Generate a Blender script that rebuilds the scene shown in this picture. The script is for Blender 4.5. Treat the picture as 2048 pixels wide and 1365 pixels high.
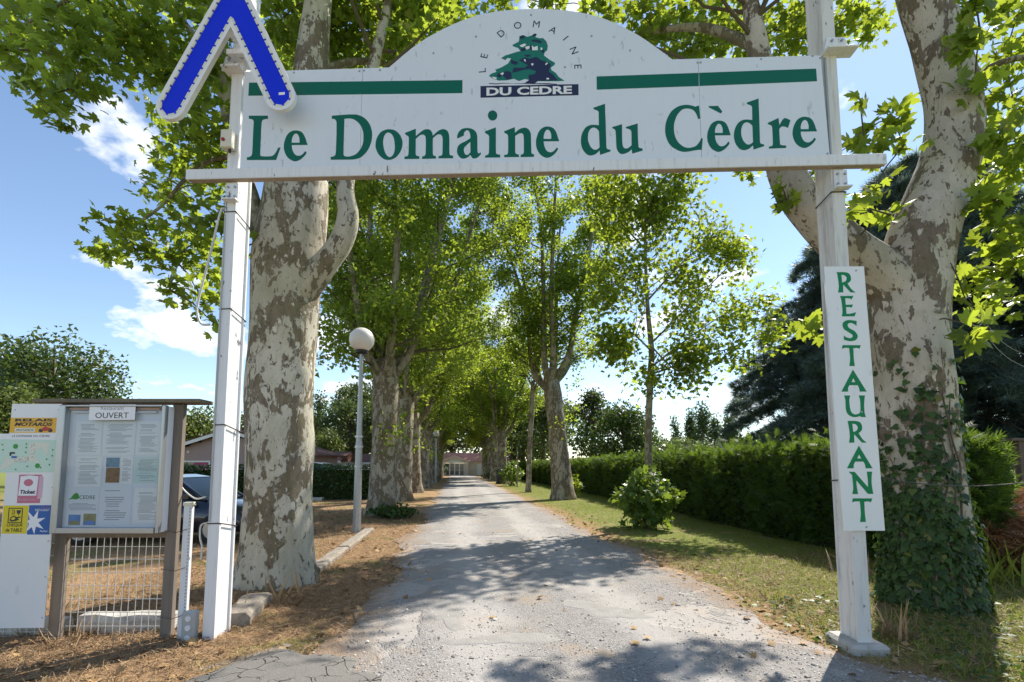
import bpy, math, random
import numpy as np
from mathutils import Vector, Matrix

S = bpy.context.scene
for o in list(bpy.data.objects):
    bpy.data.objects.remove(o)
COL = S.collection
R = math.radians

# ------------------------------------------------------------------ camera, sky, sun, exposure
cam_data = bpy.data.cameras.new('camera')
cam = bpy.data.objects.new('camera', cam_data)
COL.objects.link(cam)
cam.location = (0, 0, 1.65)
cam.rotation_euler = (R(90 + 4.80), 0, 0)
cam_data.sensor_width = 36
cam_data.lens = 16.70
cam_data.shift_y = 0.0833
cam_data.clip_start = 0.05
cam_data.clip_end = 3000
S.camera = cam

SUN_AZ = R(40.5)      # to the right of the view direction (+Y)
SUN_EL = R(46)
to_sun = Vector((math.sin(SUN_AZ) * math.cos(SUN_EL), math.cos(SUN_AZ) * math.cos(SUN_EL), math.sin(SUN_EL)))

world = bpy.data.worlds.new('World')
S.world = world
world.use_nodes = True
wn, wl = world.node_tree.nodes, world.node_tree.links
wn.clear()
w_out = wn.new('ShaderNodeOutputWorld')
w_bg = wn.new('ShaderNodeBackground')
w_bg.inputs['Strength'].default_value = 0.09
sky = wn.new('ShaderNodeTexSky')
sky.sky_type = 'NISHITA'
sky.sun_disc = False
sky.sun_elevation = SUN_EL
sky.sun_rotation = SUN_AZ
sky.air_density = 1.0
sky.dust_density = 0.08
sky.ozone_density = 1.3
w_co = wn.new('ShaderNodeTexCoord')
w_sep = wn.new('ShaderNodeSeparateXYZ')
wl.new(w_co.outputs['Generated'], w_sep.inputs[0])


def wmath(op, a, b=None, c=None):
    n = wn.new('ShaderNodeMath')
    n.operation = op
    for i, v in enumerate((a, b, c)):
        if v is None:
            continue
        if isinstance(v, (int, float)):
            n.inputs[i].default_value = v
        else:
            wl.new(v, n.inputs[i])
    return n.outputs[0]


# cumulus: noise on a cloud deck above the place (direction projected on a plane)
zc = wmath('ADD', wmath('MAXIMUM', w_sep.outputs[2], 0.0), 0.34)
w_cmb = wn.new('ShaderNodeCombineXYZ')
wl.new(wmath('DIVIDE', w_sep.outputs[0], zc), w_cmb.inputs[0])
wl.new(wmath('DIVIDE', w_sep.outputs[1], zc), w_cmb.inputs[1])
w_cmb.inputs[2].default_value = 4.1
n1 = wn.new('ShaderNodeTexNoise')
n1.inputs['Scale'].default_value = 3.6
n1.inputs['Detail'].default_value = 9
n1.inputs['Roughness'].default_value = 0.56
wl.new(w_cmb.outputs[0], n1.inputs['Vector'])
ramp = wn.new('ShaderNodeValToRGB')
ramp.color_ramp.elements[0].position = 0.56
ramp.color_ramp.elements[0].color = (0, 0, 0, 1)
ramp.color_ramp.elements[1].position = 0.635
ramp.color_ramp.elements[1].color = (1, 1, 1, 1)
wl.new(n1.outputs['Fac'], ramp.inputs[0])
mix = wn.new('ShaderNodeMixRGB')
wl.new(wmath('MULTIPLY', ramp.outputs[0], 0.82), mix.inputs[0])
wl.new(sky.outputs[0], mix.inputs[1])
mix.inputs[2].default_value = (6.6, 6.7, 6.9, 1)
wl.new(mix.outputs[0], w_bg.inputs['Color'])
wl.new(w_bg.outputs[0], w_out.inputs['Surface'])

sun_data = bpy.data.lights.new('sun', 'SUN')
sun_data.energy = 3.8
sun_data.angle = R(0.55)
sun_data.color = (1.0, 0.93, 0.82)
sun = bpy.data.objects.new('sun', sun_data)
COL.objects.link(sun)
sun.rotation_euler = to_sun.to_track_quat('Z', 'Y').to_euler()

S.view_settings.view_transform = 'Standard'
S.view_settings.look = 'None'
S.view_settings.exposure = 1.24
S.view_settings.gamma = 1.0
S.view_settings.use_curve_mapping = False
S.render.engine = 'CYCLES'
S.cycles.use_denoising = True
try:
    S.cycles.denoiser = 'OPENIMAGEDENOISE'
    S.cycles.denoising_input_passes = 'RGB_ALBEDO_NORMAL'
except Exception:
    pass
S.cycles.max_bounces = 8
S.cycles.diffuse_bounces = 4
S.cycles.transmission_bounces = 6
S.cycles.transparent_max_bounces = 8
S.cycles.sample_clamp_indirect = 6.0

# the avenue runs a little to the left of the view direction
YAW = math.atan(112 / 950)
AL = np.array([-math.sin(YAW), math.cos(YAW), 0.0])
RT = np.array([math.cos(YAW), math.sin(YAW), 0.0])


def av(t, s, z=0.0):
    """t metres right of the avenue line through the camera, s metres along it"""
    return np.array([RT[0] * t + AL[0] * s, RT[1] * t + AL[1] * s, z])


# ------------------------------------------------------------------ materials
MATS = {}


class NB:
    """small node-building helper"""
    def __init__(self, name):
        self.m = bpy.data.materials.new(name)
        self.m.use_nodes = True
        self.n = self.m.node_tree.nodes
        self.l = self.m.node_tree.links
        self.n.clear()
        self.out = self.n.new('ShaderNodeOutputMaterial')
        MATS[name] = self.m

    def put(self, sock, v):
        if v is None:
            return
        if hasattr(v, 'is_output') or hasattr(v, 'links') and not isinstance(v, (tuple, list)):
            self.l.new(v, sock)
        elif isinstance(v, (tuple, list)):
            sock.default_value = tuple(v) + (1,) * (len(sock.default_value) - len(v))
        else:
            sock.default_value = v

    def math(self, op, a, b=None, c=None, clamp=False):
        n = self.n.new('ShaderNodeMath')
        n.operation = op
        n.use_clamp = clamp
        for i, v in enumerate((a, b, c)):
            self.put(n.inputs[i], v)
        return n.outputs[0]

    def mix(self, f, a, b, mode='MIX'):
        n = self.n.new('ShaderNodeMixRGB')
        n.blend_type = mode
        self.put(n.inputs[0], f)
        self.put(n.inputs[1], a)
        self.put(n.inputs[2], b)
        return n.outputs[0]

    def coord(self, kind='Object', scale=(1, 1, 1)):
        n = self.n.new('ShaderNodeTexCoord')
        mp = self.n.new('ShaderNodeMapping')
        mp.inputs['Scale'].default_value = scale
        self.l.new(n.outputs[kind], mp.inputs[0])
        return mp.outputs[0]

    def pos(self, scale=(1, 1, 1)):
        n = self.n.new('ShaderNodeNewGeometry')
        mp = self.n.new('ShaderNodeMapping')
        mp.inputs['Scale'].default_value = scale
        self.l.new(n.outputs['Position'], mp.inputs[0])
        return mp.outputs[0]

    def noise(self, vec, scale, detail=4, rough=0.55, dist=0.0):
        n = self.n.new('ShaderNodeTexNoise')
        n.inputs['Scale'].default_value = scale
        n.inputs['Detail'].default_value = detail
        n.inputs['Roughness'].default_value = rough
        n.inputs['Distortion'].default_value = dist
        if vec is not None:
            self.l.new(vec, n.inputs['Vector'])
        return n.outputs['Fac']

    def voro(self, vec, scale, feature='F1', out='Distance', rand=1.0):
        n = self.n.new('ShaderNodeTexVoronoi')
        n.feature = feature
        n.inputs['Scale'].default_value = scale
        n.inputs['Randomness'].default_value = rand
        if vec is not None:
            self.l.new(vec, n.inputs['Vector'])
        return n.outputs[out]

    def ramp(self, f, stops, interp='LINEAR'):
        n = self.n.new('ShaderNodeValToRGB')
        n.color_ramp.interpolation = interp
        e = n.color_ramp.elements
        while len(e) < len(stops):
            e.new(0.5)
        for i, (p, c) in enumerate(stops):
            e[i].position = p
            e[i].color = (c, c, c, 1) if isinstance(c, (int, float)) else tuple(c) + (1,)
        self.put(n.inputs[0], f)
        return n.outputs[0]

    def bump(self, h, strength=0.3, dist=0.02):
        n = self.n.new('ShaderNodeBump')
        n.inputs['Strength'].default_value = strength
        n.inputs['Distance'].default_value = dist
        self.put(n.inputs['Height'], h)
        return n.outputs[0]

    def bsdf(self, color, rough=0.7, metal=0.0, normal=None, spec=0.5, **kw):
        n = self.n.new('ShaderNodeBsdfPrincipled')
        self.put(n.inputs['Base Color'], color)
        self.put(n.inputs['Roughness'], rough)
        self.put(n.inputs['Metallic'], metal)
        n.inputs['Specular IOR Level'].default_value = spec
        if normal is not None:
            self.l.new(normal, n.inputs['Normal'])
        for k, v in kw.items():
            self.put(n.inputs[k], v)
        return n.outputs[0]

    def fin(self, shader):
        self.l.new(shader, self.out.inputs['Surface'])
        return self.m


def plain(name, color, rough=0.6, metal=0.0, var=0.12, scale=6.0, spec=0.5, bump=0.0):
    b = NB(name)
    v = b.coord()
    f = b.noise(v, scale, 5, 0.6)
    dark = tuple(c * (1 - var) for c in color)
    lite = tuple(min(1, c * (1 + var)) for c in color)
    c = b.mix(f, dark, lite)
    nr = b.bump(b.noise(v, scale * 8, 3), bump, 0.01) if bump else None
    return b.fin(b.bsdf(c, rough, metal, nr, spec))


def leaf_mat(name, c_dark, c_lite, c_trans, tr=0.45, rough=0.45):
    b = NB(name)
    g = b.n.new('ShaderNodeNewGeometry')
    rnd = g.outputs['Random Per Island']
    col = b.mix(rnd, tuple(x * 0.8 for x in c_dark), tuple(x * 1.12 for x in c_lite))
    col = b.mix(b.ramp(b.noise(b.coord(), 55, 3, 0.6), [(0.4, 0.0), (0.7, 0.35)]), col, tuple(x * 0.6 for x in c_dark))
    # a few yellowing leaves
    col = b.mix(b.ramp(rnd, [(0.955, 0.0), (0.985, 0.55)]), col, (0.22, 0.17, 0.03))
    p = b.bsdf(col, rough, 0, None, 0.35)
    t = b.n.new('ShaderNodeBsdfTranslucent')
    b.put(t.inputs['Color'], b.mix(rnd, tuple(x * 0.55 for x in c_trans), c_trans))
    mx = b.n.new('ShaderNodeMixShader')
    mx.inputs[0].default_value = tr
    b.l.new(p, mx.inputs[1])
    b.l.new(t.outputs[0], mx.inputs[2])
    return b.fin(mx.outputs[0])


leaf_mat('plane_leaf', (0.05, 0.105, 0.018), (0.10, 0.165, 0.026), (0.54, 0.68, 0.06), 0.52)
leaf_mat('young_leaf', (0.06, 0.115, 0.018), (0.105, 0.17, 0.026), (0.52, 0.64, 0.05), 0.5)
leaf_mat('bush_leaf', (0.06, 0.12, 0.025), (0.12, 0.19, 0.04), (0.34, 0.48, 0.05), 0.36, 0.4)
leaf_mat('oak_leaf', (0.045, 0.08, 0.022), (0.08, 0.12, 0.03), (0.16, 0.24, 0.04), 0.28)
leaf_mat('far_leaf', (0.05, 0.085, 0.028), (0.09, 0.13, 0.04), (0.16, 0.22, 0.05), 0.3)
leaf_mat('light_leaf', (0.09, 0.13, 0.03), (0.15, 0.19, 0.045), (0.24, 0.31, 0.06), 0.35)
leaf_mat('cedar_leaf', (0.06, 0.095, 0.08), (0.13, 0.175, 0.15), (0.20, 0.28, 0.21), 0.36, 0.5)
leaf_mat('hedge_leaf', (0.018, 0.046, 0.012), (0.052, 0.10, 0.022), (0.26, 0.40, 0.04), 0.38, 0.65)
leaf_mat('laurel_leaf', (0.02, 0.055, 0.012), (0.045, 0.10, 0.02), (0.08, 0.18, 0.02), 0.2, 0.35)
leaf_mat('ivy_leaf', (0.022, 0.055, 0.014), (0.06, 0.115, 0.024), (0.14, 0.24, 0.03), 0.25, 0.5)
leaf_mat('grass_leaf', (0.13, 0.18, 0.026), (0.28, 0.30, 0.06), (0.38, 0.44, 0.06), 0.42, 0.6)
leaf_mat('straw', (0.17, 0.10, 0.05), (0.46, 0.32, 0.18), (0.30, 0.19, 0.09), 0.22, 0.7)
leaf_mat('fern_dry', (0.20, 0.085, 0.045), (0.36, 0.19, 0.10), (0.26, 0.11, 0.05), 0.3, 0.7)
leaf_mat('leaf_litter', (0.26, 0.15, 0.07), (0.50, 0.33, 0.15), (0.25, 0.15, 0.05), 0.2, 0.7)


def bark(name, pale, mid, dark, amount=0.5, sc=1.0):
    b = NB(name)
    v = b.coord('Object', (1, 1, 0.55))
    v2 = b.coord('Object', (1, 1, 0.3))
    big = b.noise(v, 3.3 * sc, 9, 0.64, 0.35)
    small = b.noise(v, 13.0 * sc, 6, 0.6, 0.4)
    tiny = b.noise(v, 34.0 * sc, 4, 0.6, 0.2)
    streak = b.noise(v2, 18 * sc, 5, 0.65)
    base = b.mix(b.noise(v, 2.0, 4), pale, tuple(p * 0.78 for p in pale))
    base = b.mix(b.ramp(b.noise(v, 7.5 * sc, 6, 0.6), [(0.50, 0.0), (0.515, 0.32)]), base, (pale[0] * 0.66, pale[1] * 0.70, pale[2] * 0.58))
    base = b.mix(b.ramp(streak, [(0.5, 0.0), (0.75, 0.3)]), base, mid)
    e = 0.5 + (0.5 - amount) * 0.3
    m1 = b.ramp(big, [(e - 0.004, 0.0), (e + 0.022, 1.0)])
    two = b.mix(b.ramp(b.noise(v, 6.0 * sc, 6, 0.6), [(0.48, 0.0), (0.53, 1.0)]), mid, (mid[0] * 0.82, mid[1] * 0.86, mid[2] * 0.74))
    c = b.mix(m1, base, b.mix(b.ramp(streak, [(0.42, 0.0), (0.7, 0.8)]), two, dark))
    m2 = b.ramp(small, [(0.60, 0.0), (0.612, 1.0)])
    c = b.mix(m2, c, b.mix(streak, mid, dark))
    c = b.mix(b.ramp(b.noise(v, 1.1, 3, 0.6), [(0.48, 0.0), (0.72, 0.45)]), c, (mid[0] * 0.95, mid[1] * 1.05, mid[2] * 0.85))
    m3 = b.ramp(tiny, [(0.655, 0.0), (0.672, 0.9)])
    c = b.mix(m3, c, dark)
    m4 = b.math('MULTIPLY', b.ramp(b.noise(v, 11 * sc, 5, 0.6), [(0.60, 0.0), (0.615, 1.0)]), m1)
    c = b.mix(m4, c, pale)
    h = b.math('ADD', b.math('MULTIPLY', m1, 0.6), b.math('ADD', b.math('MULTIPLY', m2, 0.4), b.math('MULTIPLY', streak, 0.6)))
    return b.fin(b.bsdf(c, 0.85, 0, b.bump(h, 0.8, 0.026), 0.25))


bark('bark_left', (0.56, 0.52, 0.43), (0.21, 0.17, 0.12), (0.12, 0.095, 0.07), 0.46)
bark('bark_right', (0.55, 0.49, 0.42), (0.20, 0.155, 0.12), (0.12, 0.09, 0.07), 0.40)
bark('bark_far', (0.42, 0.37, 0.29), (0.20, 0.155, 0.11), (0.11, 0.085, 0.06), 0.56, 1.0)
bark('bark_limb', (0.36, 0.33, 0.24), (0.19, 0.16, 0.10), (0.10, 0.085, 0.06), 0.5, 1.2)
plain('bark_plain', (0.13, 0.10, 0.075), 0.9, 0, 0.35, 7, 0.2, 0.6)
plain('twig', (0.10, 0.085, 0.05), 0.85, 0, 0.3, 8, 0.2)


def white_paint(name, color=(0.80, 0.80, 0.79), dirt=(0.30, 0.28, 0.26), amt=0.5, rough=0.4):
    b = NB(name)
    v = b.coord('Object', (1, 1, 1))
    vs = b.coord('Object', (9, 9, 0.8))
    st = b.ramp(b.noise(vs, 2.2, 5, 0.65), [(0.5, 0.0), (0.85, amt)])
    c = b.mix(b.noise(v, 1.4, 4), color, tuple(x * 0.93 for x in color))
    c = b.mix(st, c, dirt)
    chip = b.math('MULTIPLY', b.ramp(b.noise(b.coord('Object', (1, 1, 0.35)), 19, 5, 0.62), [(0.62, 0.0), (0.64, 1.0)]),
                  b.ramp(b.noise(v, 3.1, 2), [(0.5, 0.0), (0.56, 1.0)]))
    c = b.mix(b.math('MULTIPLY', chip, min(1.0, amt * 2)), c, (0.16, 0.16, 0.17))
    return b.fin(b.bsdf(c, rough, 0, b.bump(chip, 0.3, 0.004), 0.4))


white_paint('post_paint', (0.78, 0.78, 0.79), (0.36, 0.34, 0.31), 0.6)
white_paint('post_dirty', (0.70, 0.68, 0.65), (0.24, 0.22, 0.20), 0.85, 0.7)
white_paint('panel_white', (0.72, 0.76, 0.82), (0.55, 0.56, 0.57), 0.16, 0.28)
white_paint('clean_white', (0.82, 0.82, 0.82), (0.60, 0.60, 0.60), 0.08, 0.3)
plain('vinyl_green', (0.0, 0.12, 0.078), 0.45, 0, 0.06, 1.5, 0.25)
plain('menu_green', (0.0, 0.21, 0.075), 0.45, 0, 0.08, 1.5, 0.25)
plain('logo_teal', (0.0, 0.16, 0.11), 0.4, 0, 0.06)
plain('navy', (0.008, 0.014, 0.055), 0.4, 0, 0.1)
plain('ink', (0.02, 0.02, 0.025), 0.5, 0, 0.1)
plain('ink_grey', (0.30, 0.31, 0.34), 0.6, 0, 0.1)
plain('sign_blue', (0.0, 0.022, 0.70), 0.45, 0, 0.04, 2, 0.25)
plain('led_cream', (0.72, 0.69, 0.55), 0.35, 0, 0.1)
plain('steel_grey', (0.34, 0.35, 0.36), 0.45, 0.5, 0.15, 9)
plain('galv', (0.36, 0.37, 0.38), 0.42, 0.65, 0.2, 14)
plain('alu', (0.42, 0.43, 0.45), 0.35, 0.75, 0.08, 8)
plain('wire_white', (0.62, 0.60, 0.56), 0.5, 0.1, 0.2, 12)
plain('wire_dark', (0.05, 0.045, 0.04), 0.6, 0.2, 0.2, 12)
plain('cable_grey', (0.45, 0.45, 0.44), 0.5, 0, 0.1)
plain('cable_black', (0.012, 0.012, 0.013), 0.45, 0, 0.1)
plain('plastic_cream', (0.66, 0.62, 0.50), 0.45, 0, 0.12, 10)
plain('plastic_grey', (0.36, 0.38, 0.38), 0.5, 0, 0.12, 10)
plain('plastic_white', (0.70, 0.71, 0.72), 0.4, 0, 0.08, 6)
plain('plastic_red', (0.30, 0.01, 0.015), 0.4)
plain('rust', (0.36, 0.29, 0.22), 0.9, 0.1, 0.4, 12)
plain('stone', (0.27, 0.235, 0.195), 0.95, 0, 0.75, 14, 0.2, 1.0)  # strong mottle puts dirt and dappled shade into the kerb colour
plain('whitewash', (0.46, 0.44, 0.40), 0.9, 0, 0.75, 10, 0.2, 1.0)
plain('concrete', (0.42, 0.40, 0.37), 0.95, 0, 0.25, 8, 0.2, 0.7)
plain('globe', (0.74, 0.68, 0.66), 0.35, 0, 0.06, 3)
plain('brown_paint', (0.10, 0.055, 0.05), 0.6, 0, 0.2, 8)
plain('siding', (0.36, 0.26, 0.24), 0.7, 0, 0.1, 6)
plain('siding_tan', (0.68, 0.56, 0.45), 0.7, 0, 0.1, 3)
plain('trim_white', (0.74, 0.74, 0.73), 0.5, 0, 0.06)
plain('roof_red', (0.48, 0.23, 0.18), 0.85, 0, 0.25, 4, 0.2)
plain('roof_brown', (0.15, 0.075, 0.06), 0.85, 0, 0.25, 4, 0.2)
plain('curtain', (0.40, 0.05, 0.16), 0.8, 0, 0.3, 5)
plain('tyre', (0.02, 0.02, 0.02), 0.85, 0, 0.2)
plain('rim', (0.45, 0.45, 0.46), 0.3, 0.8, 0.1)
plain('bin_dark', (0.03, 0.03, 0.04), 0.5, 0, 0.2)
plain('paper', (0.84, 0.84, 0.85), 0.6, 0, 0.04, 3)
plain('paper_blue', (0.75, 0.77, 0.83), 0.6, 0, 0.04, 3)
plain('paper_teal', (0.60, 0.74, 0.72), 0.6, 0, 0.05, 3)
plain('print_amber', (0.78, 0.42, 0.01), 0.4, 0, 0.06)
plain('print_mint', (0.55, 0.73, 0.62), 0.45, 0, 0.04)
plain('print_yellow', (0.72, 0.58, 0.01), 0.4, 0, 0.05)
plain('print_blue', (0.01, 0.10, 0.38), 0.4, 0, 0.05)
plain('print_rose', (0.52, 0.14, 0.22), 0.4, 0, 0.12)
plain('print_pink', (0.66, 0.40, 0.52), 0.4, 0, 0.08)
plain('print_red', (0.45, 0.02, 0.02), 0.4)
plain('print_green', (0.02, 0.28, 0.03), 0.45, 0, 0.08)
plain('print_cream', (0.72, 0.72, 0.60), 0.5, 0, 0.1, 30)
plain('copper', (0.55, 0.30, 0.20), 0.6, 0, 0.2)
plain('photo_pool', (0.08, 0.22, 0.36), 0.5, 0, 0.8, 30)
plain('photo_room', (0.24, 0.12, 0.06), 0.5, 0, 0.9, 26)
plain('photo_sky', (0.10, 0.25, 0.55), 0.5, 0, 0.4, 10)
plain('photo_land', (0.30, 0.28, 0.14), 0.5, 0, 0.5, 30)
plain('worn_tar', (0.285, 0.272, 0.256), 0.9, 0, 0.25, 9, 0.2, 0.9)
plain('gravel_stone', (0.40, 0.37, 0.345), 0.95, 0, 0.3, 3, 0.2)


def weathered_wood(name, c1, c2):
    b = NB(name)
    v = b.coord('Object', (14, 14, 0.7))
    f = b.noise(v, 2.0, 6, 0.65)
    c = b.mix(f, c1, c2)
    return b.fin(b.bsdf(c, 0.85, 0, b.bump(f, 0.5, 0.006), 0.2))


weathered_wood('grey_wood', (0.13, 0.105, 0.085), (0.28, 0.24, 0.20))
weathered_wood('roof_wood', (0.11, 0.09, 0.06), (0.24, 0.21, 0.15))

b = NB('car_paint')
b.fin(b.bsdf((0.006, 0.012, 0.03), 0.22, 0.2, None, 0.5, **{'Coat Weight': 0.8, 'Coat Roughness': 0.06}))
b = NB('car_silver')
b.fin(b.bsdf((0.40, 0.42, 0.45), 0.3, 0.6, None, 0.5, **{'Coat Weight': 0.6, 'Coat Roughness': 0.08}))
b = NB('dark_glass')
b.fin(b.bsdf((0.012, 0.03, 0.036), 0.12, 0, None, 0.22))
b = NB('window_glass')
b.fin(b.bsdf((0.05, 0.06, 0.07), 0.07, 0, None, 0.7))
b = NB('pane_glass')
gl_ = b.n.new('ShaderNodeBsdfGlossy')
gl_.inputs['Roughness'].default_value = 0.05
gl_.inputs['Color'].default_value = (0.9, 0.95, 1, 1)
tp_ = b.n.new('ShaderNodeBsdfTransparent')
tp_.inputs['Color'].default_value = (0.93, 0.95, 0.96, 1)
fr_ = b.n.new('ShaderNodeFresnel')
fr_.inputs[0].default_value = 1.18
ms_ = b.n.new('ShaderNodeMixShader')
b.l.new(fr_.outputs[0], ms_.inputs[0])
b.l.new(tp_.outputs[0], ms_.inputs[1])
b.l.new(gl_.outputs[0], ms_.inputs[2])
b.fin(ms_.outputs[0])


# ground: dry litter on the left of the drive, mown grass on the right, by distance from the drive
def dot_dir(b, vec, d):
    n = b.n.new('ShaderNodeVectorMath')
    n.operation = 'DOT_PRODUCT'
    b.l.new(vec, n.inputs[0])
    n.inputs[1].default_value = tuple(d)
    return n.outputs['Value']


b = NB('ground')
p = b.pos()
t_ = dot_dir(b, p, RT)
s_ = dot_dir(b, p, AL)
nz = b.noise(p, 0.9, 5, 0.6)
fine = b.noise(p, 28, 5, 0.7)
mid_ = b.noise(p, 5, 5, 0.65)
grit = b.noise(p, 90, 3, 0.7)
dry = b.mix(b.ramp(fine, [(0.35, 0.0), (0.68, 1.0)]), (0.15, 0.085, 0.045), (0.44, 0.29, 0.16))
dry = b.mix(b.ramp(mid_, [(0.42, 0.0), (0.66, 0.7)]), dry, (0.40, 0.255, 0.14))
grass = b.mix(b.ramp(fine, [(0.3, 0.0), (0.7, 1.0)]), (0.07, 0.10, 0.02), (0.24, 0.25, 0.06))
soil = b.mix(grit, (0.22, 0.145, 0.095), (0.38, 0.27, 0.18))
# grass share: all of the right verge beyond its bare margin, patches on the left
gr = b.ramp(b.math('ADD', t_, b.math('MULTIPLY', b.math('SUBTRACT', nz, 0.5), 3.2)), [(0.0, 0.0), (1.0, 1.0)])
n_ = gr.node
n_.color_ramp.elements[0].position = 0.0
mr = b.n.new('ShaderNodeMapRange')
b.l.new(b.math('ADD', t_, b.math('MULTIPLY', b.math('SUBTRACT', nz, 0.5), 2.4)), mr.inputs['Value'])
mr.inputs['From Min'].default_value = 3.6
mr.inputs['From Max'].default_value = 4.3
side = mr.outputs[0]
patch = b.ramp(b.noise(p, 0.8, 4, 0.6), [(0.53, 0.0), (0.64, 0.7)])
far_l = b.n.new('ShaderNodeMapRange')
b.l.new(b.math('MULTIPLY', t_, -1.0), far_l.inputs['Value'])
far_l.inputs['From Min'].default_value = 12
far_l.inputs['From Max'].default_value = 30
lft = b.mix(b.math('MAXIMUM', patch, far_l.outputs[0]), dry, grass)
rgt = b.mix(b.ramp(b.noise(p, 1.7, 4, 0.6), [(0.54, 0.0), (0.66, 0.75)]), grass, soil)
lawn = b.n.new('ShaderNodeMapRange')
b.l.new(t_, lawn.inputs['Value'])
lawn.inputs['From Min'].default_value = 9.4
lawn.inputs['From Max'].default_value = 9.9
rgt = b.mix(lawn.outputs[0], rgt, b.mix(fine, (0.13, 0.19, 0.03), (0.24, 0.30, 0.06)))
cg = b.mix(side, lft, rgt)
hb = b.math('ADD', fine, b.math('MULTIPLY', grit, 0.5))
b.fin(b.bsdf(cg, 0.95, 0, b.bump(hb, 0.8, 0.03), 0.15))

b = NB('gravel')
p = b.pos()
t_ = dot_dir(b, p, RT)
g1 = b.math('ADD', b.voro(p, 62), b.noise(p, 45, 5, 0.7))
g2 = b.voro(p, 160)
col_r = b.voro(p, 75, 'F1', 'Color')
lum = b.n.new('ShaderNodeSeparateColor')
b.l.new(col_r, lum.inputs[0])
base = b.mix(lum.outputs[0], (0.185, 0.177, 0.172), (0.40, 0.38, 0.365))
big = b.noise(p, 0.75, 5, 0.6)
base = b.mix(b.ramp(big, [(0.40, 0.0), (0.62, 0.7)]), base, (0.335, 0.31, 0.285))
tan_ = b.ramp(b.noise(p, 1.3, 4, 0.6), [(0.56, 0.0), (0.68, 0.75)])
base = b.mix(tan_, base, (0.37, 0.29, 0.21))
wn_ = b.math('MULTIPLY', b.math('SUBTRACT', b.noise(p, 0.8, 4, 0.6), 0.5), 1.1)
trk = None
for t0 in (0.25, 1.95):
    q_ = b.ramp(b.math('ABSOLUTE', b.math('ADD', b.math('SUBTRACT', t_, t0), wn_)), [(0.12, 1.0), (0.5, 0.0)])
    trk = q_ if trk is None else b.math('MAXIMUM', trk, q_)
base = b.mix(b.math('MULTIPLY', trk, 0.6), base, b.mix(b.noise(p, 26, 5, 0.7), (0.325, 0.31, 0.292), (0.42, 0.40, 0.38)))
smooth = b.ramp(b.noise(p, 0.62, 7, 0.62, 1.1), [(0.555, 0.0), (0.59, 1.0)])      # worn-through smooth patches
base = b.mix(b.math('MULTIPLY', smooth, 0.55), base, (0.35, 0.325, 0.30))
dk = b.ramp(b.noise(p, 11, 4, 0.6), [(0.62, 0.0), (0.72, 0.55)])
base = b.mix(dk, base, (0.20, 0.18, 0.165))
ev = b.math('ABSOLUTE', b.math('SUBTRACT', t_, 1.17))
ev = b.math('ADD', ev, b.math('MULTIPLY', b.math('SUBTRACT', b.noise(p, 1.6, 6, 0.65), 0.5), 1.5))
em = b.ramp(b.math('MULTIPLY', ev, 0.25), [(0.44, 0.0), (0.58, 0.85)])
base = b.mix(em, base, b.mix(b.noise(p, 30, 5, 0.7), (0.20, 0.13, 0.08), (0.40, 0.28, 0.18)))
h = b.math('ADD', b.math('MULTIPLY', g1, 0.5), b.math('MULTIPLY', g2, 0.4))
h = b.math('MULTIPLY', h, b.math('SUBTRACT', 1.0, b.math('MULTIPLY', smooth, 0.85)))
h = b.math('SUBTRACT', b.math('MULTIPLY', h, b.math('SUBTRACT', 1.0, b.math('MULTIPLY', trk, 0.6))), b.math('MULTIPLY', smooth, 0.35))
b.fin(b.bsdf(base, 0.93, 0, b.bump(h, 0.85, 0.02), 0.2))

b = NB('asphalt_cracked')
p = b.pos()
cr = b.voro(b.mix(0.16, p, b.n.new('ShaderNodeTexNoise').outputs['Color']), 6.5, 'DISTANCE_TO_EDGE')
cm = b.math('MULTIPLY', b.ramp(cr, [(0.008, 1.0), (0.03, 0.0)]), b.ramp(b.noise(p, 2.6, 4, 0.6), [(0.42, 0.0), (0.52, 1.0)]))
c = b.mix(b.noise(p, 40, 4, 0.7), (0.15, 0.145, 0.135), (0.27, 0.255, 0.235))
c = b.mix(cm, c, (0.045, 0.04, 0.035))
h = b.math('SUBTRACT', b.noise(p, 110, 3, 0.7), b.math('MULTIPLY', cm, 2.5))
b.fin(b.bsdf(c, 0.92, 0, b.bump(h, 0.8, 0.02), 0.2))

b = NB('hedge_core')
v = b.pos()
b.fin(b.bsdf(b.mix(b.noise(v, 9, 4), (0.010, 0.016, 0.006), (0.035, 0.045, 0.016)), 0.95, 0, None, 0.1))


# ------------------------------------------------------------------ mesh building
def M(name):
    return MATS[name]


def link(o, parent=None):
    COL.objects.link(o)
    if parent is not None:
        o.parent = parent
    return o


def tag(o, label=None, cat=None, group=None, kind=None):
    if label:
        o['label'] = label
    if cat:
        o['category'] = cat
    if group:
        o['group'] = group
    if kind:
        o['kind'] = kind
    return o


def empty(name, loc=(0, 0, 0), rz=0.0):
    o = bpy.data.objects.new(name, None)
    o.empty_display_size = 0.2
    o.location = tuple(loc)
    o.rotation_euler = (0, 0, rz)
    COL.objects.link(o)
    return o


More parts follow.
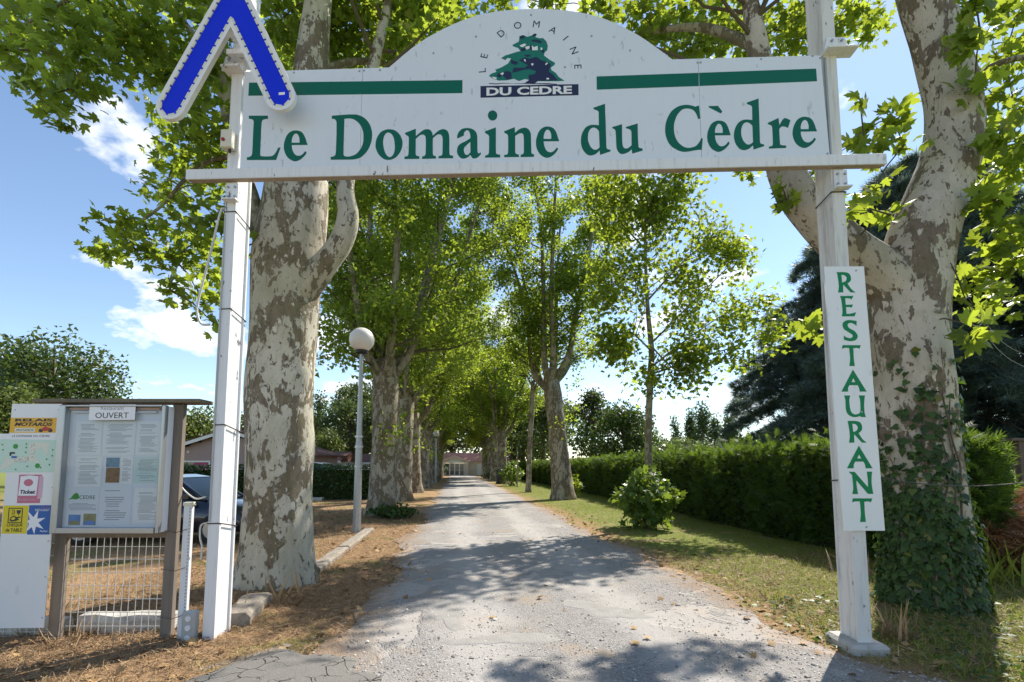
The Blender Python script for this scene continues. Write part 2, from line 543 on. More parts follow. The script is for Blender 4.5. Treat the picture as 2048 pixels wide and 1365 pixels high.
class MB:
    """collects shapes into one mesh"""
    def __init__(self):
        self.v = []
        self.f = []

    def add(self, vs, fs):
        k = len(self.v)
        self.v.extend([tuple(map(float, q)) for q in vs])
        self.f.extend([tuple(i + k for i in q) for q in fs])
        return self

    def box(self, c, s, rz=0.0, bev=0.0):
        hx, hy, hz = s[0] / 2, s[1] / 2, s[2] / 2
        ca, sa = math.cos(rz), math.sin(rz)
        if bev <= 0:
            pts = [(x * hx, y * hy, z * hz) for z in (-1, 1) for (x, y) in ((-1, -1), (1, -1), (1, 1), (-1, 1))]
            fs = [(3, 2, 1, 0), (4, 5, 6, 7), (0, 1, 5, 4), (1, 2, 6, 5), (2, 3, 7, 6), (3, 0, 4, 7)]
        else:
            b_ = min(bev, hx * .9, hy * .9, hz * .9)
            pts, fs = [], []
            rings = [(-hz, b_), (-hz + b_, 0), (hz - b_, 0), (hz, b_)]
            for z, i in rings:
                pts += [(-hx + b_, -hy + i, z), (hx - b_, -hy + i, z), (hx - i, -hy + b_, z), (hx - i, hy - b_, z),
                        (hx - b_, hy - i, z), (-hx + b_, hy - i, z), (-hx + i, hy - b_, z), (-hx + i, -hy + b_, z)]
            for r_ in range(3):
                for j in range(8):
                    a_, b2 = r_ * 8 + j, r_ * 8 + (j + 1) % 8
                    fs.append((a_, b2, b2 + 8, a_ + 8))
            fs.append(tuple(range(7, -1, -1)))
            fs.append(tuple(range(24, 32)))
        pts = [(c[0] + x * ca - y * sa, c[1] + x * sa + y * ca, c[2] + z) for x, y, z in pts]
        return self.add(pts, fs)

    def tube(self, path, radii, n=10, cap=True, jitter=None):
        P = np.asarray(path, float)
        k = len(P)
        rr = np.full(k, radii, float) if np.isscalar(radii) else np.asarray(radii, float)
        T = np.gradient(P, axis=0)
        T /= np.linalg.norm(T, axis=1)[:, None] + 1e-9
        a = np.array([1., 0, 0]) if abs(T[0][0]) < 0.8 else np.array([0., 1, 0])
        a -= T[0] * (a @ T[0])
        a /= np.linalg.norm(a)
        vs = []
        ang = np.arange(n) * 2 * math.pi / n
        for i in range(k):
            a = a - T[i] * (a @ T[i])
            a /= np.linalg.norm(a) + 1e-9
            bb = np.cross(T[i], a)
            r_ = rr[i] * np.ones(n) if jitter is None else rr[i] * jitter(P[i], ang, i)
            vs.append(P[i] + np.outer(np.cos(ang) * r_, a) + np.outer(np.sin(ang) * r_, bb))
        vs = np.concatenate(vs)
        fs = []
        for i in range(k - 1):
            for j in range(n):
                j2 = (j + 1) % n
                fs.append((i * n + j, i * n + j2, (i + 1) * n + j2, (i + 1) * n + j))
        if cap:
            fs.append(tuple(range(n - 1, -1, -1)))
            fs.append(tuple((k - 1) * n + j for j in range(n)))
        return self.add(vs, fs)

    def bar(self, a, b_, r, n=6):
        return self.tube([a, b_], r, n)

    def lathe(self, prof, c=(0, 0, 0), n=24):
        vs, fs = [], []
        for r_, z in prof:
            for j in range(n):
                an = 2 * math.pi * j / n
                vs.append((c[0] + r_ * math.cos(an), c[1] + r_ * math.sin(an), c[2] + z))
        for i in range(len(prof) - 1):
            for j in range(n):
                j2 = (j + 1) % n
                fs.append((i * n + j, i * n + j2, (i + 1) * n + j2, (i + 1) * n + j))
        fs.append(tuple(range(n - 1, -1, -1)))
        fs.append(tuple((len(prof) - 1) * n + j for j in range(n)))
        return self.add(vs, fs)

    def prism_xz(self, poly, y0, y1):
        """polygon in x,z (counter-clockwise seen from -y), extruded from y0 (front) to y1 (back); convex or mildly concave"""
        n = len(poly)
        vs = [(x, y0, z) for x, z in poly] + [(x, y1, z) for x, z in poly]
        fs = [tuple(range(n)), tuple(range(2 * n - 1, n - 1, -1))]
        fs += [(j, j + n, (j + 1) % n + n, (j + 1) % n) for j in range(n)]
        return self.add(vs, fs)

    def build(self, name, mat, parent=None, smooth=False, loc=None):
        me = bpy.data.meshes.new(name)
        me.from_pydata(self.v, [], self.f)
        me.materials.append(M(mat) if isinstance(mat, str) else mat)
        if smooth:
            me.polygons.foreach_set('use_smooth', [True] * len(me.polygons))
        me.update()
        o = bpy.data.objects.new(name, me)
        link(o, parent)
        if loc is not None:
            o.location = tuple(loc)
        return o


def np_mesh(name, V, F, mat, parent=None, smooth=False):
    """fast mesh from numpy verts (n,3) and triangles/quads (m,k)"""
    me = bpy.data.meshes.new(name)
    V = np.ascontiguousarray(V, np.float32)
    F = np.ascontiguousarray(F, np.int32)
    me.vertices.add(len(V))
    me.vertices.foreach_set('co', V.ravel())
    k = F.shape[1]
    me.loops.add(F.size)
    me.loops.foreach_set('vertex_index', F.ravel())
    me.polygons.add(len(F))
    me.polygons.foreach_set('loop_start', np.arange(0, F.size, k, dtype=np.int32))
    if smooth:
        me.polygons.foreach_set('use_smooth', np.ones(len(F), bool))
    me.update(calc_edges=True)
    me.materials.append(M(mat))
    o = bpy.data.objects.new(name, me)
    return link(o, parent)


def flat_shape(name, contours, mat, parent, y=0.0, th=0.002, kind=None):
    """filled outline with holes in local x,z, th thick towards the viewer (-y) from plane y"""
    cu = bpy.data.curves.new('outline', 'CURVE')
    cu.dimensions = '2D'
    cu.fill_mode = 'BOTH'
    cu.extrude = th / 2
    for c in contours:
        sp = cu.splines.new('POLY')
        sp.points.add(len(c) - 1)
        for i, (x, z) in enumerate(c):
            sp.points[i].co = (x, z, 0, 1)
        sp.use_cyclic_u = True
    return _curve_to_mesh(name, cu, mat, parent, y, th)


def _curve_to_mesh(name, cu, mat, parent, y, th):
    tmp = bpy.data.objects.new('outline', cu)
    me = bpy.data.meshes.new_from_object(tmp)
    me.name = name
    n = len(me.vertices)
    co = np.empty(n * 3, np.float32)
    me.vertices.foreach_get('co', co)
    co = co.reshape(-1, 3)
    new = np.stack([co[:, 0], y - th / 2 - co[:, 2], co[:, 1]], 1)
    me.vertices.foreach_set('co', new.astype(np.float32).ravel())
    me.materials.clear()
    me.materials.append(M(mat))
    me.update()
    bpy.data.objects.remove(tmp)
    bpy.data.curves.remove(cu)
    o = bpy.data.objects.new(name, me)
    return link(o, parent)


def text(name, s, size, x, z, mat, parent, y=0.0, th=0.0015, rot=0.0, align='CENTER', sx=1.0, bold=0.0, shear=0.0, fit=None):
    cu = bpy.data.curves.new('text', 'FONT')
    cu.body = s
    cu.size = size
    cu.align_x = align
    cu.align_y = 'CENTER'
    cu.extrude = th / 2
    cu.offset = bold
    cu.shear = shear
    cu.resolution_u = 3
    o = _curve_to_mesh(name, cu, mat, parent, 0, th)
    co = np.empty(len(o.data.vertices) * 3, np.float32)
    o.data.vertices.foreach_get('co', co)
    co = co.reshape(-1, 3)
    if fit:
        w_ = co[:, 0].max() - co[:, 0].min()
        h_ = co[:, 2].max() - co[:, 2].min()
        cx_, cz_ = (co[:, 0].max() + co[:, 0].min()) / 2, (co[:, 2].max() + co[:, 2].min()) / 2
        X = (co[:, 0] - cx_) * fit[0] / w_
        Zz = (co[:, 2] - cz_) * (fit[1] / h_ if fit[1] else fit[0] / w_)
    else:
        X, Zz = co[:, 0] * sx, co[:, 2]
    ca, sa = math.cos(rot), math.sin(rot)
    out = np.stack([x + X * ca - Zz * sa, co[:, 1] + y, z + X * sa + Zz * ca], 1)
    o.data.vertices.foreach_set('co', out.astype(np.float32).ravel())
    o.data.update()
    return o


# ------------------------------------------------------------------ foliage
def leaf_template(kind):
    if kind == 'plane':
        half = [(0.22, -0.05), (0.52, 0.10), (0.31, 0.29), (0.50, 0.60), (0.17, 0.57)]
        out = [(0, 0)] + half + [(0, 1.0)] + [(-x, y) for x, y in reversed(half)]
        pts = [(0, 0.32)] + out
        V = np.array([(x, y, -0.16 * abs(x) - 0.12 * y * y) for x, y in pts])
        n = len(out)
        F = np.array([(0, 1 + i, 1 + (i + 1) % n) for i in range(n)])
    elif kind == 'plane_hi':
        half = [(0.10, -0.06), (0.24, -0.04), (0.36, 0.04), (0.54, 0.07), (0.45, 0.19), (0.33, 0.29), (0.45, 0.40), (0.46, 0.50), (0.53, 0.66), (0.38, 0.62), (0.29, 0.56), (0.17, 0.53), (0.20, 0.72), (0.09, 0.84)]
        out = [(0, 0)] + half + [(0, 1.02)] + [(-x, y) for x, y in reversed(half)]
        pts = [(0, 0.32)] + out
        V = np.array([(x, y, -0.24 * abs(x) - 0.14 * y * y + 0.025 * math.sin(9 * x + 5 * y)) for x, y in pts])
        n = len(out)
        F = np.array([(0, 1 + i, 1 + (i + 1) % n) for i in range(n)])
    elif kind == 'star':
        out = [(0, 0), (0.46, 0.12), (0.24, 0.42), (0, 1.0), (-0.24, 0.42), (-0.46, 0.12)]
        V = np.array([(x, y, -0.15 * abs(x) - 0.12 * y * y) for x, y in out])
        F = np.array([(0, 1, 2), (0, 2, 3), (0, 3, 4), (0, 4, 5)])
    elif kind == 'ivy':
        out = [(0, 0), (0.34, -0.06), (0.46, 0.22), (0.24, 0.5), (0, 0.95), (-0.24, 0.5), (-0.46, 0.22), (-0.34, -0.06)]
        pts = [(0, 0.25)] + out
        V = np.array([(x, y, -0.10 * abs(x) - 0.08 * y * y) for x, y in pts])
        F = np.array([(0, 1 + i, 1 + (i + 1) % 8) for i in range(8)])
    elif kind == 'oval':
        out = [(0, 0), (0.24, 0.28), (0.22, 0.62), (0, 1.0), (-0.22, 0.62), (-0.24, 0.28)]
        V = np.array([(x, y, -0.2 * abs(x) - 0.08 * y * y) for x, y in out])
        F = np.array([(0, 1, 2), (0, 2, 3), (0, 3, 4), (0, 4, 5)])
    elif kind == 'blade':
        V = np.array([(-0.035, 0, 0), (0.035, 0, 0), (0.022, 0.55, 0.0), (-0.022, 0.55, 0.0), (0, 1.0, -0.18)])
        F = np.array([(0, 1, 2), (0, 2, 3), (3, 2, 4)])
    elif kind == 'needle':
        V = np.array([(-0.02, 0, 0), (0.02, 0, 0), (0.0, 1.0, 0.0)])
        F = np.array([(0, 1, 2)])
    elif kind == 'spray':
        V, F = [], []
        def blade(x, y, a, l, w):
            k = len(V)
            dx, dy = math.sin(a), math.cos(a)
            V.extend([(x - dy * w, y + dx * w, 0), (x + dy * w, y - dx * w, 0), (x + dx * l, y + dy * l, -0.12 * l)])
            F.append((k, k + 1, k + 2))
        blade(0, 0, 0, 1.0, 0.055)
        for yy, aa, ll in ((0.18, 0.75, 0.42), (0.36, 0.65, 0.42), (0.55, 0.6, 0.34)):
            blade(0, yy, aa, ll, 0.05)
            blade(0, yy + 0.04, -aa, ll, 0.05)
        V, F = np.array(V), np.array(F)
    elif kind == 'tuft':
        V, F = [], []
        for i, (aa, el) in enumerate([(-1.1, .1), (-.6, .25), (-.15, .0), (.25, .3), (.7, .1), (1.15, .2), (.0, .5)]):
            k = len(V)
            dx, dy = math.sin(aa), math.cos(aa)
            w = 0.05
            V.extend([(-dy * w, dx * w, 0), (dy * w, -dx * w, 0), (dx, dy, el - .15)])
            F.append((k, k + 1, k + 2))
        V, F = np.array(V), np.array(F)
    return V, F


def leaves(P, size, kind, rng, up=0.9, wild=0.75, out_dir=None, tipdir=None, tipw=1.0):
    """oriented copies of a leaf template at points P; returns V,F"""
    V, F = leaf_template(kind)
    N = len(P)
    nrm = rng.normal(0, wild, (N, 3))
    nrm[:, 2] += up
    if out_dir is not None:
        nrm += out_dir
    nrm /= np.linalg.norm(nrm, axis=1)[:, None] + 1e-9
    tip = rng.normal(0, 1, (N, 3))
    if tipdir is not None:
        tip = tip * 0.5 + tipdir * tipw
    tip -= nrm * np.sum(tip * nrm, 1)[:, None]
    tip /= np.linalg.norm(tip, axis=1)[:, None] + 1e-9
    sid = np.cross(tip, nrm)
    sz = np.asarray(size)
    if sz.ndim == 0:
        sz = np.full(N, float(sz))
    W = (V[None, :, 0:1] * sid[:, None, :] + V[None, :, 1:2] * tip[:, None, :] + V[None, :, 2:3] * nrm[:, None, :]) * sz[:, None, None] + P[:, None, :]
    nv = len(V)
    FF = F[None, :, :] + (np.arange(N) * nv)[:, None, None]
    return W.reshape(-1, 3), FF.reshape(-1, F.shape[1])


def join_vf(parts):
    Vs, Fs, k = [], [], 0
    for V, F in parts:
        Vs.append(V)
        Fs.append(F + k)
        k += len(V)
    return np.concatenate(Vs), np.concatenate(Fs)


def seg_points(segs, per, spread, rng):
    """points scattered round twig segments"""
    A = np.array([s[0] for s in segs])
    B = np.array([s[1] for s in segs])
    idx = np.repeat(np.arange(len(segs)), per)
    f = rng.uniform(0.1, 1.08, len(idx))
    Pn = A[idx] + (B - A)[idx] * f[:, None]
    return Pn + np.clip(rng.normal(0, 1, Pn.shape), -1.9, 1.9) * spread


def interp_path(path, n):
    P = np.asarray(path, float)
    k = len(P)
    t = np.linspace(0, k - 1, n)
    out = []
    for x in t:
        i = min(int(x), k - 2)
        f = x - i
        p0, p1, p2, p3 = P[max(i - 1, 0)], P[i], P[i + 1], P[min(i + 2, k - 1)]
        out.append(0.5 * ((2 * p1) + (-p0 + p2) * f + (2 * p0 - 5 * p1 + 4 * p2 - p3) * f * f + (-p0 + 3 * p1 - 3 * p2 + p3) * f ** 3))
    return np.array(out)


def bumpy(seed, amp=0.07, flare=0.0, knots=()):
    rs = np.random.RandomState(seed)
    ph = rs.uniform(0, 6.28, 8)
    def j(p, ang, i):
        z = p[2]
        r_ = 1 + amp * (np.sin(2 * ang + ph[0] + z * 0.9) * 0.5 + np.sin(3 * ang + ph[1] - z * 1.3) * 0.45
                        + np.sin(5 * ang + ph[2] + z * 2.1) * 0.28 + np.sin(z * 3.7 + ph[3] + ang) * 0.3 + np.sin(7 * ang + z * 5 + ph[4]) * 0.15)
        if flare:
            r_ = r_ + flare * math.exp(-max(z, 0) / 0.28) * (1 + 0.45 * np.sin(4 * ang + ph[5]))
        for kz, ka, kr, kw in knots:
            da = np.arctan2(np.sin(ang - ka), np.cos(ang - ka))
            r_ = r_ + kr * np.exp(-((z - kz) / kw) ** 2 - (da / 0.35) ** 2)
        return r_
    return j


def branch_out(limbs, rng, n_sub, sub_len, f0=0.25, spread_up=0.25, twigs=3, r0=0.035):
    """side branches and twigs from limb paths: returns list of (path, r) and list of leaf-bearing segments"""
    subs, segs = [], []
    for path in limbs:
        P = interp_path(path, 24)
        for _ in range(n_sub):
            f = f0 + (1 - f0) * rng.uniform() ** 0.8
            i = min(int(f * 23), 22)
            p = P[i]
            tan = P[i + 1] - P[i]
            tan /= np.linalg.norm(tan) + 1e-9
            dr = rng.normal(0, 1, 3)
            dr -= tan * (dr @ tan)
            dr /= np.linalg.norm(dr) + 1e-9
            dr = dr * 0.9 + tan * 0.45 + np.array([0, 0, spread_up])
            dr /= np.linalg.norm(dr)
            L = sub_len * rng.uniform(0.5, 1.15) * (1.15 - 0.55 * f)
            b1 = p + dr * L * 0.5 + rng.normal(0, 0.06 * L, 3)
            b2 = p + dr * L + rng.normal(0, 0.10 * L, 3) + np.array([0, 0, 0.05 * L])
            subs.append((np.array([p, b1, b2]), r0 * (1.2 - 0.7 * f)))
            segs.append((b1, b2))
            for _k in range(twigs):
                q = p + (b2 - p) * rng.uniform(0.3, 1.0)
                d2 = rng.normal(0, 1, 3) * 0.8 + dr * 0.5 + np.array([0, 0, -0.1])
                d2 /= np.linalg.norm(d2)
                e = q + d2 * L * rng.uniform(0.25, 0.5)
                segs.append((q, e))
    return subs, segs


def wood_twigs(mb, subs, n=5):
    for path, r_ in subs:
        mb.tube(path, [r_, r_ * 0.7, r_ * 0.3], n, cap=False)


def tree_copy(src, loc, rz, scale, label, group):
    r_ = src.copy()
    COL.objects.link(r_)
    r_.location = tuple(loc)
    r_.rotation_euler = (0, 0, rz)
    r_.scale = (scale[0], scale[0], scale[1])
    r_['label'] = label
    r_['group'] = group
    for ch in list(src.children):
        c = ch.copy()
        COL.objects.link(c)
        c.parent = r_
    return r_

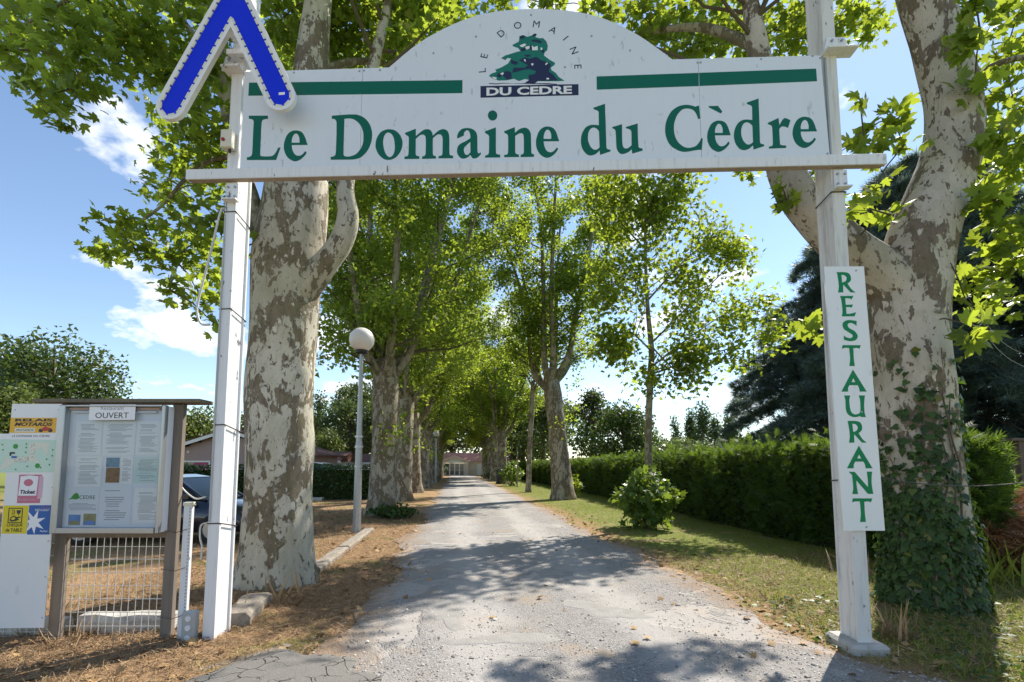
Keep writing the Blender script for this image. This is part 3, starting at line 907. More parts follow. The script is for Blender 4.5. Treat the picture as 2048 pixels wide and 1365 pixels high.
# ------------------------------------------------------------------ outlines and sizes in metres / millimetres
NAME_GLYPHS=[('L',['165,5228 365,5223 366,5187 358,5188 350,5188 342,5188 331,5185 320,5182 311,5176 306,5167 303,5156 302,5142 301,5095 301,5034 302,4974 302,4915 302,4856 302,4813 303,4805 305,4798 309,4793 313,4789 319,4787 327,4786 351,4784 383,4783 409,4784 420,4785 429,4788 438,4793 447,4801 455,4811 463,4823 471,4839 479,4857 487,4876 511,4875 470,4743 167,4750 166,4779 173,4780 179,4780 187,4782 195,4785 204,4789 211,4795 216,4803 218,4813 219,4826 220,4866 220,4919 219,4976 219,5039 219,5105 219,5154 218,5164 215,5172 212,5179 207,5184 202,5188 196,5191 187,5193 177,5194 167,5195']), ('e',['788,4896 625,4899 627,4885 629,4871 632,4856 638,4840 646,4822 654,4808 662,4798 671,4791 681,4786 691,4783 703,4782 714,4783 724,4786 733,4792 742,4799 751,4809 759,4820 767,4831 782,4815 778,4805 773,4796 766,4785 754,4772 740,4758 725,4745 709,4736 693,4728 677,4724 662,4724 648,4728 634,4734 618,4743 601,4755 587,4769 574,4787 563,4807 555,4828 549,4847 545,4866 544,4886 544,4906 546,4926 550,4947 557,4970 566,4994 577,5014 589,5029 603,5040 618,5048 633,5053 648,5055 664,5055 681,5053 698,5048 714,5042 726,5033 736,5022 744,5010 752,4996 759,4980 766,4965 771,4949 776,4933 780,4920 783,4915 785,4911 787,4907','624,4924 624,4938 623,4952 625,4965 628,4980 633,4994 639,5006 646,5014 654,5020 662,5022 670,5021 678,5016 685,5008 692,4998 698,4984 702,4970 704,4955 704,4939 705,4922']), ('D',['1028,5203 1056,5205 1083,5207 1114,5208 1153,5210 1196,5212 1232,5212 1257,5211 1277,5210 1298,5205 1320,5196 1343,5185 1364,5171 1384,5152 1402,5131 1417,5108 1429,5083 1438,5056 1444,5032 1448,5013 1449,4996 1449,4978 1448,4957 1446,4934 1442,4910 1434,4884 1424,4856 1412,4830 1396,4806 1379,4785 1361,4767 1345,4754 1328,4745 1310,4738 1292,4733 1272,4730 1252,4728 1032,4732 1031,4762 1039,4762 1048,4763 1057,4766 1064,4769 1071,4774 1077,4781 1080,4790 1081,4803 1082,4818 1083,4854 1083,4902 1083,4953 1083,5013 1081,5076 1080,5124 1078,5136 1074,5147 1070,5155 1065,5161 1060,5165 1053,5168 1046,5170 1038,5170 1029,5171','1159,5167 1175,5169 1191,5170 1207,5170 1224,5168 1242,5164 1260,5156 1278,5144 1297,5128 1313,5111 1327,5091 1338,5070 1347,5048 1354,5026 1358,5003 1360,4980 1361,4955 1361,4930 1358,4905 1352,4882 1344,4860 1334,4838 1319,4818 1302,4798 1283,4782 1264,4772 1244,4766 1225,4762 1210,4761 1197,4761 1187,4763 1178,4765 1172,4768 1167,4774 1163,4781 1161,4791 1161,4802 1160,4852 1160,4919 1160,4985 1160,5046 1160,5107']), ('o',['1626,5042 1644,5040 1661,5036 1678,5029 1695,5019 1710,5006 1724,4991 1737,4972 1747,4950 1755,4929 1759,4911 1761,4893 1760,4875 1758,4855 1754,4835 1747,4814 1737,4793 1724,4773 1710,4755 1696,4742 1681,4731 1665,4724 1649,4718 1633,4716 1617,4715 1602,4717 1587,4721 1572,4728 1555,4740 1538,4756 1522,4773 1510,4793 1500,4815 1492,4834 1488,4849 1486,4861 1486,4875 1486,4894 1488,4914 1493,4936 1501,4959 1513,4983 1527,5003 1541,5017 1558,5027 1575,5034 1591,5039 1609,5042','1617,5007 1627,5004 1637,4998 1647,4989 1656,4977 1664,4961 1670,4945 1675,4927 1678,4909 1680,4890 1682,4872 1684,4854 1684,4836 1682,4817 1679,4799 1674,4783 1667,4770 1660,4760 1652,4753 1645,4748 1637,4745 1629,4745 1621,4749 1612,4755 1603,4764 1595,4777 1587,4792 1580,4809 1574,4827 1570,4847 1567,4866 1564,4883 1563,4898 1563,4914 1564,4932 1567,4951 1571,4968 1577,4981 1584,4992 1592,5000 1600,5005 1608,5007']), ('m',['1893,5040 1894,4962 1909,4975 1923,4987 1937,4999 1950,5009 1963,5019 1975,5026 1988,5030 1999,5032 2011,5032 2021,5031 2031,5027 2040,5022 2048,5013 2054,5003 2060,4992 2063,4982 2065,4972 2066,4961 2079,4974 2092,4986 2104,4997 2117,5008 2130,5017 2143,5023 2155,5027 2167,5029 2178,5028 2189,5025 2201,5019 2210,5012 2218,5001 2224,4988 2229,4974 2231,4959 2233,4943 2234,4923 2235,4876 2235,4819 2237,4775 2237,4766 2239,4758 2243,4752 2252,4748 2263,4746 2274,4744 2274,4717 2127,4720 2127,4743 2137,4744 2148,4746 2156,4749 2161,4755 2165,4763 2166,4774 2167,4815 2167,4868 2167,4911 2166,4929 2163,4944 2160,4955 2154,4965 2146,4971 2137,4975 2127,4975 2116,4973 2105,4967 2093,4958 2080,4946 2067,4934 2067,4878 2068,4822 2069,4779 2070,4768 2072,4759 2076,4753 2083,4748 2091,4746 2100,4744 2101,4718 1961,4718 1961,4743 1970,4745 1980,4747 1987,4751 1992,4758 1995,4767 1996,4778 1997,4819 1997,4873 1996,4916 1995,4934 1993,4948 1989,4960 1983,4968 1975,4974 1966,4976 1957,4976 1946,4974 1934,4968 1922,4958 1908,4945 1894,4932 1895,4875 1895,4819 1896,4777 1897,4767 1901,4759 1906,4753 1914,4750 1924,4748 1934,4746 1934,4719 1783,4721 1783,4746 1793,4748 1804,4749 1813,4752 1818,4759 1822,4768 1823,4779 1824,4824 1824,4882 1824,4927 1823,4939 1822,4949 1819,4958 1813,4965 1806,4970 1799,4975 1794,4979 1789,4982 1784,4986 1784,4999']), ('a',['2314,4924 2313,4934 2312,4944 2313,4955 2317,4968 2322,4982 2329,4995 2339,5007 2352,5019 2367,5028 2384,5032 2403,5033 2422,5033 2439,5030 2455,5026 2470,5019 2482,5010 2493,4999 2502,4987 2508,4974 2512,4960 2515,4943 2516,4914 2516,4880 2517,4849 2517,4822 2518,4799 2519,4782 2520,4774 2523,4769 2525,4765 2529,4763 2532,4762 2536,4763 2540,4766 2545,4769 2549,4773 2554,4756 2546,4746 2537,4736 2529,4728 2521,4721 2512,4716 2504,4712 2493,4710 2483,4710 2472,4711 2467,4716 2463,4721 2459,4726 2455,4733 2450,4741 2446,4749 2438,4740 2431,4731 2421,4724 2407,4717 2391,4712 2376,4710 2362,4713 2349,4720 2338,4729 2328,4742 2321,4756 2315,4770 2313,4780 2312,4790 2313,4800 2314,4813 2316,4827 2321,4840 2328,4851 2337,4861 2349,4870 2365,4879 2384,4887 2400,4895 2414,4904 2426,4911 2435,4918 2439,4921 2443,4925 2446,4928 2445,4940 2445,4953 2443,4965 2440,4977 2436,4989 2431,4999 2425,5005 2417,5009 2409,5010 2401,5006 2393,5000 2387,4993 2383,4986 2381,4977 2380,4970 2380,4964 2380,4960 2381,4955','2446,4887 2447,4775 2440,4768 2434,4760 2427,4754 2420,4750 2414,4749 2408,4749 2402,4751 2397,4755 2392,4761 2388,4770 2384,4781 2382,4792 2381,4803 2382,4814 2385,4825 2390,4834 2398,4842 2407,4851 2419,4863 2433,4875']), ('i',['2701,5033 2702,4936 2702,4840 2703,4770 2704,4762 2707,4755 2713,4750 2722,4747 2733,4745 2745,4743 2745,4714 2594,4716 2594,4736 2603,4739 2613,4742 2621,4746 2626,4752 2630,4759 2632,4769 2634,4816 2634,4879 2634,4926 2634,4935 2632,4943 2630,4950 2625,4955 2620,4959 2614,4964 2607,4968 2600,4973 2592,4978 2592,4993','2668,5214 2680,5212 2692,5205 2702,5197 2709,5186 2714,5172 2716,5159 2714,5145 2709,5132 2702,5121 2692,5113 2680,5108 2668,5106 2656,5108 2644,5114 2635,5123 2627,5134 2622,5148 2620,5161 2622,5175 2627,5188 2634,5199 2644,5207 2656,5212']), ('n',['2891,5030 2893,4968 2905,4981 2918,4994 2932,5004 2950,5013 2969,5019 2987,5022 3001,5020 3014,5014 3026,5006 3035,4994 3043,4980 3049,4964 3052,4948 3052,4931 3053,4910 3054,4863 3055,4805 3056,4762 3057,4755 3060,4749 3064,4744 3069,4741 3075,4740 3082,4739 3082,4712 2949,4713 2949,4736 2958,4739 2967,4742 2974,4746 2978,4753 2980,4762 2981,4772 2981,4814 2981,4868 2980,4912 2979,4929 2977,4943 2973,4954 2967,4960 2959,4964 2952,4965 2943,4964 2934,4961 2924,4956 2915,4951 2905,4944 2895,4937 2895,4878 2895,4818 2895,4774 2896,4764 2898,4756 2902,4750 2910,4745 2921,4742 2932,4739 2932,4714 2785,4716 2785,4738 2796,4739 2807,4741 2815,4745 2820,4753 2823,4763 2824,4776 2825,4821 2825,4880 2824,4924 2824,4934 2823,4942 2821,4949 2816,4955 2810,4960 2803,4965 2797,4968 2791,4972 2785,4975 2785,4989']), ('e',['3330,4870 3178,4873 3179,4859 3181,4845 3183,4830 3188,4814 3194,4797 3201,4782 3209,4772 3217,4765 3226,4760 3235,4757 3246,4756 3256,4757 3266,4761 3275,4766 3284,4774 3292,4783 3300,4794 3309,4805 3322,4790 3317,4780 3312,4770 3305,4760 3294,4747 3280,4732 3265,4720 3250,4711 3234,4703 3219,4699 3205,4699 3193,4703 3179,4709 3165,4718 3150,4729 3137,4744 3126,4761 3116,4781 3109,4802 3105,4821 3102,4840 3102,4859 3102,4879 3105,4899 3110,4920 3117,4943 3127,4967 3138,4987 3150,5002 3164,5012 3178,5020 3192,5025 3206,5028 3221,5028 3237,5025 3253,5021 3267,5014 3278,5006 3287,4995 3295,4983 3302,4969 3307,4954 3313,4938 3317,4922 3321,4907 3325,4894 3327,4889 3329,4885 3331,4880','3179,4898 3179,4911 3179,4925 3181,4939 3185,4953 3190,4967 3196,4979 3203,4987 3210,4993 3218,4995 3225,4994 3233,4989 3239,4981 3245,4971 3250,4958 3253,4943 3254,4928 3254,4912 3254,4896']), ('d',['3792,5253 3792,5228 3792,5202 3792,5171 3794,5101 3795,5015 3796,4940 3797,4883 3797,4835 3798,4801 3799,4791 3801,4784 3805,4778 3814,4773 3826,4770 3837,4767 3837,4751 3735,4717 3730,4762 3717,4749 3704,4736 3689,4726 3673,4719 3655,4714 3639,4712 3624,4715 3610,4722 3597,4732 3583,4748 3570,4768 3559,4790 3552,4814 3548,4839 3547,4864 3548,4889 3551,4914 3557,4938 3566,4960 3577,4981 3589,4999 3602,5012 3617,5021 3632,5028 3647,5032 3662,5033 3678,5033 3694,5032 3710,5029 3727,5026 3727,5168 3723,5173 3720,5178 3715,5183 3704,5188 3691,5193 3677,5199 3677,5214','3727,4966 3731,4796 3723,4788 3714,4780 3705,4774 3695,4771 3685,4770 3674,4773 3664,4779 3654,4788 3644,4800 3635,4816 3628,4835 3622,4854 3618,4873 3617,4893 3617,4912 3619,4931 3622,4949 3627,4965 3634,4978 3642,4989 3651,4997 3659,5002 3669,5005 3678,5005 3687,5002 3696,4998 3705,4992 3713,4984 3720,4975']), ('u',['3956,5032 3955,4974 3954,4917 3954,4870 3955,4844 3956,4822 3959,4805 3963,4794 3968,4786 3974,4780 3981,4777 3989,4776 3997,4777 4004,4779 4012,4782 4020,4787 4028,4793 4037,4801 4045,4809 4045,4854 4046,4899 4046,4933 4046,4945 4045,4954 4043,4962 4039,4968 4034,4972 4028,4976 4018,4981 4006,4985 3993,4989 3994,5002 4110,5036 4109,5002 4109,4968 4109,4931 4109,4886 4111,4837 4112,4801 4113,4792 4115,4786 4119,4780 4128,4777 4140,4775 4151,4773 4151,4751 4049,4721 4046,4770 4036,4759 4025,4748 4011,4738 3993,4729 3972,4722 3954,4719 3939,4722 3926,4729 3916,4741 3907,4756 3900,4774 3896,4798 3894,4847 3893,4908 3891,4954 3890,4965 3886,4973 3882,4980 3875,4985 3867,4989 3859,4993 3859,5005']), ('C',['4716,5203 4721,5067 4701,5068 4697,5085 4692,5103 4686,5119 4678,5135 4668,5150 4656,5162 4639,5171 4620,5177 4601,5179 4582,5179 4563,5175 4545,5166 4528,5150 4511,5130 4496,5108 4485,5083 4476,5057 4469,5032 4465,5012 4463,4994 4463,4973 4463,4949 4466,4923 4471,4897 4478,4873 4488,4850 4500,4829 4515,4811 4533,4795 4550,4782 4565,4774 4580,4770 4596,4768 4617,4769 4639,4773 4659,4779 4675,4789 4688,4802 4699,4816 4709,4831 4718,4848 4726,4865 4740,4861 4727,4743 4717,4744 4707,4745 4697,4745 4687,4744 4678,4743 4666,4742 4636,4736 4598,4730 4564,4727 4538,4730 4516,4736 4494,4746 4470,4760 4445,4777 4425,4798 4409,4821 4397,4847 4388,4874 4381,4904 4377,4936 4377,4967 4379,4998 4384,5029 4393,5060 4406,5092 4423,5124 4442,5152 4465,5174 4489,5191 4515,5205 4542,5213 4569,5217 4594,5218 4615,5216 4633,5211 4649,5207 4662,5202 4672,5198 4680,5196 4686,5197 4691,5201 4696,5204 4702,5204 4709,5204']), ('e',['5010,4888 4860,4891 4860,4877 4861,4863 4863,4849 4867,4832 4873,4815 4880,4801 4887,4792 4895,4784 4903,4779 4913,4776 4923,4776 4933,4777 4943,4780 4952,4785 4961,4793 4970,4802 4978,4813 4986,4824 4999,4808 4994,4799 4989,4789 4982,4779 4970,4766 4956,4752 4941,4740 4926,4731 4910,4723 4895,4719 4881,4719 4869,4723 4856,4729 4842,4738 4827,4749 4815,4763 4804,4780 4796,4800 4789,4820 4785,4839 4784,4858 4783,4877 4785,4897 4788,4917 4793,4937 4801,4960 4812,4984 4823,5004 4836,5018 4850,5028 4864,5036 4878,5041 4892,5044 4907,5044 4922,5042 4938,5037 4952,5030 4962,5022 4971,5011 4978,4999 4984,4986 4990,4971 4994,4955 4999,4940 5002,4924 5005,4912 5007,4906 5009,4902 5010,4898','4861,4916 4861,4929 4862,4942 4864,4956 4868,4970 4874,4984 4881,4995 4887,5004 4895,5009 4902,5012 4910,5010 4917,5005 4923,4998 4928,4987 4933,4974 4936,4960 4937,4945 4936,4929 4935,4914']), ('accent',['4808,5198 4899,5198 4939,5139 4926,5117 4810,5185']), ('d',['5297,5264 5296,5238 5296,5213 5295,5182 5295,5114 5294,5029 5293,4954 5292,4898 5291,4851 5291,4817 5292,4808 5293,4800 5298,4794 5306,4790 5318,4787 5329,4784 5329,4767 5226,4734 5223,4778 5209,4766 5195,4753 5181,4743 5164,4736 5147,4731 5130,4730 5116,4733 5102,4739 5089,4749 5076,4765 5063,4785 5053,4807 5047,4830 5043,4855 5042,4880 5044,4905 5048,4929 5055,4953 5064,4975 5075,4995 5088,5013 5101,5025 5116,5035 5131,5042 5146,5046 5162,5047 5178,5047 5194,5045 5210,5043 5226,5040 5230,5180 5226,5185 5223,5190 5219,5194 5208,5199 5194,5205 5181,5210 5181,5225','5225,4980 5224,4812 5216,4804 5207,4797 5198,4791 5188,4788 5178,4787 5167,4789 5157,4795 5147,4805 5138,4817 5129,4832 5122,4851 5117,4870 5114,4889 5113,4908 5114,4927 5116,4945 5120,4963 5125,4979 5132,4992 5140,5003 5149,5011 5158,5016 5167,5018 5177,5018 5186,5016 5195,5011 5203,5005 5211,4998 5218,4989']), ('r',['5480,5055 5484,4979 5494,4997 5504,5014 5513,5029 5521,5039 5529,5046 5537,5051 5546,5051 5555,5048 5564,5044 5574,5039 5583,5033 5593,5026 5566,4949 5556,4954 5547,4959 5537,4963 5528,4965 5519,4967 5510,4966 5501,4961 5493,4954 5486,4946 5483,4938 5481,4930 5481,4921 5481,4885 5481,4840 5482,4804 5482,4792 5482,4782 5488,4775 5502,4771 5521,4769 5540,4768 5538,4743 5374,4740 5375,4761 5386,4763 5396,4764 5405,4769 5410,4776 5412,4785 5414,4797 5415,4843 5415,4902 5415,4948 5414,4959 5413,4969 5408,4977 5399,4984 5386,4989 5374,4995 5375,5007']), ('e',['5839,4906 5686,4908 5686,4895 5686,4881 5688,4867 5693,4850 5698,4834 5705,4820 5712,4810 5720,4803 5728,4798 5738,4795 5749,4794 5759,4795 5769,4799 5778,4804 5788,4811 5797,4820 5805,4831 5814,4842 5827,4827 5822,4817 5816,4808 5809,4797 5797,4784 5782,4771 5766,4759 5751,4749 5735,4742 5719,4738 5705,4738 5693,4742 5679,4748 5665,4756 5651,4768 5638,4782 5627,4799 5619,4819 5613,4839 5609,4857 5607,4876 5607,4895 5609,4915 5613,4934 5618,4955 5627,4977 5638,5001 5650,5020 5663,5035 5677,5045 5692,5053 5706,5058 5721,5060 5735,5060 5751,5058 5767,5053 5781,5047 5792,5038 5800,5028 5808,5016 5814,5002 5819,4987 5824,4972 5828,4957 5831,4941 5834,4929 5836,4924 5838,4920 5840,4916','5687,4933 5688,4946 5688,4960 5691,4973 5695,4987 5701,5001 5708,5012 5715,5020 5723,5026 5731,5028 5738,5027 5745,5022 5752,5014 5757,5004 5761,4991 5764,4977 5765,4963 5764,4947 5763,4931'])]
MENU_GLYPHS=[('R',['5949,3487 5976,3487 6003,3487 6025,3485 6042,3482 6055,3476 6065,3469 6072,3458 6076,3446 6078,3433 6078,3421 6076,3408 6071,3397 6063,3389 6053,3381 6043,3374 6054,3355 6065,3335 6077,3319 6088,3306 6100,3297 6112,3287 6068,3288 6002,3366 5999,3289 5952,3288 5956,3307 5959,3325 5962,3345 5962,3369 5961,3394 5959,3417 5957,3436 5955,3453 5953,3467 5952,3474 5950,3480','5991,3461 6001,3460 6011,3459 6020,3455 6028,3449 6036,3440 6039,3430 6038,3419 6034,3407 6027,3398 6018,3392 6006,3389 5994,3385']), ('E',['5968,3254 6090,3254 6072,3219 6068,3222 6064,3226 6058,3228 6046,3230 6030,3231 6014,3232 6015,3168 6083,3169 6066,3139 6061,3141 6056,3144 6050,3146 6040,3146 6028,3146 6016,3145 6017,3080 6032,3081 6048,3082 6063,3084 6078,3088 6092,3092 6106,3096 6090,3056 5973,3057 5976,3071 5980,3085 5982,3103 5982,3134 5981,3171 5979,3202 5976,3222 5972,3238']), ('S',['6102,2964 6096,2969 6091,2975 6084,2980 6075,2985 6064,2990 6054,2993 6044,2992 6034,2990 6027,2986 6023,2980 6021,2973 6021,2965 6024,2957 6030,2948 6038,2940 6051,2932 6066,2924 6080,2915 6091,2903 6100,2889 6106,2876 6107,2863 6104,2851 6099,2841 6092,2833 6082,2826 6071,2822 6058,2819 6043,2818 6027,2819 6012,2822 5996,2827 5980,2832 5980,2872 5987,2866 5994,2861 6003,2856 6013,2852 6025,2848 6036,2847 6046,2849 6054,2854 6060,2859 6062,2865 6062,2873 6058,2880 6050,2888 6038,2896 6026,2905 6012,2914 5998,2923 5987,2933 5980,2945 5976,2957 5974,2969 5975,2980 5978,2991 5984,3000 5994,3008 6006,3015 6019,3019 6032,3021 6045,3021 6059,3019 6074,3017 6090,3014 6106,3011']), ('T',['5965,2781 6130,2779 6117,2746 6108,2749 6100,2752 6091,2754 6081,2753 6071,2752 6060,2750 6060,2717 6059,2683 6059,2653 6060,2627 6062,2604 6064,2581 6015,2582 6019,2604 6023,2627 6026,2653 6026,2685 6024,2719 6022,2754 6009,2755 5996,2755 5984,2755 5974,2752 5965,2749 5956,2746']), ('A',['6045,2548 6157,2340 6095,2340 6094,2352 6092,2364 6090,2375 6087,2384 6083,2393 6079,2401 6005,2401 6000,2393 5995,2385 5991,2375 5989,2365 5989,2353 5989,2341 5929,2341','6044,2468 6060,2430 6025,2430']), ('U',['5951,2305 6006,2305 6002,2291 5998,2276 5995,2258 5995,2230 5997,2197 6001,2169 6005,2154 6012,2143 6020,2135 6029,2130 6039,2128 6049,2128 6060,2130 6071,2133 6080,2138 6085,2146 6089,2156 6091,2169 6093,2196 6094,2229 6093,2258 6091,2276 6087,2290 6083,2305 6139,2304 6135,2280 6131,2256 6128,2230 6126,2202 6126,2173 6126,2148 6128,2131 6132,2116 6135,2102 6087,2104 6086,2114 6077,2111 6068,2107 6058,2104 6045,2103 6032,2102 6018,2104 6003,2110 5988,2118 5976,2129 5968,2141 5963,2157 5959,2176 5959,2203 5960,2233 5961,2259 5958,2277 5955,2291']), ('R',['5968,2067 5995,2068 6021,2068 6044,2067 6060,2063 6073,2058 6083,2051 6090,2040 6094,2027 6096,2014 6096,2001 6094,1989 6089,1978 6081,1969 6071,1961 6061,1954 6072,1934 6083,1914 6094,1897 6106,1885 6117,1876 6129,1866 6086,1866 6020,1945 6017,1866 5971,1865 5974,1884 5978,1903 5981,1923 5981,1947 5980,1973 5978,1996 5976,2016 5974,2033 5972,2047 5971,2055 5970,2061','6010,2041 6020,2040 6030,2039 6039,2036 6047,2029 6054,2020 6057,2011 6056,1999 6052,1987 6045,1978 6036,1972 6024,1968 6013,1965']), ('A',['6056,1838 6167,1631 6105,1631 6104,1643 6103,1655 6101,1665 6097,1675 6093,1683 6089,1692 6016,1692 6010,1683 6005,1675 6001,1665 5999,1655 5999,1643 5999,1631 5939,1631','6054,1758 6071,1721 6035,1721']), ('N',['5952,1600 6005,1598 6116,1458 6117,1484 6118,1511 6118,1536 6116,1558 6115,1579 6113,1600 6161,1600 6157,1579 6154,1558 6152,1536 6150,1514 6150,1492 6151,1470 6153,1446 6156,1422 6159,1398 6112,1398 6015,1521 6015,1499 6015,1477 6016,1456 6018,1436 6021,1416 6024,1396 5973,1396 5977,1415 5982,1433 5984,1456 5984,1490 5982,1530 5980,1569']), ('T',['5975,1358 6147,1358 6133,1323 6124,1326 6115,1329 6106,1330 6096,1330 6085,1328 6074,1327 6074,1291 6073,1255 6073,1222 6074,1195 6076,1170 6077,1146 6027,1145 6031,1170 6035,1194 6038,1222 6038,1256 6037,1293 6035,1330 6021,1331 6007,1331 5995,1330 5984,1328 5975,1324 5966,1320'])]

BOARD={'case': (-4.313, 1.025, -3.307, 2.231), 'inner': (-4.219, 1.072, -3.337, 2.216), 'ouvert': (-4.023, 2.086, -3.585, 2.236), 'p1': (-4.188, 1.759, -3.934, 2.081), 'p2': (-3.924, 1.75, -3.612, 2.081), 'p3': (-3.603, 1.759, -3.363, 2.081), 'p4': (-4.168, 1.456, -3.911, 1.75), 'pool': (-3.874, 1.641, -3.75, 1.731), 'room': (-3.87, 1.494, -3.741, 1.636), 'p5': (-3.735, 1.484, -3.616, 1.745), 'p6': (-3.602, 1.489, -3.344, 1.736), 'p7': (-4.231, 1.081, -3.919, 1.442), 'ph1': (-4.194, 1.095, -4.081, 1.193), 'ph2': (-4.053, 1.095, -3.934, 1.202), 'p8': (-3.911, 1.109, -3.608, 1.456), 'p9': (-3.584, 1.118, -3.324, 1.442), 'rail': (-4.247, 2.187, -3.381, 2.207), 'tube': (-4.207, 2.153, -3.408, 2.183), 'roof': (-4.639, 2.255, -3.019, 2.294), 'case_b': (-4.265, 0.998, -3.271, 1.072)}
STICK={'panel': (-4.769, 0.163, -4.307, 2.248), 'amber': (-4.796, 1.969, -4.355, 2.113), 'mapb': (-4.905, 1.589, -4.305, 1.96), 'ticket': (-4.667, 1.302, -4.449, 1.57), 'yel': (-4.788, 1.018, -4.552, 1.279), 'blu': (-4.547, 1.009, -4.335, 1.283)}

CABLE_WHITE=[(-2.939, 4.66, 4.277), (-2.983, 4.66, 4.24), (-3.046, 4.66, 3.895), (-3.106, 4.66, 3.58), (-3.157, 4.66, 3.321), (-3.165, 4.66, 3.192), (-3.118, 4.66, 3.074), (-3.028, 4.66, 3.064)]
CABLE_RIGHT=[(3.324, 4.4, 1.595), (3.475, 4.45, 1.539), (3.793, 4.5, 1.491), (4.212, 4.6, 1.463), (4.648, 4.7, 1.459), (5.141, 4.8, 1.485), (5.894, 5.0, 1.535)]
CABLE_LOW=[(-3.287, 4.72, 1.478), (-3.213, 4.72, 1.395), (-3.111, 4.72, 1.331), (-3.014, 4.72, 1.351)]
CABLE_LOW2=[(-2.957, 4.66, 1.105), (-3.009, 4.66, 1.076), (-3.013, 4.66, 0.967), (-2.988, 4.66, 0.872), (-2.991, 4.66, 0.754)]
LOGO={'green': '3102,6035 3115,6021 3100,5994 3140,5979 3178,5980 3211,5945 3227,5890 3219,5845 3193,5823 3187,5790 3243,5741 3297,5707 3295,5688 3255,5655 3261,5628 3302,5600 3335,5552 3392,5510 3325,5508 3092,5515 2995,5542 2933,5522 2882,5548 2815,5534 2731,5533 2672,5555 2630,5587 2655,5611 2706,5628 2693,5653 2748,5671 2823,5714 2840,5745 2855,5769 2815,5776 2796,5753 2752,5775 2794,5803 2857,5821 2908,5838 2950,5845 2925,5881 2876,5900 2867,5915 2933,5950 2938,6007 2975,6021 3018,6000 3068,6014', 'n1': '2933,5745 2992,5775 3042,5759 3109,5778 3159,5739 3226,5714 3256,5689 3243,5655 3234,5611 3276,5581 3325,5517 3242,5516 3125,5518 3093,5490 2991,5497 3035,5528 3029,5580 3093,5592 3109,5622 3042,5648 2991,5644 2908,5621 2867,5612 2876,5665 2992,5663 3025,5688 2983,5716', 'n2': '2940,6007 2975,6019 2994,6005 2984,5980 2946,5980', 'n3': '3060,5964 3110,5967 3165,5947 3160,5920 3110,5939 3064,5948', 'n4': '2958,5872 2992,5880 3005,5852 2967,5840 2946,5854', 'n5': '3044,5905 3064,5909 3063,5850 3047,5849', 'n6': '3160,5847 3185,5855 3189,5819 3164,5818', 'n7': '2849,5754 2899,5738 2929,5719 2899,5695 2857,5713', 'n8': '2773,5625 2824,5633 2857,5614 2861,5551 2815,5539 2773,5581', 'n9': '3085,6031 3115,6021 3098,6003 3064,6003', 'n10': '2983,5799 3042,5806 3055,5787 3017,5778', 'n11': '2731,5618 2765,5585 2740,5559 2706,5583', 'w1': '2941,5907 2992,5925 3009,5911 2975,5885 2950,5892', 'w2': '3064,5903 3085,5881 3122,5895 3125,5848 3068,5848', 'w3': '2996,5889 3043,5896 3038,5868 3009,5857', 'w4': '3153,5875 3170,5874 3170,5849 3153,5849', 'w5': '2983,5758 3000,5749 3002,5724 2987,5736', 'w6': '3057,5706 3080,5706 3077,5683 3059,5686', 'w7': '3197,5693 3220,5714 3225,5701 3205,5683', 'w8': '2744,5604 2773,5621 2780,5603 2761,5588', 'w9': '2662,5575 2706,5565 2706,5545 2672,5555', 'w10': '3209,5544 3234,5544 3238,5530 3213,5526', 'base': '2630,5509 2706,5502 2773,5507 2874,5497 2991,5497 3091,5492 3225,5489 3316,5478 3316,5472 3158,5481 2991,5490 2773,5500 2706,5493 2630,5501'}
ARC=[('L', 2.565, 5.646, -4.651), ('E', 2.584, 5.803, 1.321), ('D', 2.755, 6.043, 0.7), ('O', 2.922, 6.124, 0.285), ('M', 3.111, 6.131, -0.143), ('A', 3.279, 6.061, -0.549), ('I', 3.404, 5.968, -0.878), ('N', 3.486, 5.832, -1.199), ('E', 3.522, 5.66, -1.544)]
SCREWS=[(0.188, 4.658), (0.514, 4.645), (0.709, 4.651), (1.318, 4.641), (1.364, 4.64), (2.143, 4.632), (2.952, 4.623), (3.407, 4.618), (3.624, 4.633), (4.26, 4.633), (4.697, 4.643), (4.745, 4.642), (5.419, 4.652), (5.929, 4.675), (4.715, 5.662), (4.745, 5.662), (5.338, 5.679), (5.84, 5.695), (5.911, 5.671), (1.3, 5.681), (1.347, 5.685), (1.512, 5.685), (2.495, 6.02), (3.057, 6.237), (3.668, 5.984), (4.05, 5.814), (3.397, 5.657), (0.617, 5.686), (2.061, 5.854)]
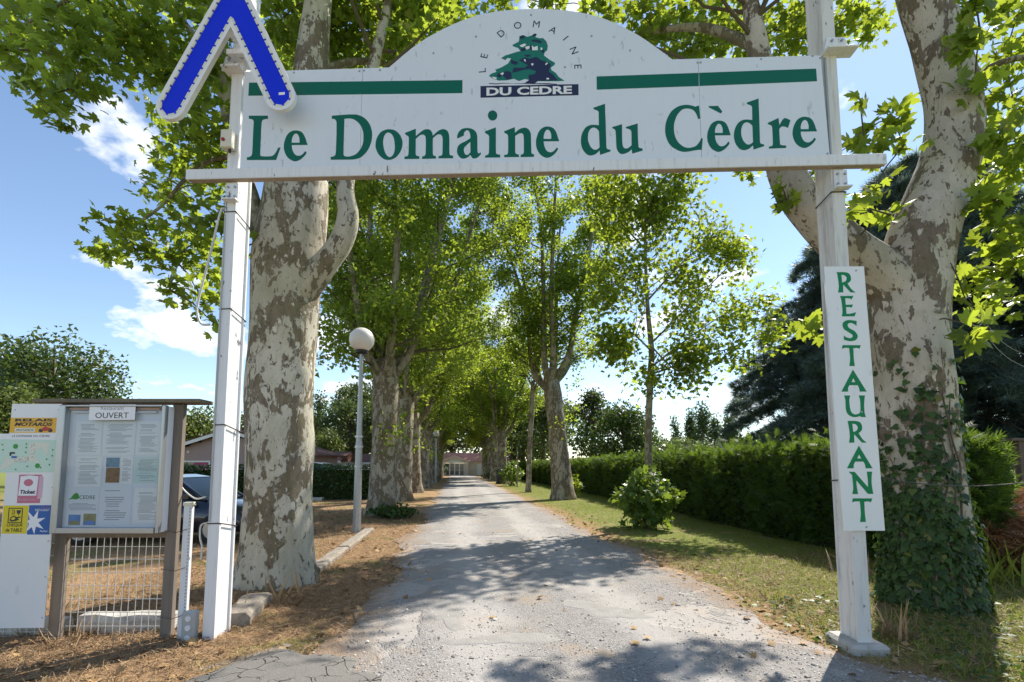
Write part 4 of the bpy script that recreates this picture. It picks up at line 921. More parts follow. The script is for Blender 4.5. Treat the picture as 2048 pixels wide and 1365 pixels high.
LEFT_CLUMPS=[(-6.98, 6.16, 7.97, 0.39), (-5.88, 5.66, 7.38, 0.42), (-5.79, 6.17, 7.97, 0.52), (-4.89, 5.86, 7.51, 0.49), (-6.36, 5.84, 7.06, 0.37), (-5.25, 5.26, 6.46, 0.39), (-5.54, 6.17, 7.37, 0.39), (-5.19, 5.01, 5.81, 0.26), (-5.09, 5.3, 6.12, 0.28), (-5.58, 5.52, 5.91, 0.2), (-6.43, 5.94, 6.72, 0.25), (-6.01, 5.24, 6.57, 0.25), (-5.31, 6.04, 7.61, 0.32), (-6.9, 6.18, 7.68, 0.33), (-5.0, 5.2, 6.69, 0.33), (-5.01, 6.88, 8.11, 0.58), (-4.0, 5.82, 7.54, 0.49), (-5.08, 6.5, 7.36, 0.41), (-4.11, 5.88, 6.46, 0.43), (-5.75, 7.52, 7.54, 0.4), (-4.36, 6.59, 6.5, 0.42), (-5.61, 7.51, 6.73, 0.47), (-4.81, 7.22, 6.12, 0.53), (-5.63, 7.36, 6.04, 0.39), (-3.91, 6.11, 4.94, 0.32), (-4.19, 5.93, 4.85, 0.31), (-5.45, 6.88, 5.12, 0.36), (-5.24, 6.1, 4.87, 0.29), (-6.31, 7.12, 4.92, 0.26), (-5.37, 6.54, 4.72, 0.28), (-4.95, 6.75, 4.67, 0.36), (-4.91, 7.49, 4.84, 0.35), (-4.55, 6.74, 4.14, 0.28), (-4.44, 5.99, 3.93, 0.19), (-3.89, 6.08, 3.5, 0.16), (-5.56, 6.78, 8.02, 0.36), (-4.29, 6.74, 6.14, 0.32), (-4.89, 6.95, 6.52, 0.44), (-4.25, 6.52, 7.38, 0.34), (-5.13, 6.97, 7.78, 0.44), (-4.0, 6.51, 4.57, 0.24), (-4.72, 6.92, 5.06, 0.36), (-4.53, 7.18, 4.22, 0.26), (-3.93, 7.45, 9.19, 0.55), (-3.81, 7.94, 9.11, 0.5), (-3.04, 8.26, 10.01, 0.7), (-2.61, 8.72, 10.05, 0.73), (-1.77, 7.63, 9.38, 0.48), (-1.19, 8.39, 10.35, 0.44), (-3.33, 8.56, 9.49, 0.54), (-5.06, 9.24, 10.33, 0.49), (-3.64, 7.91, 9.76, 0.5), (-2.78, 8.59, 10.57, 0.54), (-1.9, 7.48, 8.68, 0.39), (-3.41, 8.24, 9.8, 0.52)]
RIGHT_CLUMPS=[(6.0,9.8,8.05,.36),(5.7,9.4,7.7,.3),(6.5,10.2,8.3,.36),(5.1,9.7,8.0,.26),(6.9,10.1,8.1,.3),(5.39, 5.07, 6.66, 0.29), (6.88, 6.18, 7.3, 0.36), (5.67, 5.45, 6.31, 0.23), (6.81, 6.05, 6.46, 0.32), (5.83, 5.43, 5.58, 0.29), (6.79, 6.16, 5.68, 0.39), (5.72, 5.41, 4.81, 0.28), (5.91, 5.3, 4.56, 0.28), (6.03, 5.66, 4.44, 0.3), (6.2, 6.07, 4.23, 0.26), (6.35, 6.09, 3.77, 0.29), (5.64, 5.69, 3.75, 0.18), (4.96, 4.93, 3.12, 0.18), (6.12, 5.7, 3.95, 0.24), (5.47, 5.17, 7.14, 0.27), (6.83, 5.9, 7.77, 0.37), (6.86, 6.14, 5.95, 0.32), (6.2, 5.57, 4.27, 0.29), (6.24, 5.71, 6.32, 0.24), (3.96, 5.08, 5.81, 0.12), (4.77, 5.65, 6.01, 0.21), (4.22, 5.16, 5.32, 0.23), (5.01, 5.74, 5.74, 0.17), (4.09, 5.44, 5.52, 0.1), (4.67, 5.92, 5.18, 0.24), (3.76, 5.06, 4.49, 0.17), (4.26, 5.13, 4.47, 0.15), (3.51, 5.82, 5.05, 0.17), (3.35, 5.62, 5.1, 0.09), (3.58, 5.69, 3.37, 0.19), (3.98, 6.01, 3.41, 0.14), (4.43, 5.59, 5.83, 0.15), (4.03, 8.93, 10.69, 0.66), (2.98, 8.03, 9.78, 0.51), (4.81, 9.28, 10.82, 0.59), (5.18, 8.5, 10.05, 0.45), (4.56, 6.95, 8.77, 0.44), (5.85, 7.59, 9.43, 0.4), (7.4, 9.1, 10.64, 0.34), (5.36, 7.55, 8.93, 0.32), (2.06, 7.07, 8.89, 0.45), (1.59, 7.92, 9.86, 0.42), (4.14, 7.68, 8.86, 0.24), (0.72, 8.36, 10.42, 0.4), (3.15, 7.81, 9.08, 0.41), (3.43, 7.28, 8.58, 0.34), (2.42, 7.74, 9.11, 0.33), (4.98, 7.76, 9.13, 0.33), (-0.25, 9.21, 11.37, 0.34)]
YOUNG_LIMBS=[[(3.97, 13.5, 4.27), (5.43, 13.5, 4.79), (6.6, 13.5, 5.15), (7.56, 13.5, 5.67)], [(4.11, 13.9, 5.26), (5.5, 13.9, 6.63), (6.91, 13.9, 8.03)], [(3.94, 13.4, 6.45), (5.05, 13.4, 7.65), (6.1, 13.4, 8.49)], [(4.05, 13.7, 6.26), (3.21, 13.7, 7.02), (2.46, 13.7, 6.56)], [(4.06, 13.9, 8.19), (3.14, 13.9, 9.3), (2.85, 13.9, 10.26)], [(4.23, 14.2, 4.64), (5.11, 14.2, 5.34), (6.21, 14.2, 6.11), (7.3, 14.2, 6.74)], [(3.9, 13.4, 8.71), (4.82, 13.4, 9.79), (5.28, 13.4, 10.57)], [(3.93, 13.3, 4.96), (3.23, 13.3, 5.54), (2.72, 13.3, 4.96)], [(3.9, 13.2, 5.08), (4.59, 13.2, 4.36), (5.08, 13.2, 4.29)]]
# ------------------------------------------------------------------ terrain and drive
_rs = np.random.RandomState(5)
_W = [(_rs.uniform(-1, 1, 2) * k, _rs.uniform(0, 6.28), 1 / k ** 0.8) for k in (0.6, 0.9, 1.7, 2.6, 4.2, 6.5, 9) for _ in range(3)]


def wob(x, y):
    h_ = 0
    for d_, ph, a_ in _W:
        h_ = h_ + a_ * np.sin(d_[0] * x + d_[1] * y + ph)
    return h_ / 6.0


def lat(x, y):
    return RT[0] * x + RT[1] * y, AL[0] * x + AL[1] * y


def ground_z(x, y):
    t, s = lat(x, y)
    off = np.clip(np.maximum(-1.5 - t, t - 3.9), 0, 1.2) / 1.2
    near = np.clip((40 - np.abs(s)) / 25, 0, 1)
    left = np.clip((-1.2 - t) / 0.9, 0, 1) * np.clip((4.5 + t) / 1.5, 0, 1)
    return (0.012 + wob(x, y) * 0.035) * off * near + left * near * 0.02 - 0.012


def edge_l(s):
    e = -1.08 + 0.16 * np.sin(s * 0.9 + 1) + 0.09 * np.sin(s * 2.7) + 0.05 * np.sin(s * 7.1 + 2)
    return e - np.clip((4.6 - s) / 1.4, 0, 1) ** 1.5 * 1.5


def edge_r(s):
    e = 3.42 + 0.12 * np.sin(s * 0.7 + 2.2) + 0.08 * np.sin(s * 2.1 + 1) + 0.05 * np.sin(s * 6.3)
    return e + np.clip((4.3 - s) / 1.5, 0, 1) ** 1.5 * 0.7


def axis(lim_near, step, lim_far):
    a_ = list(np.arange(0, lim_near, step))
    x = a_[-1]
    while x < lim_far:
        step *= 1.22
        x += step
        a_.append(x)
    a_ = np.array(a_)
    return np.concatenate([-a_[:0:-1], a_])


gx = axis(9, 0.14, 900)
gy = axis(12, 0.16, 900) + 5
X, Y = np.meshgrid(gx, gy)
Zg = ground_z(X, Y)
nx, ny = len(gx), len(gy)
V = np.stack([X, Y, Zg], 2).reshape(-1, 3)
ii = np.arange(nx * ny).reshape(ny, nx)
F = np.stack([ii[:-1, :-1], ii[:-1, 1:], ii[1:, 1:], ii[1:, :-1]], 2).reshape(-1, 4)
tag(np_mesh('ground', V, F, 'ground', None, True), kind='structure')

ss = np.concatenate([np.arange(-14, 16, 0.12), np.arange(16, 84, 0.6), [84.0]])
ff = np.linspace(0, 1, 46)
Sg, Fg = np.meshgrid(ss, ff, indexing='ij')
Tg = edge_l(Sg) * (1 - Fg) + edge_r(Sg) * Fg
Xr = RT[0] * Tg + AL[0] * Sg
Yr = RT[1] * Tg + AL[1] * Sg
crown = 4 * Fg * (1 - Fg)
Zr = 0.004 + 0.022 * np.clip(crown * 3, 0, 1) + wob(Xr * 1.3, Yr * 1.3) * 0.016 * np.clip(crown * 2, 0, 1) * np.clip((30 - Sg) / 20, 0, 1)
V = np.stack([Xr, Yr, Zr], 2).reshape(-1, 3)
n1_, n2_ = Sg.shape
ii = np.arange(n1_ * n2_).reshape(n1_, n2_)
F = np.stack([ii[:-1, :-1], ii[:-1, 1:], ii[1:, 1:], ii[1:, :-1]], 2).reshape(-1, 4)
tag(np_mesh('road', V, F, 'gravel', None, True), kind='structure')


def road_z(x, y):
    t, s = lat(np.asarray(x, float), np.asarray(y, float))
    el, er = edge_l(s), edge_r(s)
    f = np.clip((t - el) / (er - el), 0, 1)
    cr_ = 4 * f * (1 - f)
    zr = 0.004 + 0.022 * np.clip(cr_ * 3, 0, 1) + wob(np.asarray(x) * 1.3, np.asarray(y) * 1.3) * 0.016 * np.clip(cr_ * 2, 0, 1) * np.clip((30 - s) / 20, 0, 1)
    return np.where((t > el) & (t < er), zr, ground_z(np.asarray(x), np.asarray(y)))


# worn smooth patches left in the drive, with a broken edge
def worn_patch(c, rx, ry, rz, seed):
    rs = np.random.RandomState(seed)
    ph = rs.uniform(0, 6.28, 6)
    V, F = [], []
    K, NR = 56, 7
    ca, sa = math.cos(rz), math.sin(rz)
    def pt(rn, a_):
        k_ = 1 + 0.22 * math.sin(2 * a_ + ph[0]) + 0.16 * math.sin(3 * a_ + ph[1]) + 0.10 * math.sin(5 * a_ + ph[2]) + 0.07 * math.sin(9 * a_ + ph[3]) + 0.04 * math.sin(17 * a_ + ph[4])
        x, y = rx * rn * k_ * math.cos(a_), ry * rn * k_ * math.sin(a_)
        return c[0] + x * ca - y * sa, c[1] + x * sa + y * ca
    x, y = pt(0, 0)
    V.append((x, y, float(road_z(x, y)) + 0.007))
    for r_i in range(1, NR + 1):
        for k in range(K):
            x, y = pt(r_i / NR, k * 2 * math.pi / K)
            V.append((x, y, float(road_z(x, y)) + (0.006 if r_i < NR else -0.004)))
    for k in range(K):
        F.append((0, 1 + k, 1 + (k + 1) % K))
    for r_i in range(NR - 1):
        for k in range(K):
            a_, b_ = 1 + r_i * K + k, 1 + r_i * K + (k + 1) % K
            F.append((a_, a_ + K, b_ + K, b_))
    return tag(MB().add(V, F).build('road_patch', 'worn_tar', None, True), kind='structure')


worn_patch((-0.05, 4.62), 0.5, 0.17, 0.25, 1)
worn_patch((1.05, 5.55), 0.5, 0.26, -0.45, 2)
worn_patch((-0.75, 5.45), 0.2, 0.55, 0.2, 3)
worn_patch((0.55, 7.3), 0.5, 0.22, 0.3, 4)

# cracked asphalt hump at the mouth of the drive
V, F = [(-1.75, 3.45, 0.085)], []
for r_i in range(1, 9):
    for k in range(48):
        a_ = k * math.pi / 24
        rr_ = r_i / 8 * (1 + 0.09 * math.sin(3 * a_ + 1) + 0.06 * math.sin(7 * a_) + 0.04 * math.sin(13 * a_ + 2))
        x_, y_ = -1.75 + 0.72 * rr_ * math.cos(a_) * 1.15, 3.45 + 1.02 * rr_ * math.sin(a_)
        V.append((x_, y_, 0.02 + 0.07 * (1 - (r_i / 8) ** 2) ** 1.2 - (0.045 if r_i == 8 else 0) + 0.006 * math.sin(9 * x_) * math.sin(11 * y_)))
for k in range(48):
    F.append((0, 1 + k, 1 + (k + 1) % 48))
for r_i in range(7):
    for k in range(48):
        a_, b_ = 1 + r_i * 48 + k, 1 + r_i * 48 + (k + 1) % 48
        F.append((a_, a_ + 48, b_ + 48, b_))
tag(MB().add(V, F).build('asphalt_patch', 'asphalt_cracked', None, True), kind='structure')


# kerb stones
def kerb(a_, b_, w, h_, label, mat='stone', seed=0):
    a_, b_ = np.array(a_, float), np.array(b_, float)
    d_ = (b_ - a_)
    L = np.linalg.norm(d_)
    d_ /= L
    nrm = np.array([d_[1], -d_[0]])
    rs = np.random.RandomState(seed)
    n_ = max(3, int(L / 0.18))
    V, F = [], []
    prof = [(-w / 2, -0.06), (-w / 2, h_ * 0.8), (-w * 0.36, h_), (w * 0.34, h_), (w / 2, h_ * 0.72), (w / 2, -0.06)]
    for i in range(n_ + 1):
        c = a_ + d_ * L * i / n_
        k_ = 1 + rs.uniform(-0.09, 0.05)
        sh = rs.uniform(-0.014, 0.014)
        for (q, z) in prof:
            V.append((c[0] + nrm[0] * (q * k_ + sh), c[1] + nrm[1] * (q * k_ + sh), z * (1 + rs.uniform(-0.12, 0.05)) if z > 0 else z))
    m_ = len(prof)
    for i in range(n_):
        for j in range(m_ - 1):
            F.append((i * m_ + j, (i + 1) * m_ + j, (i + 1) * m_ + j + 1, i * m_ + j + 1))
    F.append(tuple(range(m_)))
    F.append(tuple(n_ * m_ + j for j in range(m_ - 1, -1, -1)))
    return tag(MB().add(V, F).build('kerb_stone', mat), label, 'kerb', 'worn stone kerbs left of the drive')


kerb((-2.83, 4.98), (-3.02, 5.78), 0.30, 0.17, 'broken pale stone kerb between white gate post and left plane trunk', 'stone', 1)
kerb((-3.05, 7.45), (-3.26, 9.3), 0.24, 0.115, 'long stone kerb just behind the left plane trunk', 'stone', 2)
kerb((-3.27, 9.36), (-3.58, 12.1), 0.24, 0.115, 'stone kerb ending beside the lamp post foot', 'stone', 3)
kerb((-2.9, 3.55), (-2.05, 4.54), 0.10, 0.014, 'flush worn edging strip in the litter at lower left', 'stone', 4)
kerb((-24, 23.2), (-9.2, 23.35), 0.25, 0.14, 'pale edging along the foot of the clipped laurel hedge', 'concrete', 5)

# ------------------------------------------------------------------ the entrance gate
G0 = (-2.86, 4.62, 0.0)
GRZ = math.atan2(-0.22, 6.09)
GROUP_T = None


def mm(s_):
    return [tuple(float(c) / 1000 for c in t.split(',')) for t in s_.split()]


gate = tag(empty('entrance_gate', G0, GRZ), 'tall white steel entrance gate frame of two posts and a crossbeam over the drive', 'gate')


def i_post(u, z0, z1, w=0.112, dp=0.25):
    fl, ins = 0.02, 0.016
    y0, y1 = 0.0, dp
    sec = [(-w / 2, y0), (w / 2, y0), (w / 2, y0 + fl), (w / 2 - ins, y0 + fl + 0.006), (w / 2 - ins, y1 - fl - 0.006), (w / 2, y1 - fl), (w / 2, y1),
           (-w / 2, y1), (-w / 2, y1 - fl), (-w / 2 + ins, y1 - fl - 0.006), (-w / 2 + ins, y0 + fl + 0.006), (-w / 2, y0 + fl)]
    n_ = len(sec)
    V = [(u + x, y, z) for z in (z0, z1) for x, y in sec]
    F = [(j, (j + 1) % n_, (j + 1) % n_ + n_, j + n_) for j in range(n_)] + [tuple(range(n_ - 1, -1, -1)), tuple(range(n_, 2 * n_))]
    return MB().add(V, F)


i_post(0.0, -0.1, 7.3).build('post', 'post_paint', gate)
i_post(6.03, 0.02, 7.5, 0.12).build('post', 'post_dirty', gate)
MB().box((3.0125, -0.029, 4.597), (6.915, 0.052, 0.108), 0, 0.004).build('beam', 'post_paint', gate)
MB().box((3.0125, -0.022, 4.539), (6.86, 0.06, 0.005)).build('beam_lip', 'rust', gate)
for u in (0.02, 6.05):
    # bolted clamps where the beam meets the posts
    m = MB().box((u, -0.012, 4.42), (0.125, 0.016, 0.19), 0, 0.003)
    m.box((u, -0.035, 4.325), (0.145, 0.075, 0.014))
    br = m.build('bracket', 'post_paint', gate)
    for dx in (-0.035, 0.035):
        for zz in (4.37, 4.47):
            MB().tube([(u + dx, -0.020, zz), (u + dx, -0.034, zz)], 0.011, 6).build('bolt', 'steel_grey', br)
for u, w in ((-0.02, 0.2), (6.10, 0.30)):
    m = MB().box((u, -0.03, 5.735), (w, 0.14, 0.022), 0, 0.003)
    m.prism_xz([(u - 0.14, 5.748), (u + 0.12, 5.748), (u + 0.07, 5.90), (u - 0.10, 5.90)], -0.018, -0.004)
    br = m.build('bracket', 'post_paint', gate)
    for dx in (-0.06, 0.035):
        MB().tube([(u + dx, -0.019, 5.86), (u + dx, -0.036, 5.86)], 0.012, 6).build('bolt', 'steel_grey', br)
MB().box((6.03, 0.12, -0.01), (0.34, 0.42, 0.17), 0, 0.03).build('footing', 'concrete', gate)
for z in (4.22, 3.21, 2.05, 1.10):
    m = MB()
    k = 0.004
    m.tube([(-0.06, -k, z), (0.06, -k, z + 0.004), (0.062, 0.254, z - 0.05), (-0.062, 0.254, z - 0.04), (-0.06, -k, z)], 0.006, 5)
    m.build('tie', 'cable_black', gate)
for z in (1.53, 4.30):
    MB().tube([(5.962, -0.006, z), (6.098, -0.006, z), (6.096, 0.255, z - 0.02), (5.964, 0.255, z - 0.02), (5.962, -0.006, z)], 0.006, 5).build('tie', 'cable_black', gate)
MB().tube([(-0.045, 0.002, 4.2), (-0.043, -0.010, 3.9), (-0.042, -0.010, 2.0), (-0.040, -0.010, 1.12)], 0.008, 6).build('conduit', 'cable_grey', gate)

# name sign: three panels, the middle one arched
sign = tag(empty('name_sign', G0, GRZ), 'wide white arched sign with green lettering fixed across the entrance gate', 'sign')


def spl(pts, n):
    return [tuple(q) for q in interp_path([(x, 0, z) for x, z in pts], n)[:, [0, 2]]]


arch = spl([(1.604, 5.712), (1.971, 6.012), (2.483, 6.247), (3.06, 6.306), (3.656, 6.222), (4.104, 6.0), (4.469, 5.705)], 40)
pan_m = [(1.3335, 4.653), (4.7220, 4.653), (4.7220, 5.705)] + arch[::-1] + [(1.3335, 5.712)]
flat_shape('sign_panel', [[(0.098, 4.653), (1.3300, 4.653), (1.3300, 5.712), (0.098, 5.712)]], 'panel_white', sign, -0.012, 0.018)
flat_shape('sign_panel', [pan_m], 'panel_white', sign, -0.012, 0.018)
flat_shape('sign_panel', [[(4.7255, 4.653), (5.95, 4.655), (5.918, 5.70), (4.7255, 5.705)]], 'panel_white', sign, -0.012, 0.018)
m = MB()
for z in (4.75, 5.15, 5.6):
    m.box((3.02, 0.002, z), (5.8, 0.022, 0.05))
m.build('back_rail', 'galv', sign)
MB().box((5.962, -0.022, 5.18), (0.016, 0.02, 1.0)).build('edge_strip', 'steel_grey', sign)
flat_shape('stripe', [[(0.150, 5.447), (2.361, 5.409), (2.361, 5.549), (0.150, 5.590)]], 'vinyl_green', sign, -0.030, 0.0015)
flat_shape('stripe', [[(3.712, 5.405), (4.7205, 5.413), (4.7205, 5.553), (3.712, 5.546)]], 'vinyl_green', sign, -0.030, 0.0015)
flat_shape('stripe', [[(4.727, 5.413), (5.869, 5.428), (5.867, 5.561), (4.727, 5.553)]], 'vinyl_green', sign, -0.030, 0.0015)
for nm, cs in NAME_GLYPHS:
    flat_shape('letter', [mm(c) for c in cs], 'vinyl_green', sign, -0.030, 0.0015)
emb = flat_shape('emblem', [mm(LOGO['green'])], 'logo_teal', sign, -0.030, 0.0012)
flat_shape('emblem_ground', [mm(LOGO['base'])], 'navy', emb, -0.030, 0.0012)
for k in range(1, 12):
    flat_shape('emblem_shade', [mm(LOGO['n%d' % k])], 'navy', emb, -0.0313, 0.001)
for k in range(1, 11):
    flat_shape('emblem_light', [mm(LOGO['w%d' % k])], 'clean_white', emb, -0.0324, 0.001)
for c, u, z, rot in ARC:
    text('letter', c, 0.105, u, z, 'navy', sign, -0.0305, 0.001, rot)
plate = flat_shape('name_plate', [[(2.545, 5.354), (3.530, 5.352), (3.531, 5.470), (2.544, 5.479)]], 'navy', sign, -0.030, 0.0012)
text('letter', 'DU CEDRE', 0.1, 3.035, 5.413, 'clean_white', plate, -0.0318, 0.001, -0.006, fit=(0.86, 0.088), bold=0.0035)
for u, z in SCREWS:
    MB().tube([(u, -0.029, z), (u, -0.034, z)], 0.010, 8).build('screw', 'steel_grey', sign)

# restaurant sign on the right post
rest = tag(empty('restaurant_sign', G0, GRZ), 'narrow upright white board reading RESTAURANT in green on the right gate post', 'sign')
flat_shape('board', [[(5.875, 1.066), (6.242, 1.068), (6.206, 3.540), (5.836, 3.545)]], 'clean_white', rest, -0.010, 0.020)
for nm, cs in MENU_GLYPHS:
    flat_shape('letter', [mm(c) for c in cs], 'menu_green', rest, -0.0302, 0.0015)
for u, z in ((6.13, 3.50), (6.10, 2.15), (6.08, 1.10)):
    MB().tube([(u, -0.029, z), (u, -0.034, z)], 0.009, 8).build('screw', 'steel_grey', rest)


# blue chevron light sign
def chev(r_, L=(-0.506, 5.208), A=(0.061, 6.364), Q=(0.594, 5.271)):
    L, A, Q = (np.array(p) for p in (L, A, Q))
    d1 = (A - L) / np.linalg.norm(A - L)
    d2 = (A - Q) / np.linalg.norm(A - Q)
    nl = np.array([-d1[1], d1[0]])       # outer (left) normal of the left arm
    nr = np.array([d2[1], -d2[0]])       # outer (right) normal of the right arm
    pts = []
    for k in range(13):                  # left foot, outer to inner
        a_ = k / 12 * math.pi
        pts.append(L + r_ * (nl * math.cos(a_) - d1 * math.sin(a_)))
    m_ = np.array([d1, -d2]).T
    p1, p2 = L - nl * r_, Q - nr * r_
    k_ = np.linalg.solve(m_, p2 - p1)
    pts.append(p1 + d1 * k_[0])
    for k in range(13):                  # right foot, inner to outer
        a_ = k / 12 * math.pi
        pts.append(Q + r_ * (-nr * math.cos(a_) - d2 * math.sin(a_)))
    a0, a1 = math.atan2(nr[1], nr[0]), math.atan2(nl[1], nl[0])
    for k in range(9):
        a_ = a0 + (a1 - a0) * k / 8
        pts.append(A + r_ * np.array([math.cos(a_), math.sin(a_)]))
    return [tuple(p) for p in pts]


cv = tag(empty('chevron_sign', G0, GRZ), 'blue inverted V light sign with white rim and lamp studs above the left gate post', 'sign')
flat_shape('body', [chev(0.146)], 'clean_white', cv, -0.178, 0.037)
flat_shape('rim', [chev(0.150), chev(0.113)], 'clean_white', cv, -0.2155, 0.012)
flat_shape('face', [chev(0.1125)], 'sign_blue', cv, -0.2155, 0.003)
ring = np.array(chev(0.103) + [chev(0.103)[0]])
seg = np.linalg.norm(np.diff(ring, axis=0), axis=1)
cum = np.concatenate([[0], np.cumsum(seg)])
n_led = int(cum[-1] / 0.088)
for k in range(n_led):
    q = (k + 0.5) / n_led * cum[-1]
    i = min(int(np.searchsorted(cum, q)) - 1, len(seg) - 1)
    f = (q - cum[i]) / seg[i]
    c = ring[i] * (1 - f) + ring[i + 1] * f
    d_ = (ring[i + 1] - ring[i]) / seg[i]
    hw, hh = 0.033, 0.011
    n_ = np.array([-d_[1], d_[0]])
    flat_shape('lamp_stud', [[tuple(c + d_ * hw + n_ * hh), tuple(c - d_ * hw + n_ * hh), tuple(c - d_ * hw - n_ * hh), tuple(c + d_ * hw - n_ * hh)]], 'led_cream', cv, -0.2188, 0.009)
MB().box((0.055, -0.02, 5.86), (0.20, 0.21, 0.055), 0, 0.004).build('mount', 'post_paint', cv)
MB().box((0.0, -0.09, 6.25), (0.12, 0.18, 0.35), 0, 0.004).build('mount', 'post_paint', cv)
flat_shape('maker_tag', [[(0.575, 5.285), (0.635, 5.288), (0.635, 5.315), (0.575, 5.312)]], 'paper', cv, -0.2188, 0.001)

# small switch box on the left post
sw = tag(empty('switch_box', G0, GRZ), 'small cream switch box with a red button on the left gate post', 'switch box')
MB().box((-0.028, -0.045, 4.955), (0.115, 0.085, 0.19), 0, 0.008).build('housing', 'plastic_cream', sw)
MB().tube([(-0.05, -0.088, 4.935), (-0.05, -0.100, 4.935)], 0.017, 10).build('button', 'plastic_red', sw)
MB().tube([(-0.01, -0.04, 4.87), (-0.01, -0.04, 4.83)], 0.014, 8).build('gland', 'cable_black', sw)

# cables
def cable(path, r_, mat, label, n=28):
    return tag(MB().tube(interp_path(path, n), r_, 6).build('cable', mat, None, True), label, 'cable', 'loose cables about the gate')


cable(CABLE_WHITE, 0.011, 'wire_white', 'white cable looping down beside the left gate post')
cable(CABLE_RIGHT, 0.006, 'wire_dark', 'thin grey cable sagging from the right post past the ivy trunk')
cable(CABLE_LOW, 0.008, 'wire_white', 'short white cable sagging between notice board and left post')
cable(CABLE_LOW2, 0.008, 'wire_white', 'white cable end hanging down at the foot of the left post')

# ------------------------------------------------------------------ notice board with its glazed case
nb = tag(empty('notice_board', (-4.36, 4.66, 0)), 'grey timber notice board with plank roof and glazed menu case', 'notice board')
ox, oy = -4.36, 4.66


def nbx(r_):      # world rect -> local
    return (r_[0] - ox, r_[1], r_[2] - ox, r_[3])


MB().box((0.015, 0.01, 1.10), (0.105, 0.06, 2.32), 0, 0.006).build('post', 'grey_wood', nb)
MB().box((1.075, 0.01, 1.10), (0.105, 0.06, 2.32), 0, 0.006).build('post', 'grey_wood', nb)
r_ = nbx(BOARD['roof'])
MB().box(((r_[0] + r_[2]) / 2, 0.0, 2.282), (r_[2] - r_[0], 0.22, 0.036), 0, 0.004).build('roof_plank', 'roof_wood', nb)
MB().box((0.55, 0.01, 1.0), (0.97, 0.06, 0.07), 0, 0.004).build('rail', 'grey_wood', nb)
c0 = nbx(BOARD['case'])
i0 = nbx(BOARD['inner'])
yb = -0.11
case = MB().box(((c0[0] + c0[2]) / 2, yb + 0.041, (c0[1] + c0[3]) / 2), (c0[2] - c0[0] - 0.01, 0.078, c0[3] - c0[1] - 0.01)).build('case', 'paper_blue', nb)
m = MB()
fw = 0.062
xc, zc_ = (c0[0] + c0[2]) / 2, (c0[1] + c0[3]) / 2
W_, H_ = c0[2] - c0[0], c0[3] - c0[1]
m.box((c0[0] + fw / 2, yb - 0.03, zc_), (fw, 0.065, H_), 0, 0.006)
m.box((c0[2] - 0.016, yb - 0.025, zc_), (0.032, 0.055, H_), 0, 0.006)
m.box((xc + 0.016, yb - 0.032, c0[1] + 0.026), (W_ - fw - 0.036, 0.069, 0.052), 0, 0.005)
m.box((xc + 0.016, yb - 0.032, c0[3] - 0.008), (W_ - fw - 0.036, 0.069, 0.016), 0, 0.004)
m.build('frame', 'alu', case)
MB().box((xc, yb - 0.052, zc_), (W_ - 0.05, 0.003, H_ - 0.05)).build('pane', 'pane_glass', case)
y_p = yb + 0.0012
y_bk = yb + 0.002


def sheet(name, r_, mat, layer=0, parent=None):
    r_ = nbx(r_)
    y = y_bk - layer * 0.0016
    return flat_shape(name, [[(r_[0], r_[1]), (r_[2], r_[1]), (r_[2], r_[3]), (r_[0], r_[3])]], mat, parent or nb, y, 0.0008), r_, y - 0.0008


def print_lines(o, r_, y, rows, seed, x0=0.1, x1=0.9, z0=0.08, z1=0.92, h_=0.35):
    rs = np.random.RandomState(seed)
    m_ = MB()
    W, H = r_[2] - r_[0], r_[3] - r_[1]
    for k in range(rows):
        if rs.uniform() < 0.16:
            continue
        z = r_[1] + H * (z1 - (z1 - z0) * (k + 0.5) / rows)
        hh = H * (z1 - z0) / rows * h_ / 2
        a_, b_ = x0 + rs.uniform(0, 0.12), x1 - rs.uniform(0, 0.35)
        m_.add([(r_[0] + W * a_, y - 0.0004, z - hh), (r_[0] + W * b_, y - 0.0004, z - hh), (r_[0] + W * b_, y - 0.0004, z + hh), (r_[0] + W * a_, y - 0.0004, z + hh)], [(0, 1, 2, 3)])
    if m_.v:
        m_.build('print', 'ink_grey', o)


for k, (nm, mt, rows) in enumerate((('p1', 'paper', 22), ('p2', 'paper', 24), ('p3', 'paper', 26), ('p4', 'paper', 20), ('p5', 'paper', 18), ('p6', 'paper_teal', 18), ('p8', 'paper_blue', 14), ('p9', 'paper', 26))):
    o, r_, y = sheet('paper_sheet', BOARD[nm], mt, 1)
    print_lines(o, r_, y, rows, k)
o, r_, y = sheet('paper_sheet', BOARD['p7'], 'paper_blue', 1)
print_lines(o, r_, y, 6, 31, 0.08, 0.95, 0.42, 0.62)
text('print', 'CEDRE', 0.05, r_[0] + 0.20, r_[1] + 0.275, 'vinyl_green', o, y - 0.0004, 0.0005, 0, fit=(0.15, 0.035))
flat_shape('print', [[(r_[0] + 0.02 + 0.11 * px, r_[1] + 0.245 + 0.075 * pz) for px, pz in ((0, .1), (.25, .35), (.45, .8), (.7, 1), (.9, .7), (.95, .3), (.7, .1), (.4, .18))]], 'print_green', o, y - 0.0004, 0.0005)
for nm, mt in (('ph1', 'photo_sky'), ('ph2', 'photo_land'), ('pool', 'photo_pool'), ('room', 'photo_room')):
    o, r_, y = sheet('photo_print', BOARD[nm], mt, 2)
    if nm in ('ph1', 'ph2'):
        flat_shape('print', [[(r_[0] + 0.004, r_[1] + 0.003), (r_[2] - 0.004, r_[1] + 0.003), (r_[2] - 0.004, r_[1] + 0.035), (r_[0] + 0.05, r_[1] + 0.045), (r_[0] + 0.004, r_[1] + 0.03)]], 'photo_land' if nm == 'ph1' else 'photo_sky', o, y - 0.0004, 0.0005)
r_ = nbx(BOARD['rail'])
